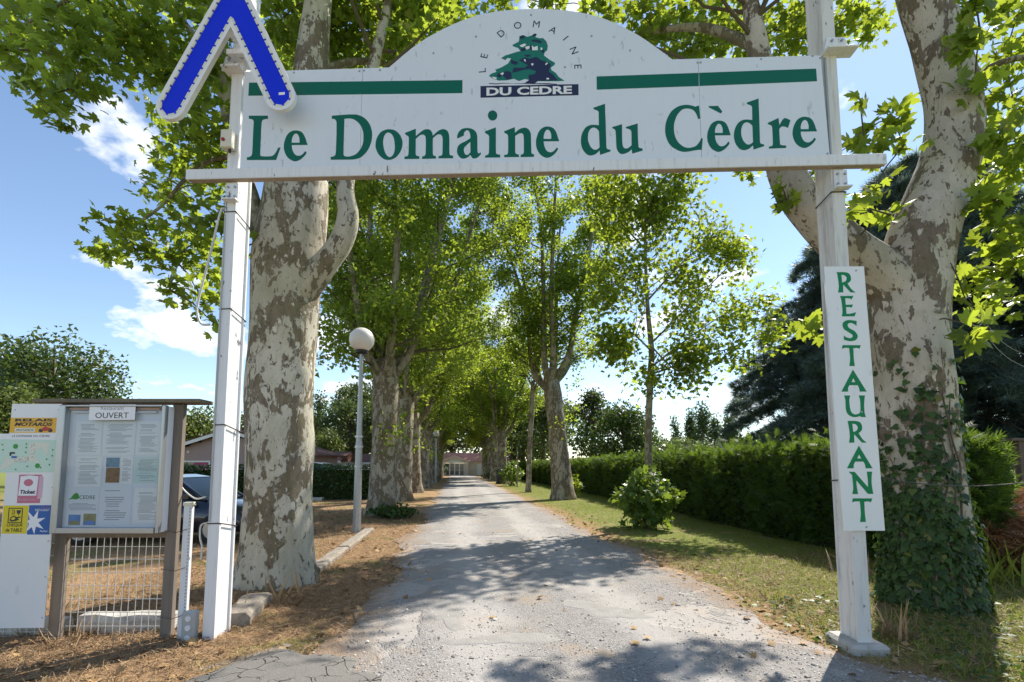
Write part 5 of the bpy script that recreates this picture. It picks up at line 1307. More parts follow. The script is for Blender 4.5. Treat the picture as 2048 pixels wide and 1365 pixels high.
MB().box(((r_[0] + r_[2]) / 2, yb - 0.012, (r_[1] + r_[3]) / 2), (r_[2] - r_[0], 0.02, 0.022)).build('lamp_rail', 'copper', case)
r_ = nbx(BOARD['tube'])
MB().tube([(r_[0], yb - 0.018, (r_[1] + r_[3]) / 2), (r_[2], yb - 0.018, (r_[1] + r_[3]) / 2)], 0.013, 10).build('lamp_tube', 'plastic_white', case)
r_ = nbx(BOARD['ouvert'])
op = flat_shape('open_notice', [[(r_[0], r_[1]), (r_[2], r_[1] + 0.004), (r_[2], r_[3]), (r_[0], r_[3])]], 'paper', nb, yb - 0.0560, 0.0008)
text('print', 'Restaurant', 0.05, (r_[0] + r_[2]) / 2, r_[3] - 0.034, 'ink_grey', op, yb - 0.0572, 0.0006, 0, fit=(0.22, 0.038))
text('print', 'OUVERT', 0.05, (r_[0] + r_[2]) / 2, r_[1] + 0.046, 'ink', op, yb - 0.0572, 0.0006, 0, fit=(0.315, 0.054))

# white panel with stickers, on the left post of the board
wp = tag(empty('sticker_panel', (-4.375, 4.588, 0)), 'tall white sheet panel with stickers and a site map beside the notice board', 'panel')
yp = -0.045
r_ = nbx(STICK['panel'])
flat_shape('panel', [[(-0.435, 0.155), (0.042, 0.160), (0.042, 2.248), (-0.435, 2.248)]], 'clean_white', wp, yp, 0.006)
y1 = yp - 0.0062
for x, z in ((-0.40, 2.19), (0.02, 2.19), (0.02, 1.45), (0.02, 0.95), (0.02, 0.62), (0.02, 0.25), (-0.40, 0.3)):
    MB().tube([(x, y1, z), (x, y1 - 0.004, z)], 0.006, 8).build('screw', 'steel_grey', wp)


def stick(nm, mat, th=0.0008, lay=0.0):
    r_ = nbx(STICK[nm])
    return flat_shape('sticker', [[(r_[0], r_[1]), (r_[2], r_[1]), (r_[2], r_[3]), (r_[0], r_[3])]], mat, wp, y1 - lay, th), r_


yl = y1 - 0.0012
o, r_ = stick('amber', 'print_amber')
xm = (r_[0] + r_[2]) / 2
text('lettering', 'RELAIS', 0.05, xm + 0.005, r_[3] - 0.022, 'ink', o, yl, 0.0005, 0, fit=(0.36, 0.028), bold=0.002)
text('lettering', 'MOTARDS', 0.05, xm + 0.005, r_[3] - 0.062, 'ink', o, yl, 0.0005, 0, fit=(0.37, 0.036), bold=0.002, shear=0.3)
flat_shape('plate', [[(r_[0] + 0.05, r_[1] + 0.008), (r_[0] + 0.245, r_[1] + 0.008), (r_[0] + 0.245, r_[1] + 0.046), (r_[0] + 0.05, r_[1] + 0.046)]], 'print_cream', o, yl, 0.0005)
text('lettering', 'MOTARDS', 0.05, r_[0] + 0.147, r_[1] + 0.026, 'ink', o, yl - 0.0007, 0.0005, 0, fit=(0.17, 0.018), shear=0.3)
bxk, bzk = r_[0] + 0.345, r_[1] + 0.022
for dx in (-0.045, 0.045):
    flat_shape('wheel_print', [[(bxk + dx + 0.022 * math.cos(a_), bzk + 0.018 * math.sin(a_)) for a_ in np.linspace(0, 6.28, 13)[:-1]]], 'ink', o, yl, 0.0005)
flat_shape('bike_print', [[(bxk - 0.05, bzk + 0.012), (bxk - 0.01, bzk - 0.006), (bxk + 0.035, bzk + 0.0), (bxk + 0.052, bzk + 0.024), (bxk + 0.012, bzk + 0.03), (bxk + 0.0, bzk + 0.046), (bxk - 0.02, bzk + 0.03)]], 'print_red', o, yl - 0.0007, 0.0005)

o, r_ = stick('mapb', 'paper', 0.002, 0.0)
yl2 = y1 - 0.0024
text('lettering', 'LE DOMAINE DU CEDRE', 0.05, r_[0] + 0.32, r_[3] - 0.022, 'ink', o, yl2, 0.0005, 0, fit=(0.36, 0.020))
flat_shape('map_ground', [[(r_[0], r_[1] + 0.004), (r_[2] - 0.03, r_[1] + 0.004), (r_[2] - 0.03, r_[3] - 0.06), (r_[0], r_[3] - 0.052)]], 'print_mint', o, yl2, 0.0005)
mp_ = lambda a_, b_: (r_[0] + 0.03 + a_ * 0.51, r_[1] + 0.02 + b_ * 0.28)
flat_shape('map_area', [[mp_(.10, .02), mp_(.30, .28), mp_(.62, .30), mp_(.80, .22), mp_(.68, .45), mp_(.66, .62), mp_(.80, .80), mp_(.90, .52), mp_(.94, .92), mp_(.56, .96), mp_(.56, .50), mp_(.36, .46), mp_(.22, .36), mp_(.18, .46), mp_(.13, .44), mp_(.04, .06)]], 'print_cream', o, yl2 - 0.0007, 0.0005)
m = MB()
rs = np.random.RandomState(3)
for k in range(70):
    a_, b_ = rs.uniform(.28, .66), rs.uniform(.26, .48)
    if k > 50:
        a_, b_ = rs.uniform(.57, .66), rs.uniform(.5, .92)
    x, z = mp_(a_, b_)
    m.add([(x, yl2 - 0.0016, z), (x + .009, yl2 - 0.0016, z), (x + .009, yl2 - 0.0016, z + .004), (x, yl2 - 0.0016, z + .004)], [(0, 1, 2, 3)])
m.build('map_plots', 'ink_grey', o)
for a_, b_, rr_ in ((.30, .82, .024), (.74, .16, .024), (.05, .88, .007), (.07, .70, .008), (.80, .10, .008), (.96, .20, .008), (.50, .78, .008), (.50, .62, .008), (.50, .90, .008), (.34, .04, .007), (1.0, .70, .008), (1.0, .5, .008), (.90, .38, .008), (.55, .14, .008), (.0, .12, .010)):
    x, z = mp_(a_, b_)
    flat_shape('map_tree', [[(x + rr_ * math.cos(q), z + rr_ * math.sin(q)) for q in np.linspace(0, 6.28, 11)[:-1]]], 'print_green', o, yl2 - 0.0018, 0.0005)
x, z = mp_(.20, .5)
flat_shape('map_building', [[(x, z), (x + .018, z), (x + .018, z + .018), (x + .05, z + .018), (x + .05, z + .035), (x, z + .035)]], 'ink', o, yl2 - 0.0018, 0.0005)
x, z = mp_(.24, .42)
flat_shape('map_pool', [[(x, z), (x + .05, z), (x + .05, z + .02), (x, z + .02)]], 'print_blue', o, yl2 - 0.0018, 0.0005)

o, r_ = stick('ticket', 'print_rose')
flat_shape('plate', [[(r_[0] + .008, r_[1] + .07), (r_[2] - .04, r_[1] + .07), (r_[2] - .032, r_[3] - .016), (r_[0] + .10, r_[3] - .007), (r_[0] + .016, r_[3] - .016)]], 'paper', o, yl, 0.0005)
flat_shape('flap', [[(r_[2] - .028, r_[1] + .035), (r_[2] + .012, r_[1] + .05), (r_[2] + .012, r_[3] - .02), (r_[2] - .022, r_[3] - .008)]], 'print_pink', o, yl, 0.0005)
flat_shape('ball', [[(r_[0] + .095 + .044 * math.cos(q), r_[3] - .075 + .034 * math.sin(q)) for q in np.linspace(0, 6.28, 17)[:-1]]], 'print_rose', o, yl - .0007, 0.0005)
text('lettering', 'Ticket', 0.05, r_[0] + .095, r_[1] + .105, 'navy', o, yl - .0007, 0.0005, 0, fit=(.145, .036), bold=0.002, shear=0.2)
text('lettering', 'Restaurant', 0.05, r_[0] + .095, r_[1] + .035, 'print_pink', o, yl, 0.0005, 0, fit=(.16, .024))

o, r_ = stick('yel', 'print_yellow')
a0_, b0_ = r_[0] + .05, r_[1] + .10
m_o = [(a0_, b0_), (a0_ + .135, b0_), (a0_ + .135, b0_ + .14), (a0_, b0_ + .14)]
m_i = [(a0_ + .008, b0_ + .008), (a0_ + .127, b0_ + .008), (a0_ + .127, b0_ + .132), (a0_ + .008, b0_ + .132)]
flat_shape('icon_frame', [m_o, m_i], 'ink', o, yl, 0.0005)
flat_shape('icon_hand', [[(a0_ + .015 + .105 * x, b0_ + .012 + .06 * z) for x, z in ((0, .2), (.1, .7), (.4, .95), (.6, .7), (1, .8), (.95, .6), (.7, .45), (.9, .3), (.6, .1), (.2, 0))], [(a0_ + .015 + .105 * x, b0_ + .012 + .06 * z) for x, z in ((.12, .3), (.18, .6), (.4, .75), (.55, .5), (.4, .25))]], 'ink', o, yl, 0.0005)
flat_shape('icon_glass', [[(a0_ + .075, b0_ + .118), (a0_ + .12, b0_ + .118), (a0_ + .112, b0_ + .088), (a0_ + .1, b0_ + .082), (a0_ + .1, b0_ + .07), (a0_ + .094, b0_ + .07), (a0_ + .094, b0_ + .082), (a0_ + .083, b0_ + .088)]], 'navy', o, yl, 0.0005)
for k in range(2):
    flat_shape('icon_steam', [[(a0_ + .03 + k * .016 + .010 * math.sin(q * 3), b0_ + .075 + q * .05) for q in np.linspace(0, 1, 6)] + [(a0_ + .036 + k * .016 + .010 * math.sin(q * 3), b0_ + .075 + q * .05) for q in np.linspace(1, 0, 6)]], 'ink', o, yl, 0.0005)
text('lettering', 'CHEQUE', 0.05, r_[0] + .118, r_[1] + .078, 'ink', o, yl, 0.0005, 0, fit=(.15, .034), bold=0.001)
text('lettering', 'de TABLE', 0.05, r_[0] + .115, r_[1] + .034, 'ink', o, yl, 0.0005, 0, fit=(.155, .032), bold=0.001)

o, r_ = stick('blu', 'print_blue')
cx_, cz_ = r_[0] + .055, r_[1] + .115
star = []
for k in range(14):
    q = k * math.pi / 7 + 0.35
    rr_ = (.115 if k % 2 == 0 else .045)
    star.append((max(r_[0] - .006, cx_ + rr_ * math.cos(q)), max(r_[1] + .004, cz_ + rr_ * 1.05 * math.sin(q))))
flat_shape('star', [star], 'paper', o, yl, 0.0005)
text('lettering', 'chèque', 0.05, r_[2] - .055, r_[3] - .020, 'print_rose', o, yl - .0007, 0.0005, 0, fit=(.075, .018))
text('lettering', 'RESTAURANT', 0.05, r_[2] - .082, r_[3] - .045, 'paper', o, yl - .0007, 0.0005, 0, fit=(.135, .022))
flat_shape('swirl', [[(r_[2] - .09 + .07 * q, r_[1] + .028 + .004 * math.sin(q * 14)) for q in np.linspace(0, 1, 12)] + [(r_[2] - .09 + .07 * q, r_[1] + .034 + .006 * math.sin(q * 14)) for q in np.linspace(1, 0, 12)]], 'paper', o, yl - .0007, 0.0005)


# welded mesh fence panels, each wire a part
def mesh_fence(x0, x1, y, z0, z1, nv, zs, label, tilt=0.0):
    e = tag(empty('mesh_fence', (x0, y, 0)), label, 'fence', 'white welded mesh fence panels')
    W = x1 - x0
    for k in range(nv):
        x = W * (k + 0.5) / nv
        MB().bar((x, 0, z0), (x + 0.004 * math.sin(k * 2.1), 0.004 * math.sin(k), z1), 0.0032, 6).build('wire', 'wire_white', e)
    for z in zs:
        MB().bar((0, -0.006, z - tilt * W), (W, -0.006, z + tilt * W), 0.0032, 6).build('wire', 'wire_white', e)
    return e


mesh_fence(-4.285, -3.325, 4.71, 0.03, 0.99, 14, [0.975, 0.87, 0.75, 0.625, 0.50, 0.375, 0.25, 0.12], 'white welded mesh panel under the glazed notice case')
mesh_fence(-5.9, -4.42, 4.73, 0.0, 0.95, 20, [0.90, 0.78, 0.65, 0.52, 0.40, 0.27, 0.15, 0.06], 'white welded mesh panel behind the sticker panel')


def rubble_wall(a_, b_, w, h_, label, seed):
    o = kerb(a_, b_, w, h_, label, 'whitewash', seed)
    o.name = 'low_wall'
    o['category'] = 'wall'
    o['group'] = 'whitewashed footings under the mesh fence'
    return o


rubble_wall((-4.27, 4.86), (-3.35, 4.93), 0.16, 0.19, 'flaking whitewashed footing under the mesh below the notice case', 11)
rubble_wall((-6.2, 4.72), (-4.42, 4.86), 0.16, 0.15, 'whitewashed footing under the mesh left of the board', 12)

pp = tag(empty('slotted_post', (-3.14, 4.66, 0)), 'short white slotted metal post beside the notice board', 'post')
MB().box((0, 0, 0.62), (0.055, 0.055, 1.30), 0, 0.004).build('shaft', 'plastic_white', pp)
MB().box((0.035, 0.0, 0.62), (0.014, 0.05, 1.295), 0, 0.002).build('flange', 'plastic_white', pp)
MB().box((0.008, 0, 1.285), (0.085, 0.07, 0.035), 0, 0.004).build('cap', 'plastic_cream', pp)
for k in range(38):
    MB().box((0.0352, -0.0262, 0.06 + k * 0.032), (0.006, 0.002, 0.010)).build('slot', 'ink', pp)
for z in (0.22, 0.66, 1.02):
    tag(MB().tube([(-3.33, 4.60, z + 0.02), (-3.2, 4.595, z), (-3.105, 4.61, z + 0.03)], 0.003, 5).build('tie_wire', 'wire_dark'), 'dark tie wire round the notice board post at %s' % {0.22: 'foot height', 0.66: 'mid height', 1.02: 'the case bottom'}[z], 'wire', 'tie wires on the notice board')
jb = tag(empty('junction_box', (-3.02, 4.60, 0)), 'small grey junction box standing at the foot of the left gate post', 'junction box')
MB().box((0, 0, 0.15), (0.115, 0.09, 0.285), 0.12, 0.010).build('housing', 'plastic_grey', jb)
for z in (0.06, 0.15, 0.235):
    MB().tube([(0.006, -0.040, z), (0.0055, -0.052, z)], 0.026, 14).build('knockout', 'plastic_white', jb)

# lamp post
lp = tag(empty('lamp_post', (-3.77, 11.7, 0)), 'tall grey lamp post with white globe beside the second left plane tree', 'lamp post', 'globe lamps along the avenue')
MB().tube([(0, 0, -0.05), (0.0, 0, 2.2), (0.0, 0, 2.25), (0.0, 0, 4.5)], [0.105, 0.085, 0.075, 0.045], 8).build('pole', 'galv', lp)
MB().lathe([(0.05, 4.44), (0.15, 4.47), (0.16, 4.53), (0.11, 4.56)], (0, 0, 0), 20).build('collar', 'cable_black', lp)
sp_prof = [(0.305 * math.sin(a_), 4.81 - 0.305 * math.cos(a_)) for a_ in np.linspace(0.35, 3.12, 18)]
MB().lathe(sp_prof, (0, 0, 0), 28).build('globe', 'globe', lp, True)
for z in (1.62, 2.1, 2.35):
    MB().lathe([(0.10, z), (0.10, z + 0.05)], (0, 0, 0), 12).build('band', 'alu', lp)
q = av(-1.95, 47)
lp2 = tree_copy(lp, q, 0, (1, 1), 'far white globe lamp between trunks deep in the left row', 'globe lamps along the avenue')
# ------------------------------------------------------------------ plane trees
def attach_twigs(mb, nodes, blobs, r_=0.014):
    """join leaf clumps to the limbs by the shortest chain of twigs"""
    nodes = [np.array(n) for n in nodes]
    todo = [np.array(b_[:3]) for b_ in blobs]
    while todo:
        best = None
        A = np.array(nodes)
        for i, q in enumerate(todo):
            dd = np.linalg.norm(A - q, axis=1)
            j = int(dd.argmin())
            if best is None or dd[j] < best[0]:
                best = (dd[j], i, j)
        _, i, j = best
        p, q = nodes[j], todo.pop(i)
        m_ = (p + q) / 2 + np.array([0, 0, 0.08 * np.linalg.norm(q - p)])
        mb.tube([p, m_, q], [r_, r_ * 0.75, r_ * 0.4], 5, cap=False)
        nodes += [m_, q]


def clump_points(blobs, dens, rng, squash=0.8):
    out = []
    for x, y, z, r_ in blobs:
        n = max(4, int(dens * (r_ / 0.35) ** 2))
        q = np.clip(rng.normal(0, 0.5, (n, 3)), -0.95, 0.95) * r_
        q[:, 2] *= squash
        out.append(q + np.array([x, y, z]))
    return np.concatenate(out)


def limb_mesh(path, r0, r1, mat, parent, n=12, steps=18, seed=0, amp=0.06):
    P = interp_path(path, steps)
    rr = r0 + (r1 - r0) * np.linspace(0, 1, steps) ** 0.85
    return MB().tube(P, rr, n, True, bumpy(seed, amp)).build('limb', mat, parent, True)


# --- the big plane on the left, just behind the gate
rng = np.random.default_rng(11)
T1 = tag(empty('plane_tree', (0, 0, 0)), 'massive mottled plane tree just behind the left gate post', 'tree', 'plane trees lining the drive')
P = interp_path([(-3.32, 6.78, -0.15), (-3.29, 6.75, 1.18), (-3.32, 6.75, 2.6), (-3.30, 6.75, 3.77), (-3.27, 6.75, 4.67), (-3.23, 6.75, 5.36), (-3.2, 6.75, 5.95)], 46)
rr = np.interp(P[:, 2], [-0.15, 0.4, 1.18, 2.6, 3.77, 4.67, 5.2, 5.95], [0.50, 0.455, 0.42, 0.455, 0.465, 0.485, 0.475, 0.42])
MB().tube(P, rr, 40, True, bumpy(21, 0.055, 0.16, [(0.95, 5.6, 0.10, 0.30), (2.9, 5.9, 0.12, 0.14), (1.9, 0.2, 0.06, 0.25)])).build('trunk', 'bark_left', T1, True)
t1_l = [[(-3.22, 6.75, 5.6), (-3.12, 6.75, 6.6), (-3.04, 6.75, 7.75), (-3.0, 6.8, 8.9), (-2.9, 7.0, 11.0), (-3.1, 7.2, 14.0)],
        [(-3.45, 6.65, 4.75), (-3.86, 6.6, 5.6), (-4.20, 6.6, 7.05), (-4.55, 6.5, 8.5), (-4.95, 6.3, 10.0), (-5.7, 6.1, 12.9)],
        [(-3.05, 6.65, 4.10), (-2.72, 6.6, 4.48), (-2.46, 6.6, 4.86), (-2.37, 6.6, 5.25), (-2.42, 6.62, 5.8), (-2.25, 6.8, 7.05), (-2.1, 7.1, 8.66), (-1.8, 7.6, 11.2)],
        [(-4.3, 6.5, 7.4), (-4.75, 6.0, 7.95), (-5.6, 5.7, 7.75), (-6.3, 5.5, 7.0)],
        [(-4.0, 6.6, 6.2), (-4.6, 6.6, 6.0), (-5.1, 6.6, 5.4), (-5.6, 6.5, 4.9)],
        [(-3.05, 6.75, 7.6), (-2.5, 7.4, 8.4), (-1.7, 8.2, 8.9), (-0.8, 8.8, 9.2)]]
for k, (pth_, ra, rb) in enumerate(zip(t1_l, (0.39, 0.19, 0.25, 0.05, 0.04, 0.07), (0.08, 0.06, 0.05, 0.012, 0.012, 0.02))):
    if k == 2:
        Pk = interp_path(pth_, 34)
        rk = np.interp(np.linspace(0, 1, 34), [0, 0.2, 0.36, 0.44, 0.55, 1], [0.24, 0.175, 0.165, 0.15, 0.125, 0.05])
        MB().tube(Pk, rk, 18, True, bumpy(77, 0.09)).build('limb', 'bark_left', T1, True)
    else:
        limb_mesh(pth_, ra, rb, 'bark_left' if ra > 0.2 else 'bark_limb', T1, 16 if ra > 0.2 else 8, 22, 30 + k)
mb = MB()
nodes = [q for pth_ in t1_l for q in interp_path(pth_, 16)]
attach_twigs(mb, nodes, LEFT_CLUMPS)
up_limbs = [t1_l[0][3:], t1_l[1][3:], t1_l[2][5:]]
subs, segs = branch_out(up_limbs, rng, 16, 2.3, 0.05, 0.2, 3)
wood_twigs(mb, subs)
tag(mb.build('twigs', 'twig', T1), kind='stuff')
pc = np.concatenate([clump_points([c for c in LEFT_CLUMPS if c[0] < -3.6], 78, rng), clump_points([c for c in LEFT_CLUMPS if c[0] >= -3.6], 90, rng)])
ps = seg_points(segs, 40, 0.22, rng)
ps = ps[ps[:, 2] > 8.2]
pts = np.concatenate([pc, ps])
V, F = join_vf([leaves(pc, rng.uniform(0.08, 0.165, len(pc)), 'plane_hi', rng, 0.8, 0.75), leaves(ps, rng.uniform(0.09, 0.17, len(ps)), 'plane', rng, 0.8, 0.75)])
tag(np_mesh('crown', V, F, 'plane_leaf', T1), kind='stuff')

# --- the big plane on the right, ivy at its foot
rng = np.random.default_rng(12)
R0 = tag(empty('plane_tree', (0, 0, 0)), 'massive pale plane tree with ivy-clad foot behind the restaurant sign', 'tree', 'plane trees lining the drive')
rp = [(5.06, 5.92, -0.15), (5.05, 5.9, 1.24), (5.03, 5.9, 2.48), (5.02, 5.9, 3.12), (5.04, 5.9, 4.0), (5.10, 5.9, 4.6)]
P = interp_path(rp, 42)
R0_r = lambda z: np.interp(z, [-0.15, 0.3, 1.24, 2.48, 3.12, 4.0, 4.6], [0.48, 0.455, 0.42, 0.40, 0.405, 0.42, 0.40])
R0_j = bumpy(22, 0.05, 0.04, [(2.55, 0.2, 0.20, 0.16), (2.75, 4.3, 0.05, 0.22), (2.6, 5.0, 0.05, 0.22)])
r0_l = [[(5.08, 5.9, 4.2), (5.30, 5.9, 4.75), (5.55, 5.9, 5.1), (5.80, 5.9, 5.78), (5.84, 5.9, 6.48), (5.72, 5.9, 7.19), (5.55, 5.9, 7.92), (5.33, 5.95, 9.4), (5.35, 6.0, 12.5)],
        [(5.12, 5.9, 3.45), (4.86, 5.9, 3.98), (4.40, 5.92, 4.40), (4.0, 5.95, 4.85), (3.66, 6.0, 5.47), (3.45, 6.0, 6.48), (3.32, 6.0, 7.48), (3.27, 6.1, 8.5), (3.1, 6.3, 11.0)],
        [(5.82, 5.9, 6.4), (6.1, 5.6, 6.7), (6.5, 5.3, 6.5), (6.9, 5.1, 5.8)],
        [(3.36, 6.0, 7.3), (2.9, 6.6, 8.2), (2.2, 7.4, 8.9), (1.3, 8.2, 9.3)]]
_TP = rp[:4] + [(5.06, 5.9, 3.9), (5.25, 5.9, 4.55), (5.52, 5.9, 5.15), (5.76, 5.9, 5.78), (5.84, 5.9, 6.48), (5.72, 5.9, 7.19), (5.55, 5.9, 7.92), (5.33, 5.95, 9.4), (5.35, 6.0, 12.5)]
_TR = [0.48, 0.42, 0.40, 0.405, 0.42, 0.385, 0.35, 0.325, 0.30, 0.285, 0.265, 0.20, 0.10]
P0 = interp_path(_TP, 96)
r_0 = np.interp(np.linspace(0, 1, 96), np.linspace(0, 1, len(_TR)), _TR)
MB().tube(P0, r_0, 40, True, R0_j).build('trunk', 'bark_right', R0, True)
P1 = interp_path(r0_l[1], 34)
r_1 = np.interp(np.linspace(0, 1, 34), [0, 0.12, 0.26, 0.5, 0.65, 1], [0.22, 0.33, 0.27, 0.22, 0.15, 0.06])
MB().tube(P1, r_1, 22, True, bumpy(42, 0.05)).build('limb', 'bark_right', R0, True)
limb_mesh(r0_l[2], 0.06, 0.012, 'bark_limb', R0, 8, 14, 43)
limb_mesh(r0_l[3], 0.09, 0.02, 'bark_limb', R0, 8, 14, 44)
mb = MB()
nodes = [q for pth_ in r0_l for q in interp_path(pth_, 16)]
attach_twigs(mb, nodes, RIGHT_CLUMPS, 0.011)
subs, segs = branch_out([r0_l[0][6:], r0_l[1][5:]], rng, 14, 2.2, 0.1, 0.2, 3)
wood_twigs(mb, subs)
tag(mb.build('twigs', 'twig', R0), kind='stuff')
near = [c for c in RIGHT_CLUMPS if c[1] < 6.4]
far = [c for c in RIGHT_CLUMPS if c[1] >= 6.4]
pn = clump_points(near, 46, rng)
pf = clump_points(far, 100, rng)
ps = seg_points(segs, 32, 0.22, rng)
ps = ps[ps[:, 2] > 8.6]
A = leaves(pn, rng.uniform(0.10, 0.23, len(pn)), 'plane_hi', rng, 0.7, 0.75)
Bv = leaves(np.concatenate([pf, ps]), rng.uniform(0.09, 0.17, len(pf) + len(ps)), 'plane', rng, 0.8, 0.75)
V, F = join_vf([A, Bv])
tag(np_mesh('crown', V, F, 'young_leaf', R0), kind='stuff')

# ivy climbing its foot
rng = np.random.default_rng(13)
iv = []
ivn = []
for _ in range(30000):
    z = rng.uniform(0.02, 3.35)
    a_ = rng.uniform(math.pi * 0.85, math.pi * 2.25)
    side = 0.5 + 0.5 * math.sin(3.1 * a_ + 0.8) * math.sin(1.7 * z + a_)
    pr_ = 1.0 if z < 1.1 + 0.3 * math.sin(2 * a_) else max(0.0, 0.6 - 0.3 * (z - 1.1)) * side
    bare = math.exp(-((a_ - 5.45) / 0.28) ** 2 - ((z - 0.75) / 0.5) ** 2)
    if rng.uniform() > pr_ * (1 - 0.95 * bare) * 0.26:
        continue
    c = np.array([np.interp(z, [q[2] for q in rp], [q[0] for q in rp]), 5.9, z])
    n_ = np.array([math.cos(a_), math.sin(a_), 0.0])
    jr = float(R0_j(np.array([0, 0, z]), np.array([a_]), 0)[0])
    iv.append(c + n_ * (R0_r(z) * max(1.0, jr) + rng.uniform(0.01, 0.07 if z < 1.5 else 0.04)))
    ivn.append(n_)
    if len(iv) >= 4600:
        break
iv, ivn = np.array(iv), np.array(ivn)
V, F = leaves(iv, rng.uniform(0.055, 0.11, len(iv)), 'ivy', rng, 0.35, 0.38, ivn * 1.0, np.tile([0, 0, -1.0], (len(iv), 1)), 1.0)
ivo = tag(empty('ivy_plant', (5.0, 5.2, 0)), 'dark green ivy climbing the foot of the right plane trunk', 'ivy')
o = np_mesh('foliage', V - np.array([5.0, 5.2, 0]), F, 'ivy_leaf', ivo)
tag(o, kind='stuff')
mb = MB()
for k in range(9):
    a0 = rng.uniform(math.pi * 1.0, math.pi * 2.1)
    pth_ = []
    for z in np.linspace(0, rng.uniform(1.6, 3.2), 12):
        a0 += rng.normal(0, 0.09)
        pth_.append((5.04 + math.cos(a0) * (R0_r(z) * 1.03 + 0.012) - 5.0, 5.9 + math.sin(a0) * (R0_r(z) * 1.03 + 0.012) - 5.2, z))
    mb.tube(pth_, np.linspace(0.016, 0.006, 12), 5)
tag(mb.build('stem', 'bark_plain', ivo), kind='stuff')


# --- avenue trees: three built, the rest copies
def avenue_tree(seed, trunk_h, r_base, limb_n, H, spread, leaf_kind, n_sub, per, lean=(0, 0), label='', mat='bark_far', fork_low=None, sub_len=2.5, epi=40, leafmat='plane_leaf', lsz=(0.11, 0.185)):
    rng = np.random.default_rng(seed)
    t = empty('plane_tree', (0, 0, 0))
    tag(t, label, 'tree', 'plane trees lining the drive')
    tp = [(0, 0, -0.15), (lean[0] * 0.3, lean[1] * 0.3, trunk_h * 0.4), (lean[0] * 0.8, lean[1] * 0.8, trunk_h * 0.8), (lean[0], lean[1], trunk_h)]
    P = interp_path(tp, 24)
    rr = np.interp(P[:, 2] / trunk_h, [0, 0.1, 0.5, 0.85, 1], [r_base * 1.15, r_base, r_base * 0.86, r_base * 0.92, r_base * 0.75])
    MB().tube(P, rr, 24, True, bumpy(seed, 0.08, 0.16, [(trunk_h * 0.7, 1.0, 0.16, 0.2), (trunk_h * 0.5, 4.4, 0.12, 0.2)])).build('trunk', mat, t, True)
    limbs = []
    top = np.array(tp[-1])
    a0 = rng.uniform(0, 6.28)
    for k in range(limb_n):
        a_ = a0 + k * 6.283 / limb_n + rng.uniform(-0.25, 0.25)
        d_ = np.array([math.cos(a_), math.sin(a_), 0])
        sp_ = spread * rng.uniform(0.55, 1.1)
        h0 = -rng.uniform(0.1, 0.9)
        hh = (H - trunk_h) * rng.uniform(0.82, 1.05)
        pth_ = [top + d_ * r_base * 0.15 + np.array([0, 0, h0]), top + d_ * (r_base * 0.7 + sp_ * 0.16) + np.array([0, 0, h0 + hh * 0.11]),
                top + d_ * sp_ * 0.42 + np.array([0, 0, hh * 0.34]) + rng.normal(0, 0.15, 3), top + d_ * sp_ * 0.75 + np.array([0, 0, hh * 0.68]) + rng.normal(0, 0.25, 3),
                top + d_ * sp_ + np.array([0, 0, hh])]
        limbs.append(pth_)
        rl = r_base * rng.uniform(0.36, 0.5)
        Pl = interp_path(pth_, 20)
        MB().tube(Pl, rl + (0.03 - rl) * np.linspace(0, 1, 20) ** 0.7, 10, True, bumpy(seed * 7 + k, 0.06)).build('limb', 'bark_limb', t, True)
    subs, segs = branch_out(limbs, rng, n_sub, sub_len, 0.16, 0.12, 3, 0.045)
    mb = MB()
    wood_twigs(mb, subs)
    tag(mb.build('twigs', 'twig', t), kind='stuff')
    pts = seg_points(segs, per, 0.24, rng)
    if epi:
        e_ = []
        for k in range(3):
            a_ = rng.uniform(0, 6.28)
            z = trunk_h * rng.uniform(0.5, 0.95)
            e_.append(np.array([math.cos(a_) * r_base * 1.4, math.sin(a_) * r_base * 1.4, z]) + rng.normal(0, 0.3, (epi, 3)))
        pts = np.concatenate([pts] + e_)
    V, F = leaves(pts, rng.uniform(lsz[0], lsz[1], len(pts)), leaf_kind, rng, 0.75, 0.75)
    tag(np_mesh('crown', V, F, leafmat, t), kind='stuff')
    return t


T2 = avenue_tree(102, 5.3, 0.46, 6, 18.5, 4.9, 'star', 22, 74, (0.05, 0), 'second plane tree of the left row, close behind the globe lamp', 'bark_far', epi=70)
q = av(-2.45, 16.5)
T2.location = tuple(q)
R2 = avenue_tree(105, 6.3, 0.52, 7, 18.0, 5.3, 'star', 20, 70, (-0.55, 0.1), 'stout plane tree leaning over the drive right of centre', 'bark_far', epi=50)
q = av(5.4, 23.8)
R2.location = tuple(q)
A1 = avenue_tree(107, 5.4, 0.42, 6, 17.5, 5.0, 'star', 24, 70, (0.1, 0.1), 'third plane tree of the left row, half hidden by the second', 'bark_far')
A1.location = tuple(av(-2.5, 23.2))
ordn = ['fourth', 'fifth', 'sixth', 'seventh', 'eighth', 'ninth', 'tenth', 'eleventh']
srcs = [T2, A1, R2]
rs = np.random.RandomState(9)
for k, s in enumerate((30.2, 38.0, 44.8, 52.0, 59.5, 66, 72.0)):
    tree_copy([A1, T2, A1, T2, A1, A1, T2][k], av(-2.45 + rs.uniform(-.1, .1), s), rs.uniform(0, 6.28), (rs.uniform(1.0, 1.14), rs.uniform(.9, 1.05)),
              ordn[k] + ' plane tree from the gate in the left row of the drive', 'plane trees lining the drive')
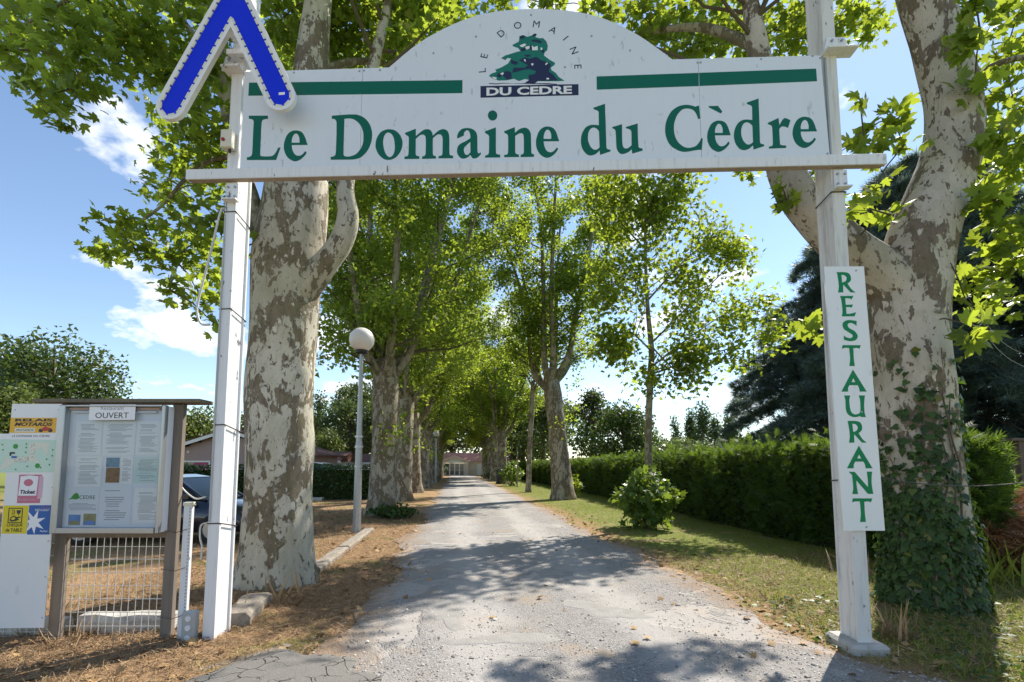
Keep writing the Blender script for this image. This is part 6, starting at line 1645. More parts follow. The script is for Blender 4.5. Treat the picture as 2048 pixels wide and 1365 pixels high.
for k, (s, lb) in enumerate(((45.0, 'thick plane tree behind the dark bin in the right row'), (52.6, 'plane tree second beyond the dark bin in the right row'), (60.5, 'plane tree third beyond the dark bin in the right row'),
                             (67, 'plane tree fourth beyond the dark bin in the right row'), (73, 'last plane tree of the right row beside the far building'))):
    tree_copy([A1, R2, A1, T2, A1][k], av(4.4, s), rs.uniform(0, 6.28), (rs.uniform(1.02, 1.16), rs.uniform(.88, 1.02)), lb, 'plane trees lining the drive')

# slim plane between the stout one and the bin
TH = avenue_tree(111, 7.2, 0.17, 3, 13.0, 2.0, 'star', 12, 20, (0.35, 0.0), 'slim straight young plane trunk left of the stout right-hand plane', 'bark_far', sub_len=1.5, epi=0)
TH.location = tuple(av(4.6, 30.2))

# young plane over the hedge
rng = np.random.default_rng(17)
YT = tag(empty('plane_tree', (0, 0, 0)), 'young thin plane tree with airy crown rising from a bush by the hedge', 'tree', 'plane trees lining the drive')
P = interp_path([(3.95, 13.7, -0.1), (3.93, 13.7, 2.12), (4.03, 13.7, 4.17), (4.09, 13.7, 5.06), (4.0, 13.7, 6.56), (3.99, 13.7, 8.87), (4.05, 13.8, 9.6)], 40)
MB().tube(P, np.interp(P[:, 2], [0, 2, 5, 8, 9.6], [0.13, 0.105, 0.085, 0.04, 0.015]), 10, True, bumpy(61, 0.07)).build('trunk', 'bark_limb', YT, True)
for k, pth_ in enumerate(YOUNG_LIMBS):
    limb_mesh(pth_, 0.032, 0.01, 'bark_limb', YT, 6, 10, 200 + k)
subs, segs = branch_out(YOUNG_LIMBS, rng, 17, 1.15, 0.12, 0.15, 2, 0.014)
s2, g2 = branch_out([[(4.0, 13.7, 6.2), (3.99, 13.7, 7.6), (3.99, 13.7, 8.87), (4.05, 13.8, 9.6)]], rng, 30, 1.5, 0.0, 0.2, 2, 0.016)
mb = MB()
wood_twigs(mb, subs + s2, 4)
tag(mb.build('twigs', 'twig', YT), kind='stuff')
pts = np.concatenate([seg_points(segs, 21, 0.25, rng), seg_points(g2, 24, 0.28, rng)])
V, F = leaves(pts, rng.uniform(0.085, 0.165, len(pts)), 'plane', rng, 0.7, 0.75)
tag(np_mesh('crown', V, F, 'young_leaf', YT), kind='stuff')


# ------------------------------------------------------------------ shrubs, hedges, background trees
def bush(name, label, loc, rx, h, n, leaf, mat, size, seed, group=None, cat='bush', up=0.6, wild=0.7):
    rng = np.random.default_rng(seed)
    t = tag(empty(name, loc), label, cat, group)
    q = rng.normal(0, 1, (n, 3))
    q /= np.linalg.norm(q, axis=1)[:, None]
    q *= (rng.uniform(0.25, 1, n) ** 0.45)[:, None]
    f = 1 + 0.22 * np.sin(q[:, 0] * 5 + seed) * np.sin(q[:, 1] * 6) + 0.18 * np.sin(q[:, 2] * 7 + 1)
    pts = np.stack([q[:, 0] * rx * f, q[:, 1] * rx * f, h * 0.52 + q[:, 2] * h * 0.5 * f], 1)
    pts = pts[pts[:, 2] > 0.03]
    o_ = q[:len(pts)] * 0.4
    V, F = leaves(pts, rng.uniform(size * 0.65, size * 1.2, len(pts)), leaf, rng, up, wild)
    tag(np_mesh('foliage', V, F, mat, t), kind='stuff')
    mb = MB()
    for k in range(9):
        e = rng.normal(0, 0.45, 2) * rx
        mb.tube([(e[0] * 0.15, e[1] * 0.15, -0.05), (e[0] * 0.6, e[1] * 0.6, h * 0.4), (e[0], e[1], h * 0.8)], [0.014, 0.01, 0.004], 5)
    tag(mb.build('stem', 'twig', t), kind='stuff')
    return t


bush('bush', 'leafy green sucker bush round the foot of the young plane', (3.62, 13.0, 0), 0.74, 1.48, 1100, 'plane', 'bush_leaf', 0.19, 1, 'sucker bushes on the verge')
q = av(4.75, 40.5)
bush('bush', 'leafy green bush on the right verge before the dark bin', q, 0.95, 1.9, 700, 'star', 'bush_leaf', 0.24, 2, 'sucker bushes on the verge')
q = av(6.2, 25.0)
bush('bush', 'small leafy bush behind the stout right-hand plane', q, 0.55, 1.1, 300, 'star', 'young_leaf', 0.2, 3, 'sucker bushes on the verge')
q = av(4.3, 57)
bush('bush', 'small green bush deep in the right row near the far building', q, 0.8, 1.5, 300, 'star', 'laurel_leaf', 0.26, 4, 'sucker bushes on the verge')
q = av(-2.7, 80)
bush('bush', 'dark round bush left of the far building doors', q, 1.3, 2.2, 400, 'star', 'laurel_leaf', 0.3, 5, 'sucker bushes on the verge')
q = av(-2.0, 15.6)
bush('bush', 'ground ivy mound at the foot of the second left plane', q, 0.75, 0.42, 900, 'ivy', 'ivy_leaf', 0.10, 6, 'low ivy mounds', 'ivy')
bush('bush', 'dry brown fern thicket at the right edge beyond the ivy trunk', (7.9, 7.9, 0), 1.15, 1.05, 2600, 'spray', 'fern_dry', 0.26, 7, 'dry brown ferns', 'fern')
bush('bush', 'dry reddish fern patch under the hedge end at far right', (9.2, 9.4, 0), 1.4, 1.2, 2600, 'spray', 'fern_dry', 0.28, 8, 'dry brown ferns', 'fern')


def hedge_face(s):
    return 7.36 + 0.0286 * (min(s, 36) - 8.5)


def conifer_hedge():
    rng = np.random.default_rng(31)
    t = tag(empty('conifer_hedge', (0, 0, 0)), 'long clipped green conifer hedge along the right of the drive', 'hedge')
    s0, s1 = 6.9, 82.0
    st_ = np.concatenate([np.arange(s0, 30, 0.8), np.arange(30, s1, 3)])
    V, F = [], []
    for s in st_:
        f = hedge_face(s)
        for tt, z in ((f + 0.22, -0.05), (f + 0.2, 1.9), (f + 1.25, 1.9), (f + 1.25, -0.05)):
            V.append(tuple(av(tt, s, z)))
    n_ = len(st_)
    for i in range(n_ - 1):
        for j in range(3):
            F.append((i * 4 + j, (i + 1) * 4 + j, (i + 1) * 4 + j + 1, i * 4 + j + 1))
    F.append((0, 1, 2, 3))
    F.append(((n_ - 1) * 4 + 3, (n_ - 1) * 4 + 2, (n_ - 1) * 4 + 1, (n_ - 1) * 4))
    MB().add(V, F).build('inner_core', 'hedge_core', t)  # solid dark green fill behind the sprays
    Pp, Tp, Sz = [], [], []
    def put(p, tip, sz):
        Pp.append(p)
        Tp.append(tip)
        Sz.append(sz)
    for _ in range(21000):       # drive side
        s = s0 + (s1 - s0) * rng.uniform() ** 2.6
        z = rng.uniform(0.0, 2.1)
        f = hedge_face(s)
        bul = 0.10 * math.sin(s * 1.9 + z) + 0.07 * math.sin(s * 4.3 - 2 * z) - 0.10 * (z < 0.35)
        put(av(f + 0.10 - bul + rng.normal(0, 0.05), s, z), -RT * 0.75 + AL * rng.normal(0, 0.5) + np.array([0, 0, 0.55]), rng.uniform(0.13, 0.30) * (1 + 0.012 * s))
    for _ in range(12000):       # top
        s = s0 + (s1 - s0) * rng.uniform() ** 2.2
        f = hedge_face(s)
        put(av(f + rng.uniform(-0.02, 1.4), s, 1.93 + 0.09 * math.sin(s * 1.3) + rng.normal(0, 0.05)), np.array([0, 0, 1.0]) + RT * rng.normal(0, 0.35) + AL * rng.normal(0, 0.35), rng.uniform(0.12, 0.25) * (1 + 0.01 * s))
    for _ in range(90):         # unclipped leaders
        s = s0 + (26 - s0) * rng.uniform() ** 1.4
        f = hedge_face(s)
        b_ = av(f + rng.uniform(0, 1.2), s, 1.95)
        lean_ = RT * rng.normal(0, 0.2) + AL * rng.normal(0, 0.2)
        for k in range(5):
            put(b_ + (np.array([0, 0, 1.0]) + lean_) * 0.10 * k * rng.uniform(0.7, 1.3), np.array([0, 0, 1.0]) + lean_ + rng.normal(0, 0.3, 3), rng.uniform(0.2, 0.34))
    for _ in range(2600):        # near end
        tt = rng.uniform(0.0, 1.45)
        z = rng.uniform(0.25, 2.05)
        put(av(hedge_face(s0) + tt, s0 - 0.05 - 0.35 * math.sin(math.pi * tt / 1.45) * (0.4 + 0.6 * math.sin(z * 1.5)) + rng.normal(0, 0.05), z), -AL * 0.8 + np.array([0, 0, 0.5]) + rng.normal(0, 0.3, 3), rng.uniform(0.18, 0.36))
    Pp, Tp, Sz = np.array(Pp), np.array(Tp), np.array(Sz)
    V, F = leaves(Pp, Sz, 'spray', rng, 0.3, 0.8, None, Tp, 1.0)
    tag(np_mesh('foliage', V, F, 'hedge_leaf', t), kind='stuff')


conifer_hedge()


def laurel_hedge(x0, x1, y, h, label, seed):
    rng = np.random.default_rng(seed)
    t = tag(empty('laurel_hedge', ((x0 + x1) / 2, y, 0)), label, 'hedge', 'laurel hedges left of the drive')
    L = x1 - x0
    MB().box((0, 0.6, h / 2 - 0.1), (L - 0.2, 0.9, h - 0.1)).build('inner_core', 'hedge_core', t)  # solid dark green block behind the leaves
    n = int(L * 420)
    a_ = rng.uniform(-L / 2, L / 2, n)
    z = rng.uniform(0.05, h, n)
    yy = 0.08 + 0.06 * np.sin(a_ * 2.2) + rng.normal(0, 0.05, n)
    top = rng.uniform(size=n) < 0.3
    z = np.where(top, h + rng.normal(0, 0.05, n), z)
    yy = np.where(top, rng.uniform(0, 1.1, n), yy)
    pts = np.stack([a_, yy, z], 1)
    V, F = leaves(pts, rng.uniform(0.10, 0.19, n), 'oval', rng, 0.5, 0.6, np.tile([0, -0.5, 0.1], (n, 1)))
    tag(np_mesh('foliage', V, F, 'laurel_leaf', t), kind='stuff')


laurel_hedge(-24.5, -6.6, 23.7, 1.62, 'clipped dark laurel hedge in front of the low houses on the left', 41)
laurel_hedge(-40, -25.5, 20.0, 1.6, 'clipped laurel hedge seen left of the sticker panel', 42)


def far_tree(label, x, y, h, rx, n, mat, size, seed, kind='crown', zb=None, leaf='star', group='background trees', clumps=34, trunk=0.25):
    rng = np.random.default_rng(seed)
    t = tag(empty('tree', (x, y, 0)), label, 'tree', group)
    zb = h * 0.22 if zb is None else zb
    MB().tube([(0, 0, -0.2), (0.05 * rx, 0, h * 0.35), (0, 0, h * 0.8)], [trunk * 1.2, trunk, trunk * 0.25], 10, True, bumpy(seed, 0.08)).build('trunk', 'bark_plain', t, True)
    cs = []
    mb = MB()
    for k in range(clumps):
        u = rng.uniform()
        if kind == 'poplar':
            z = zb + (h - zb) * u
            r_ = rx * math.sin(math.pi * min(0.97, 0.12 + 0.86 * u)) ** 0.7 * rng.uniform(0.2, 0.8)
        else:
            el = math.asin(rng.uniform(-0.75, 1))
            z = (h + zb) / 2 + (h - zb) / 2 * math.sin(el) * rng.uniform(0.75, 1.0) * 0.86
            r_ = rx * math.cos(el) * rng.uniform(0.55, 0.86)
        a_ = rng.uniform(0, 6.28)
        c = np.array([r_ * math.cos(a_), r_ * math.sin(a_), z])
        cs.append(c)
        mb.tube([(0, 0, min(z * 0.75, h * 0.7)), c * np.array([.5, .5, .94]), c], [trunk * 0.35, trunk * 0.2, 0.02], 5)
    tag(mb.build('limbs', 'bark_plain', t), kind='stuff')
    cr_ = rx * (0.34 if kind != 'poplar' else 0.5)
    per = n // clumps
    pts = np.concatenate([c + np.clip(rng.normal(0, 1, (per, 3)), -1.7, 1.7) * np.array([cr_ * 0.62, cr_ * 0.62, cr_ * (0.5 if kind != 'poplar' else 1.3)]) for c in cs])
    pts = pts[pts[:, 2] > zb * 0.5]
    td = np.tile([0, 0, 1.0], (len(pts), 1)) if kind == 'poplar' else None
    V, F = leaves(pts, rng.uniform(size * 0.6, size * 1.25, len(pts)), leaf, rng, 0.5, 0.8, None, td, 0.8)
    tag(np_mesh('crown', V, F, mat, t), kind='stuff')
    return t


def fx(px, dep):
    return (px - 1024) / 950 * dep


D_ = 40
far_tree('large spreading oak-like tree behind the notice board at far left', fx(95, D_), D_, 13.6, 4.9, 9000, 'oak_leaf', 0.36, 51, clumps=60, zb=2.5)
far_tree('tall dark tree cut by the left picture edge behind the oak', fx(-60, 44), 44, 15.0, 5.2, 8000, 'oak_leaf', 0.38, 52, clumps=50, zb=2.5)
far_tree('bright yellow-green tree above the sticker panel', fx(30, 32), 32, 7.2, 2.3, 4200, 'light_leaf', 0.26, 53, zb=1.2)
far_tree('light green tree between notice board and left gate post', fx(390, 37), 37, 6.2, 2.7, 4200, 'light_leaf', 0.26, 54, zb=1.2)
far_tree('green tree behind the siding house and plane trunk', fx(480, 42), 42, 6.6, 3.0, 3600, 'far_leaf', 0.28, 55, zb=1.2)
far_tree('slim grey-green poplar just right of the left plane trunk', fx(636, 70), 70, 11.5, 1.5, 2600, 'far_leaf', 0.35, 56, 'poplar', zb=1.0)
far_tree('mid green tree behind the low red-roofed houses', fx(700, 62), 62, 11.0, 4.0, 4500, 'far_leaf', 0.36, 57, zb=1.5)
far_tree('bright rounded tree behind the low red-roofed houses', fx(650, 56), 56, 6.4, 2.2, 2500, 'light_leaf', 0.3, 58, zb=1.0)
far_tree('broad tree beyond the houses left of the avenue', fx(770, 66), 66, 12.0, 4.2, 4000, 'far_leaf', 0.36, 59, zb=1.5)
far_tree('dark rounded tree beyond the hedge right of the stout plane', fx(1248, 44), 44, 7.4, 3.2, 7000, 'oak_leaf', 0.28, 60, zb=0.8, clumps=44)
far_tree('tall green tree just right of the stout plane trunk', fx(1185, 52), 52, 10.2, 2.6, 4200, 'far_leaf', 0.34, 61, zb=1.0)
for k, (px, dep, h, rx, lb) in enumerate(((1352, 130, 13.6, 2.0, 'leftmost short poplar of the distant group beyond the hedge'), (1384, 132, 16.0, 2.1, 'second poplar of the distant group beyond the hedge'),
                                          (1406, 128, 16.8, 2.8, 'tallest broad poplar of the distant group beyond the hedge'), (1430, 130, 13.5, 2.4, 'rightmost poplar of the distant group beyond the hedge'), (1462, 105, 11.0, 2.3, 'lone pointed poplar left of the cedar on the skyline'))):
    far_tree(lb, fx(px, dep), dep, h, rx, 3000, 'far_leaf', 0.6, 70 + k, 'poplar', zb=0.5, group='distant poplars', clumps=24)
for k, (px, dep, h, rx, mt, lb) in enumerate(((1350, 90, 7.0, 4.0, 'light_leaf', 'pale green rounded tree under the distant poplars'), (1420, 95, 6.0, 5.0, 'far_leaf', 'low wide tree on the skyline under the poplars'),
                                              (1495, 90, 6.6, 4.5, 'far_leaf', 'low wide tree on the skyline beside the cedar'), (1300, 80, 6.8, 4.2, 'far_leaf', 'distant tree behind the young plane trunk'),
                                              (1085, 62, 10.5, 3.6, 'far_leaf', 'green tree filling the gap left of the stout plane'), (1125, 75, 13.0, 4.2, 'far_leaf', 'tall tree behind the stout plane trunk'),
                                              (1045, 70, 9.0, 3.4, 'oak_leaf', 'dark tree behind the slim plane trunk'))):
    far_tree(lb, fx(px, dep), dep, h, rx, 3200, mt, 0.42, 80 + k, zb=0.8)
for k, (t_, s, h, rx, lb) in enumerate(((-9, 98, 22, 6, 'tall tree behind the far building at its left'), (-1, 102, 24, 6.5, 'tallest tree rising behind the far building'), (7, 97, 20, 6, 'tall tree behind the far building at its right'), (-18, 95, 19, 6, 'broad tree far left behind the avenue end'), (15, 94, 18, 6, 'broad tree far right behind the avenue end'))):
    q = av(t_, s)
    far_tree(lb, q[0], q[1], h, rx, 11000, 'far_leaf' if k % 2 else 'light_leaf', 0.6, 90 + k, zb=0.8, clumps=80, group='trees closing the avenue')


def cedar():
    rng = np.random.default_rng(77)
    cx_, cy_ = 25.8, 29.2
    K = 1.43
    t = tag(empty('cedar_tree', (cx_, cy_, 0)), 'huge dark blue-green cedar spreading behind the right plane and hedge', 'tree')
    H = 15.0 * K
    MB().tube([(0, 0, -0.2), (0.1, 0, 7), (-0.2, 0, 14), (0, 0, H)], [0.7, 0.5, 0.3, 0.05], 14, True, bumpy(5, 0.08, 0.1)).build('trunk', 'bark_plain', t, True)
    mb = MB()
    Pp, Tp = [], []
    for k in range(300):
        z = 2.0 + (H - 2.2) * (k / 300) ** 0.95
        L = 9.6 * K * max(0.05, 1 - (z / (H + 0.6)) ** 1.7) ** 0.75 * rng.uniform(0.72, 1.04)
        a_ = k * 2.399 + rng.normal(0, 0.2)
        d_ = np.array([math.cos(a_), math.sin(a_), 0])
        pth_ = [np.array([0, 0, z]), d_ * L * 0.35 + np.array([0, 0, z + L * 0.03]), d_ * L * 0.7 + np.array([0, 0, z - L * 0.05]), d_ * L + np.array([0, 0, z - L * 0.20])]
        Pb = interp_path(pth_, 12)
        mb.tube(Pb, np.linspace(0.09 + 0.004 * L, 0.012, 12), 5)
        n = int(40 + 33 * L)
        f = rng.uniform(0.22, 1.0, n) ** 0.75
        base = np.stack([np.interp(f, np.linspace(0, 1, 12), Pb[:, c]) for c in range(3)], 1)
        sd = np.array([-d_[1], d_[0], 0])
        w = rng.normal(0, 1, n) * (0.14 + 0.26 * L * 0.35 * (1.1 - f))
        base += sd * w[:, None] + np.array([0, 0, 1]) * (rng.normal(0, 0.1, n) - 0.22 * np.abs(w) - rng.exponential(0.22, n))[:, None]
        Pp.append(base)
        Tp.append(d_ * 0.9 + sd * np.sign(w)[:, None] * 0.6 + np.array([0, 0, -0.6]))
    tag(mb.build('branches', 'bark_plain', t), kind='stuff')
    Pp, Tp = np.concatenate(Pp), np.concatenate(Tp)
    V, F = leaves(Pp, rng.uniform(0.34, 0.66, len(Pp)), 'tuft', rng, 0.8, 0.5, None, Tp, 1.0)
    tag(np_mesh('foliage', V, F, 'cedar_leaf', t), kind='stuff')


cedar()
# ------------------------------------------------------------------ buildings
def part(name, mat, parent, *boxes, **kw):
    m_ = MB()
    for c, s in boxes:
        m_.box(c, s)
    return m_.build(name, mat, parent)


# reception building closing the avenue
q = av(-0.2, 84.2)
bl = tag(empty('reception_building', q, YAW), 'small tan building with red tiled roof and glazed doors at the end of the drive', 'building')
gw = 2.25
part('wall', 'siding_tan', bl, ((-6.6, 1.5, 1.3), (8.6, 3, 2.6)), ((6.4, 1.5, 1.3), (8.2, 3, 2.6)))
m = MB()
m.prism_xz([(-gw, 2.22), (gw, 2.22), (gw, 2.62), (0, 3.5), (-gw, 2.62)], -0.6, 1.0)
m.box((-1.97, 0.2, 1.1), (0.56, 1.6, 2.2))
m.box((1.97, 0.2, 1.1), (0.56, 1.6, 2.2))
m.build('gable', 'siding_tan', bl)
rf = MB()
rf.add([(-11.2, -0.4, 2.55), (11.0, -0.4, 2.55), (11.0, 2.2, 4.05), (-11.2, 2.2, 4.05), (-11.2, 3.6, 2.55), (11.0, 3.6, 2.55),
        (-11.2, -0.4, 2.48), (11.0, -0.4, 2.48), (11.0, 3.6, 2.48), (-11.2, 3.6, 2.48)],
       [(0, 1, 2, 3), (3, 2, 5, 4), (0, 3, 4, 9, 6), (1, 7, 8, 5, 2), (6, 7, 1, 0), (4, 5, 8, 9), (9, 8, 7, 6)])
roof = rf.build('roof', 'roof_red', bl)
for sgn in (-1, 1):
    MB().add([(0, -0.85, 3.60), (sgn * 2.6, -0.85, 2.55), (sgn * 2.6, 1.9, 2.55), (0, 1.9, 3.60), (0, -0.85, 3.50), (sgn * 2.6, -0.85, 2.45), (sgn * 2.6, 1.9, 2.45), (0, 1.9, 3.50)],
             [(0, 1, 2, 3), (7, 6, 5, 4), (0, 4, 5, 1), (1, 5, 6, 2), (2, 6, 7, 3), (3, 7, 4, 0)]).build('gable_roof', 'roof_red', roof)
    MB().add([(0, -0.88, 3.53), (sgn * 2.6, -0.88, 2.48), (sgn * 2.6, -0.88, 2.36), (0, -0.88, 3.41), (0, -0.85, 3.53), (sgn * 2.6, -0.85, 2.48), (sgn * 2.6, -0.85, 2.36), (0, -0.85, 3.41)],
             [(0, 1, 2, 3), (7, 6, 5, 4), (0, 4, 5, 1), (3, 2, 6, 7)]).build('bargeboard', 'trim_white', roof)
for x in (-2.28, 2.28):
    part('corner_trim', 'trim_white', bl, ((x, -0.66, 1.27), (0.12, 0.08, 2.5)))
part('fascia_sign', 'paper_teal', bl, ((0.1, -0.64, 2.5), (2.0, 0.05, 0.34)))
part('roof_vent', 'trim_white', bl, ((0.0, -0.64, 3.02), (0.2, 0.05, 0.18)))
dw = 0.84
for k in range(4):
    x = -1.68 + dw / 2 + k * dw
    dr = part('door_leaf' if k in (1, 2) else 'side_light', 'trim_white', bl, ((x - dw / 2 + 0.05, -0.5, 1.1), (0.09, 0.07, 2.18)), ((x + dw / 2 - 0.05, -0.5, 1.1), (0.09, 0.07, 2.18)), ((x, -0.5, 2.13), (dw - 0.2, 0.07, 0.1)), ((x, -0.5, 1.0), (dw - 0.2, 0.07, 0.07)), ((x, -0.5, 0.06), (dw - 0.2, 0.07, 0.1)))
    part('pane', 'window_glass', dr, ((x, -0.46, 1.55), (dw - 0.2, 0.02, 1.02)))
    part('pane', 'window_glass', dr, ((x, -0.46, 0.53), (dw - 0.2, 0.02, 0.82)))
part('inner_wall', 'bark_plain', bl, ((0, 0.6, 1.1), (3.3, 0.1, 2.15)))
part('window_frame', 'trim_white', bl, ((4.6, -0.03, 1.1), (1.3, 0.06, 2.0)))
part('window_band', 'trim_white', bl, ((3.2, -0.03, 1.25), (1.1, 0.05, 0.08)))
part('step', 'concrete', bl, ((0, -1.1, 0.03), (5.5, 1.3, 0.1)))

# siding house on the left
hs = tag(empty('siding_house', (-17.8, 30.0, 0)), 'mauve-brown board-clad house with shallow gable seen between board and post', 'house')
for k in range(13):
    z = 0.15 + k * 0.26
    w = 4.6 if z < 2.35 else 4.6 * max(0.05, (3.9 - z) / 1.55)
    MB().prism_xz([(-w, z - 0.13), (w, z - 0.13), (w * (1 if z < 2.3 else 0.86), z + 0.128), (-w * (1 if z < 2.3 else 0.86), z + 0.128)], -0.02 - 0.0, 6.0).build('siding_board', 'siding', hs)
for sgn in (-1, 1):
    MB().add([(0, -0.4, 4.05), (sgn * 5.1, -0.4, 2.42), (sgn * 5.1, 6.4, 2.42), (0, 6.4, 4.05), (0, -0.4, 3.9), (sgn * 5.1, -0.4, 2.27), (sgn * 5.1, 6.4, 2.27), (0, 6.4, 3.9)],
             [(0, 1, 2, 3), (7, 6, 5, 4), (0, 4, 5, 1), (1, 5, 6, 2), (2, 6, 7, 3), (3, 7, 4, 0)]).build('roof', 'roof_brown', hs)
    MB().add([(0, -0.44, 3.97), (sgn * 5.1, -0.44, 2.34), (sgn * 5.1, -0.44, 2.14), (0, -0.44, 3.77), (0, -0.41, 3.97), (sgn * 5.1, -0.41, 2.34), (sgn * 5.1, -0.41, 2.14), (0, -0.41, 3.77)],
             [(0, 1, 2, 3), (7, 6, 5, 4), (0, 4, 5, 1), (3, 2, 6, 7)]).build('bargeboard', 'trim_white', hs)
wf = part('window', 'trim_white', hs, ((-2.1, -0.05, 1.95), (1.9, 0.08, 0.09)), ((-3.0, -0.05, 1.45), (0.1, 0.08, 0.92)), ((-1.2, -0.05, 1.45), (0.1, 0.08, 0.92)), ((-2.1, -0.05, 0.96), (1.9, 0.08, 0.09)))
part('pane', 'window_glass', wf, ((-2.1, -0.03, 1.45), (1.7, 0.02, 0.9)))
part('curtain', 'curtain', wf, ((-1.75, -0.045, 1.5), (0.9, 0.01, 0.75)))
part('shutter', 'trim_white', hs, ((-3.5, -0.05, 1.45), (0.85, 0.06, 1.0)))
MB().tube([(-2.6, -0.02, 2.55), (-2.6, -0.06, 2.55)], 0.09, 12).build('vent', 'plastic_cream', hs)
bush('bush', 'small rounded shrub under the siding house window', (-20.2, 27.5, 0), 0.8, 1.5, 500, 'oval', 'light_leaf', 0.14, 15, 'garden shrubs')


def low_house(x, y, w, zr, ze, label):
    t = tag(empty('low_house', (x, y, 0)), label, 'house', 'low houses left of the avenue')
    part('wall', 'trim_white', t, ((0, 2.5, ze / 2), (w - 0.4, 5, ze)))
    MB().add([(-w / 2, -0.4, ze), (w / 2, -0.4, ze), (w / 2, 2.5, zr), (-w / 2, 2.5, zr), (-w / 2, 5.4, ze), (w / 2, 5.4, ze), (-w / 2, -0.4, ze - .1), (w / 2, -0.4, ze - .1), (w / 2, 5.4, ze - .1), (-w / 2, 5.4, ze - .1)],
             [(0, 1, 2, 3), (3, 2, 5, 4), (0, 3, 4, 9, 6), (1, 7, 8, 5, 2), (6, 7, 1, 0), (4, 5, 8, 9), (9, 8, 7, 6)]).build('roof', 'roof_brown', t)
    part('fascia', 'trim_white', t, ((0, -0.43, ze - 0.12), (w, 0.05, 0.2)))
    wf = part('window', 'trim_white', t, ((0.3, 0.08, 1.3), (1.5, 0.1, 1.2)))
    part('pane', 'window_glass', wf, ((0.3, 0.02, 1.3), (1.3, 0.02, 1.0)))


low_house(-17.6, 42.0, 5.2, 3.0, 2.15, 'low house with dark red roof just right of the left plane trunk')
low_house(-12.6, 46.0, 6.0, 2.9, 2.05, 'low house with dark red roof behind the lamp post')

# brown timber frame at the right edge
bf = tag(empty('timber_frame', (15.9, 14.9, 0)), 'brown painted timber post with flat cap at the right edge', 'frame')
MB().box((0, 0, 1.2), (0.19, 0.19, 2.5), 0, 0.01).build('post', 'brown_paint', bf)
MB().box((0, 0, 0.1), (0.27, 0.27, 0.26), 0, 0.01).build('foot', 'brown_paint', bf)
MB().box((1.5, 0, 2.48), (3.7, 0.34, 0.09), 0, 0.01).build('cap', 'brown_paint', bf)
MB().box((3.0, 0, 1.2), (0.19, 0.19, 2.5), 0, 0.01).build('post', 'brown_paint', bf)
MB().box((1.5, 0.02, 2.25), (2.8, 0.06, 0.3), 0, 0.01).build('rail', 'brown_paint', bf)


tag(MB().tube(interp_path([(5.2, 5.45, 4.05), (6.2, 6.2, 3.75), (8.5, 8.0, 3.7), (12.5, 11, 4.1)], 24), 0.006, 5).build('cable', 'cable_black'), 'upper dark overhead wire running right from the pale plane', 'cable', 'overhead wires')
tag(MB().tube(interp_path([(5.25, 5.45, 3.92), (6.2, 6.2, 3.58), (8.5, 8.0, 3.48), (12.5, 11, 3.8)], 24), 0.006, 5).build('cable', 'cable_black'), 'lower dark overhead wire running right from the pale plane', 'cable', 'overhead wires')

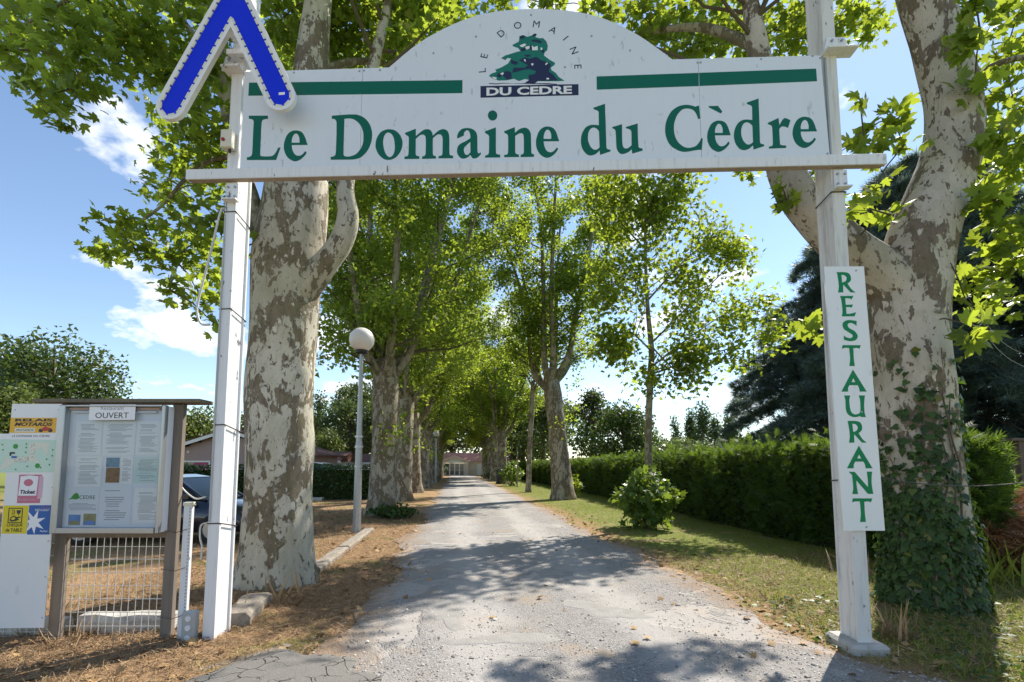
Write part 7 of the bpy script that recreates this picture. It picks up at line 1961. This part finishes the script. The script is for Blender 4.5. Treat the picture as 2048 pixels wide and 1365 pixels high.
# ------------------------------------------------------------------ cars
def car(name, label, loc, rz, paint, L=4.25, W=1.74, H=1.46, van=False):
    t = tag(empty(name, loc, rz), label, 'car', 'parked cars left of the drive')
    # side profile stations: x (front = +), z of bonnet/roof line, half width factor
    st = [(-0.50, 0.45, 0.80), (-0.49, 0.78, 0.90), (-0.455, 0.92, 0.95), (-0.36, 1.0, 0.98), (-0.2, 1.0, 1.0), (0.0, 0.98, 1.0), (0.17, 0.95, 1.0), (0.26, 0.92, 0.99), (0.40, 0.82, 0.95), (0.47, 0.70, 0.88), (0.50, 0.50, 0.76)]
    V, F = [], []
    for fx_, zt, wf_ in st:
        x = fx_ * L
        hw = W / 2 * wf_
        zb = 0.24
        zt_ = zt * (H / 1.46)
        for yy, z in ((-hw * 0.9, zb), (-hw, zb + 0.14), (-hw * 1.0, zt_ * 0.62), (-hw * 0.95, zt_ - 0.04), (-hw * 0.82, zt_), (hw * 0.82, zt_), (hw * 0.95, zt_ - 0.04), (hw, zt_ * 0.62), (hw, zb + 0.14), (hw * 0.9, zb)):
            V.append((x, yy, z))
    n_ = 10
    for i in range(len(st) - 1):
        for j in range(n_):
            j2 = (j + 1) % n_
            F.append((i * n_ + j, i * n_ + j2, (i + 1) * n_ + j2, (i + 1) * n_ + j))
    F.append(tuple(range(n_ - 1, -1, -1)))
    F.append(tuple((len(st) - 1) * n_ + j for j in range(n_)))
    MB().add(V, F).build('body', paint, t, True)
    # cabin
    zr = H
    cab = [(-0.44 if van else -0.40, 0.94, 0.92), (-0.36 if van else -0.27, zr - 0.07, 0.76), (-0.20 if van else -0.12, zr, 0.72), (0.02, zr - 0.01, 0.72), (0.10, zr - 0.07, 0.75), (0.27, 0.92, 0.92)]
    V, F = [], []
    for fx_, z, wf_ in cab:
        hw = W / 2 * wf_
        V += [(fx_ * L, -hw, z), (fx_ * L, hw, z)]
    sideL = [0, 2, 4, 6, 8, 10]
    F = [tuple(reversed(sideL)), tuple(i + 1 for i in sideL)]
    for i in range(5):
        F.append((2 * i, 2 * i + 1, 2 * i + 3, 2 * i + 2))
    MB().add(V, F).build('cabin', 'dark_glass', t)
    m_ = MB()
    for i in (1, 2, 3):
        a_, b_ = cab[i], cab[i + 1]
        ha, hb = W / 2 * a_[2] * 1.02, W / 2 * b_[2] * 1.02
        m_.add([(a_[0] * L, -ha, a_[1] + .012), (a_[0] * L, ha, a_[1] + .012), (b_[0] * L, hb, b_[1] + .012), (b_[0] * L, -hb, b_[1] + .012), (a_[0] * L, -ha, a_[1] - .03), (a_[0] * L, ha, a_[1] - .03), (b_[0] * L, hb, b_[1] - .03), (b_[0] * L, -hb, b_[1] - .03)],
               [(3, 2, 1, 0), (4, 5, 6, 7), (0, 1, 5, 4), (2, 3, 7, 6), (1, 2, 6, 5), (3, 0, 4, 7)])
    m_.build('roof', paint, t, False)
    for sgn in (-1, 1):
        for (x0, z0, w0), (x1, z1, w1), nm in ((cab[0], cab[1], 'pillar'), (cab[5], cab[4], 'pillar'), ((-0.08, 0.96, 0.935), (-0.07, zr - 0.03, 0.735), 'pillar')):
            MB().tube([(x0 * L, sgn * W / 2 * w0 * 1.005, z0), (x1 * L, sgn * W / 2 * w1 * 1.01, z1)], 0.032, 6).build(nm, paint, t)
        MB().box((0.20 * L, sgn * (W / 2 + 0.09), 1.0), (0.14, 0.19, 0.13), 0, 0.03).build('mirror', paint, t)
        MB().box((0.482 * L, sgn * W * 0.36, 0.66), (0.10, 0.34, 0.12), 0, 0.02).build('headlight', 'pane_glass', t)
        MB().box((-0.488 * L, sgn * W * 0.40, 0.78), (0.06, 0.24, 0.2), 0, 0.02).build('tail_light', 'plastic_red', t)
        MB().box((0.02 * L, sgn * W / 2 * 1.005, 0.80), (0.17, 0.02, 0.03)).build('door_handle', paint, t)
        for fx_ in (-0.31, 0.32):
            c = (fx_ * L, sgn * (W / 2 - 0.09), 0.31)
            wh = MB().tube([(c[0], c[1] - 0.10, c[2]), (c[0], c[1] - 0.08, c[2]), (c[0], c[1] + 0.08, c[2]), (c[0], c[1] + 0.10, c[2])], [0.27, 0.315, 0.315, 0.27], 24).build('wheel', 'tyre', t)
            MB().tube([(c[0], c[1] + sgn * 0.10, c[2]), (c[0], c[1] + sgn * 0.112, c[2])], 0.2, 18).build('rim', 'rim', wh)
    return t


car('parked_car', 'dark blue parked car half hidden behind the notice board', (-7.75, 11.0, 0), 0.06, 'car_paint')
car('parked_car', 'silver car roof showing over the laurel hedge', (-10.6, 26.2, 0), 0.0, 'car_silver', 4.5, 1.8, 1.86, True)

# litter bin by the drive
q = av(4.05, 44.4)
bn = tag(empty('litter_bin', q), 'dark litter bin at the foot of a right-hand plane far down the drive', 'bin')
MB().lathe([(0.26, 0.05), (0.30, 0.15), (0.32, 1.15), (0.33, 1.2)], (0, 0, 0), 16).build('body', 'bin_dark', bn, True)
MB().lathe([(0.34, 1.2), (0.30, 1.32), (0.10, 1.38)], (0, 0, 0), 16).build('lid', 'bin_dark', bn, True)
# sapling stake
q = av(4.9, 38.0)
tag(MB().tube([tuple(q), tuple(q + np.array([0, 0, 3.2]))], [0.05, 0.04], 8).build('stake', 'grey_wood'), 'slim grey stake beside the leafy bush on the right verge', 'stake')

# ------------------------------------------------------------------ ground cover
rng = np.random.default_rng(70)


def scatter(n, t0, t1, s0, s1, pw=1.7):
    t = rng.uniform(t0, t1, n)
    s = s0 + (s1 - s0) * rng.uniform(0, 1, n) ** pw
    x = RT[0] * t + AL[0] * s
    y = RT[1] * t + AL[1] * s
    return x, y, t, s


# loose stones on the drive
x, y, t, s = scatter(42000, -2.3, 4.3, 3.0, 22, 2.0)
el, er = edge_l(s), edge_r(s)
f = (t - el) / (er - el)
dens = 0.25 + 0.9 * np.clip((wob(x * 1.4 + 9, y * 1.4) + 0.25), 0, 1) + 0.9 * (f > 0.74) * (f < 1.02)
keep = (t > el - 0.25) & (t < er + 0.2) & (rng.uniform(0, 1.5, len(x)) < dens)
x, y = x[keep], y[keep]
sz = rng.lognormal(-5.15, 0.45, len(x))
oct_v = np.array([(1, 0, 0), (0, 1, 0), (-1, 0, 0), (0, -1, 0), (0, 0, .75), (0, 0, -.6), (.62, .62, .35), (-.6, -.55, .4)])
oct_f = np.array([(0, 6, 4), (6, 1, 4), (1, 2, 4), (2, 7, 4), (7, 3, 4), (3, 0, 4), (6, 0, 1), (7, 2, 3)])
an = rng.uniform(0, 6.28, len(x))
ca, sa = np.cos(an)[:, None], np.sin(an)[:, None]
sc = np.stack([rng.uniform(.7, 1.3, len(x)), rng.uniform(.7, 1.3, len(x)), rng.uniform(.6, 1.0, len(x))], 1)
Vv = oct_v[None] * sc[:, None, :]
Vx = Vv[:, :, 0] * ca - Vv[:, :, 1] * sa
Vy = Vv[:, :, 0] * sa + Vv[:, :, 1] * ca
Vv = np.stack([Vx, Vy, Vv[:, :, 2]], 2) * sz[:, None, None] + np.stack([x, y, road_z(x, y) + sz * 0.3], 1)[:, None, :]
Ff = oct_f[None] + (np.arange(len(x)) * 8)[:, None, None]
b = NB('loose_stone')
g_ = b.n.new('ShaderNodeNewGeometry')
b.fin(b.bsdf(b.ramp(g_.outputs['Random Per Island'], [(0, (0.16, 0.145, 0.135)), (0.5, (0.36, 0.335, 0.31)), (1, (0.58, 0.55, 0.51))]), 0.95, 0, None, 0.15))
tag(np_mesh('loose_gravel', Vv.reshape(-1, 3), Ff.reshape(-1, 3), 'loose_stone'), 'loose grey gravel stones scattered over the drive', 'gravel', None, 'stuff')

# dry needles and straw on the left margin
x, y, t, s = scatter(100000, -4.6, 0.0, 2.8, 17, 1.8)
keep = t < edge_l(s) + 0.22 * rng.exponential(1.0, len(x)) - 0.1
x, y = x[keep], y[keep]
pts = np.stack([x, y, ground_z(x, y) + rng.uniform(0.004, 0.035, len(x))], 1)
V, F = leaves(pts, rng.uniform(0.035, 0.12, len(pts)), 'blade', rng, 1.0, 0.33)
tag(np_mesh('straw_litter', V, F, 'straw'), 'dry straw and needle litter left of the drive', 'litter', None, 'stuff')
x, y, t, s = scatter(14000, -16, -2.4, 5.2, 24, 1.4)
pts = np.stack([x, y, ground_z(x, y) + 0.005], 1)
V, F = leaves(pts, rng.uniform(0.05, 0.15, len(pts)), 'blade', rng, 0.25, 0.6, None, np.tile([0, 0, 0.9], (len(pts), 1)), 1)
tag(np_mesh('dry_grass', V, F, 'straw'), 'thin dry grass on the parking ground behind the board', 'dry grass', None, 'stuff')

# right verge grass
x, y, t, s = scatter(90000, 3.3, 8.2, 3.0, 40, 2.0)
g_n = wob(x * 0.9 + 3, y * 0.9)
keep = (t > edge_r(s) + 0.15 + 0.5 * g_n + rng.normal(0, 0.2, len(x))) & (rng.uniform(-0.9, 0.6, len(x)) < g_n + 0.1)
x, y = x[keep], y[keep]
pts = np.stack([x, y, ground_z(x, y)], 1)
V, F = leaves(pts, rng.uniform(0.04, 0.12, len(pts)), 'blade', rng, 0.25, 0.55, None, np.tile([0, 0, 1.0], (len(pts), 1)), 1)
tag(np_mesh('verge_grass', V, F, 'grass_leaf'), 'short yellow-green grass of the right verge', 'grass', None, 'stuff')
x, y, t, s = scatter(3800, 3.2, 6.5, 2.6, 5.6, 1.2)
keep = (t > edge_r(s) - 0.05) & (rng.uniform(-0.5, 0.6, len(x)) < wob(x * 1.1 + 20, y * 1.1 + 3))
x, y = x[keep], y[keep]
pts = np.stack([x, y, ground_z(x, y) + rng.uniform(0.02, 0.07, len(x))], 1)
V, F = leaves(pts, rng.uniform(0.035, 0.075, len(pts)), 'ivy', rng, 1.0, 0.35)
tag(np_mesh('ground_ivy', V, F, 'ivy_leaf'), 'low ivy leaves creeping over the right verge by the post', 'ivy', None, 'stuff')
x, y, t, s = scatter(26000, 3.6, 9.0, 2.4, 8.5, 1.0)
keep = t > edge_r(s) + 0.1
x, y = x[keep], y[keep]
pts = np.stack([x, y, ground_z(x, y) + rng.uniform(0.003, 0.03, len(x))], 1)
V, F = leaves(pts, rng.uniform(0.05, 0.15, len(pts)), 'blade', rng, 1.0, 0.35)
tag(np_mesh('straw_litter', V, F, 'straw'), 'dry straw litter round the right gate post and ivy trunk', 'litter', None, 'stuff')

# fallen leaves
x, y, t, s = scatter(2200, -4.4, 4.6, 2.8, 18, 1.4)
keep = (t < edge_l(s) + 0.2) | (t > edge_r(s) - 0.2) | (rng.uniform(0, 1, len(x)) < 0.04)
x, y = x[keep], y[keep]
pts = np.stack([x, y, road_z(x, y) + 0.022], 1)
V, F = leaves(pts, rng.uniform(0.03, 0.11, len(pts)), 'plane', rng, 1.0, 0.4)
tag(np_mesh('fallen_leaves', V, F, 'leaf_litter'), 'fallen dry plane leaves lying about the margins', 'leaves', None, 'stuff')


def tuft(label, x, y, n, h, spread, mat='straw', seed=0):
    r2 = np.random.default_rng(seed)
    pts = np.stack([x + r2.normal(0, spread, n), y + r2.normal(0, spread, n), np.zeros(n)], 1)
    td = np.stack([r2.normal(0, 0.22, n), r2.normal(0, 0.22, n), np.ones(n)], 1)
    V, F = leaves(pts - np.array([x, y, 0]), r2.uniform(h * 0.4, h, n), 'blade', r2, 0.0, 0.9, None, td, 3.0)
    V = V * np.array([1, 1, 1])
    o_ = np_mesh('grass_tuft', V, F, mat)
    o_.location = (x, y, float(road_z(x, y)))
    return tag(o_, label, 'grass', 'dry grass tufts', 'stuff')


tuft('pale dry grass tuft beside the right post footing', 3.72, 4.72, 42, 0.42, 0.06, 'straw', 1)
tuft('bent dry grass stems before the left plane trunk', -2.75, 5.95, 16, 0.5, 0.08, 'straw', 2)
tuft('dry grass at the foot of the notice board left post', -4.1, 4.55, 34, 0.28, 0.10, 'straw', 3)
tuft('dry grass along the footing under the notice case', -3.7, 4.68, 40, 0.20, 0.22, 'straw', 4)
tuft('green grass clump on the verge left of the right post', 3.35, 6.1, 90, 0.16, 0.12, 'grass_leaf', 5)
tuft('tall pale grass between hedge foot and right post', 5.35, 7.6, 40, 0.55, 0.14, 'straw', 6)
tuft('dry bent stems at the kerb by the left post', -2.98, 5.3, 14, 0.34, 0.07, 'straw', 7)
tuft('yellow seeding weeds before the fern thicket at right', 6.9, 6.9, 60, 0.85, 0.28, 'grass_leaf', 8)
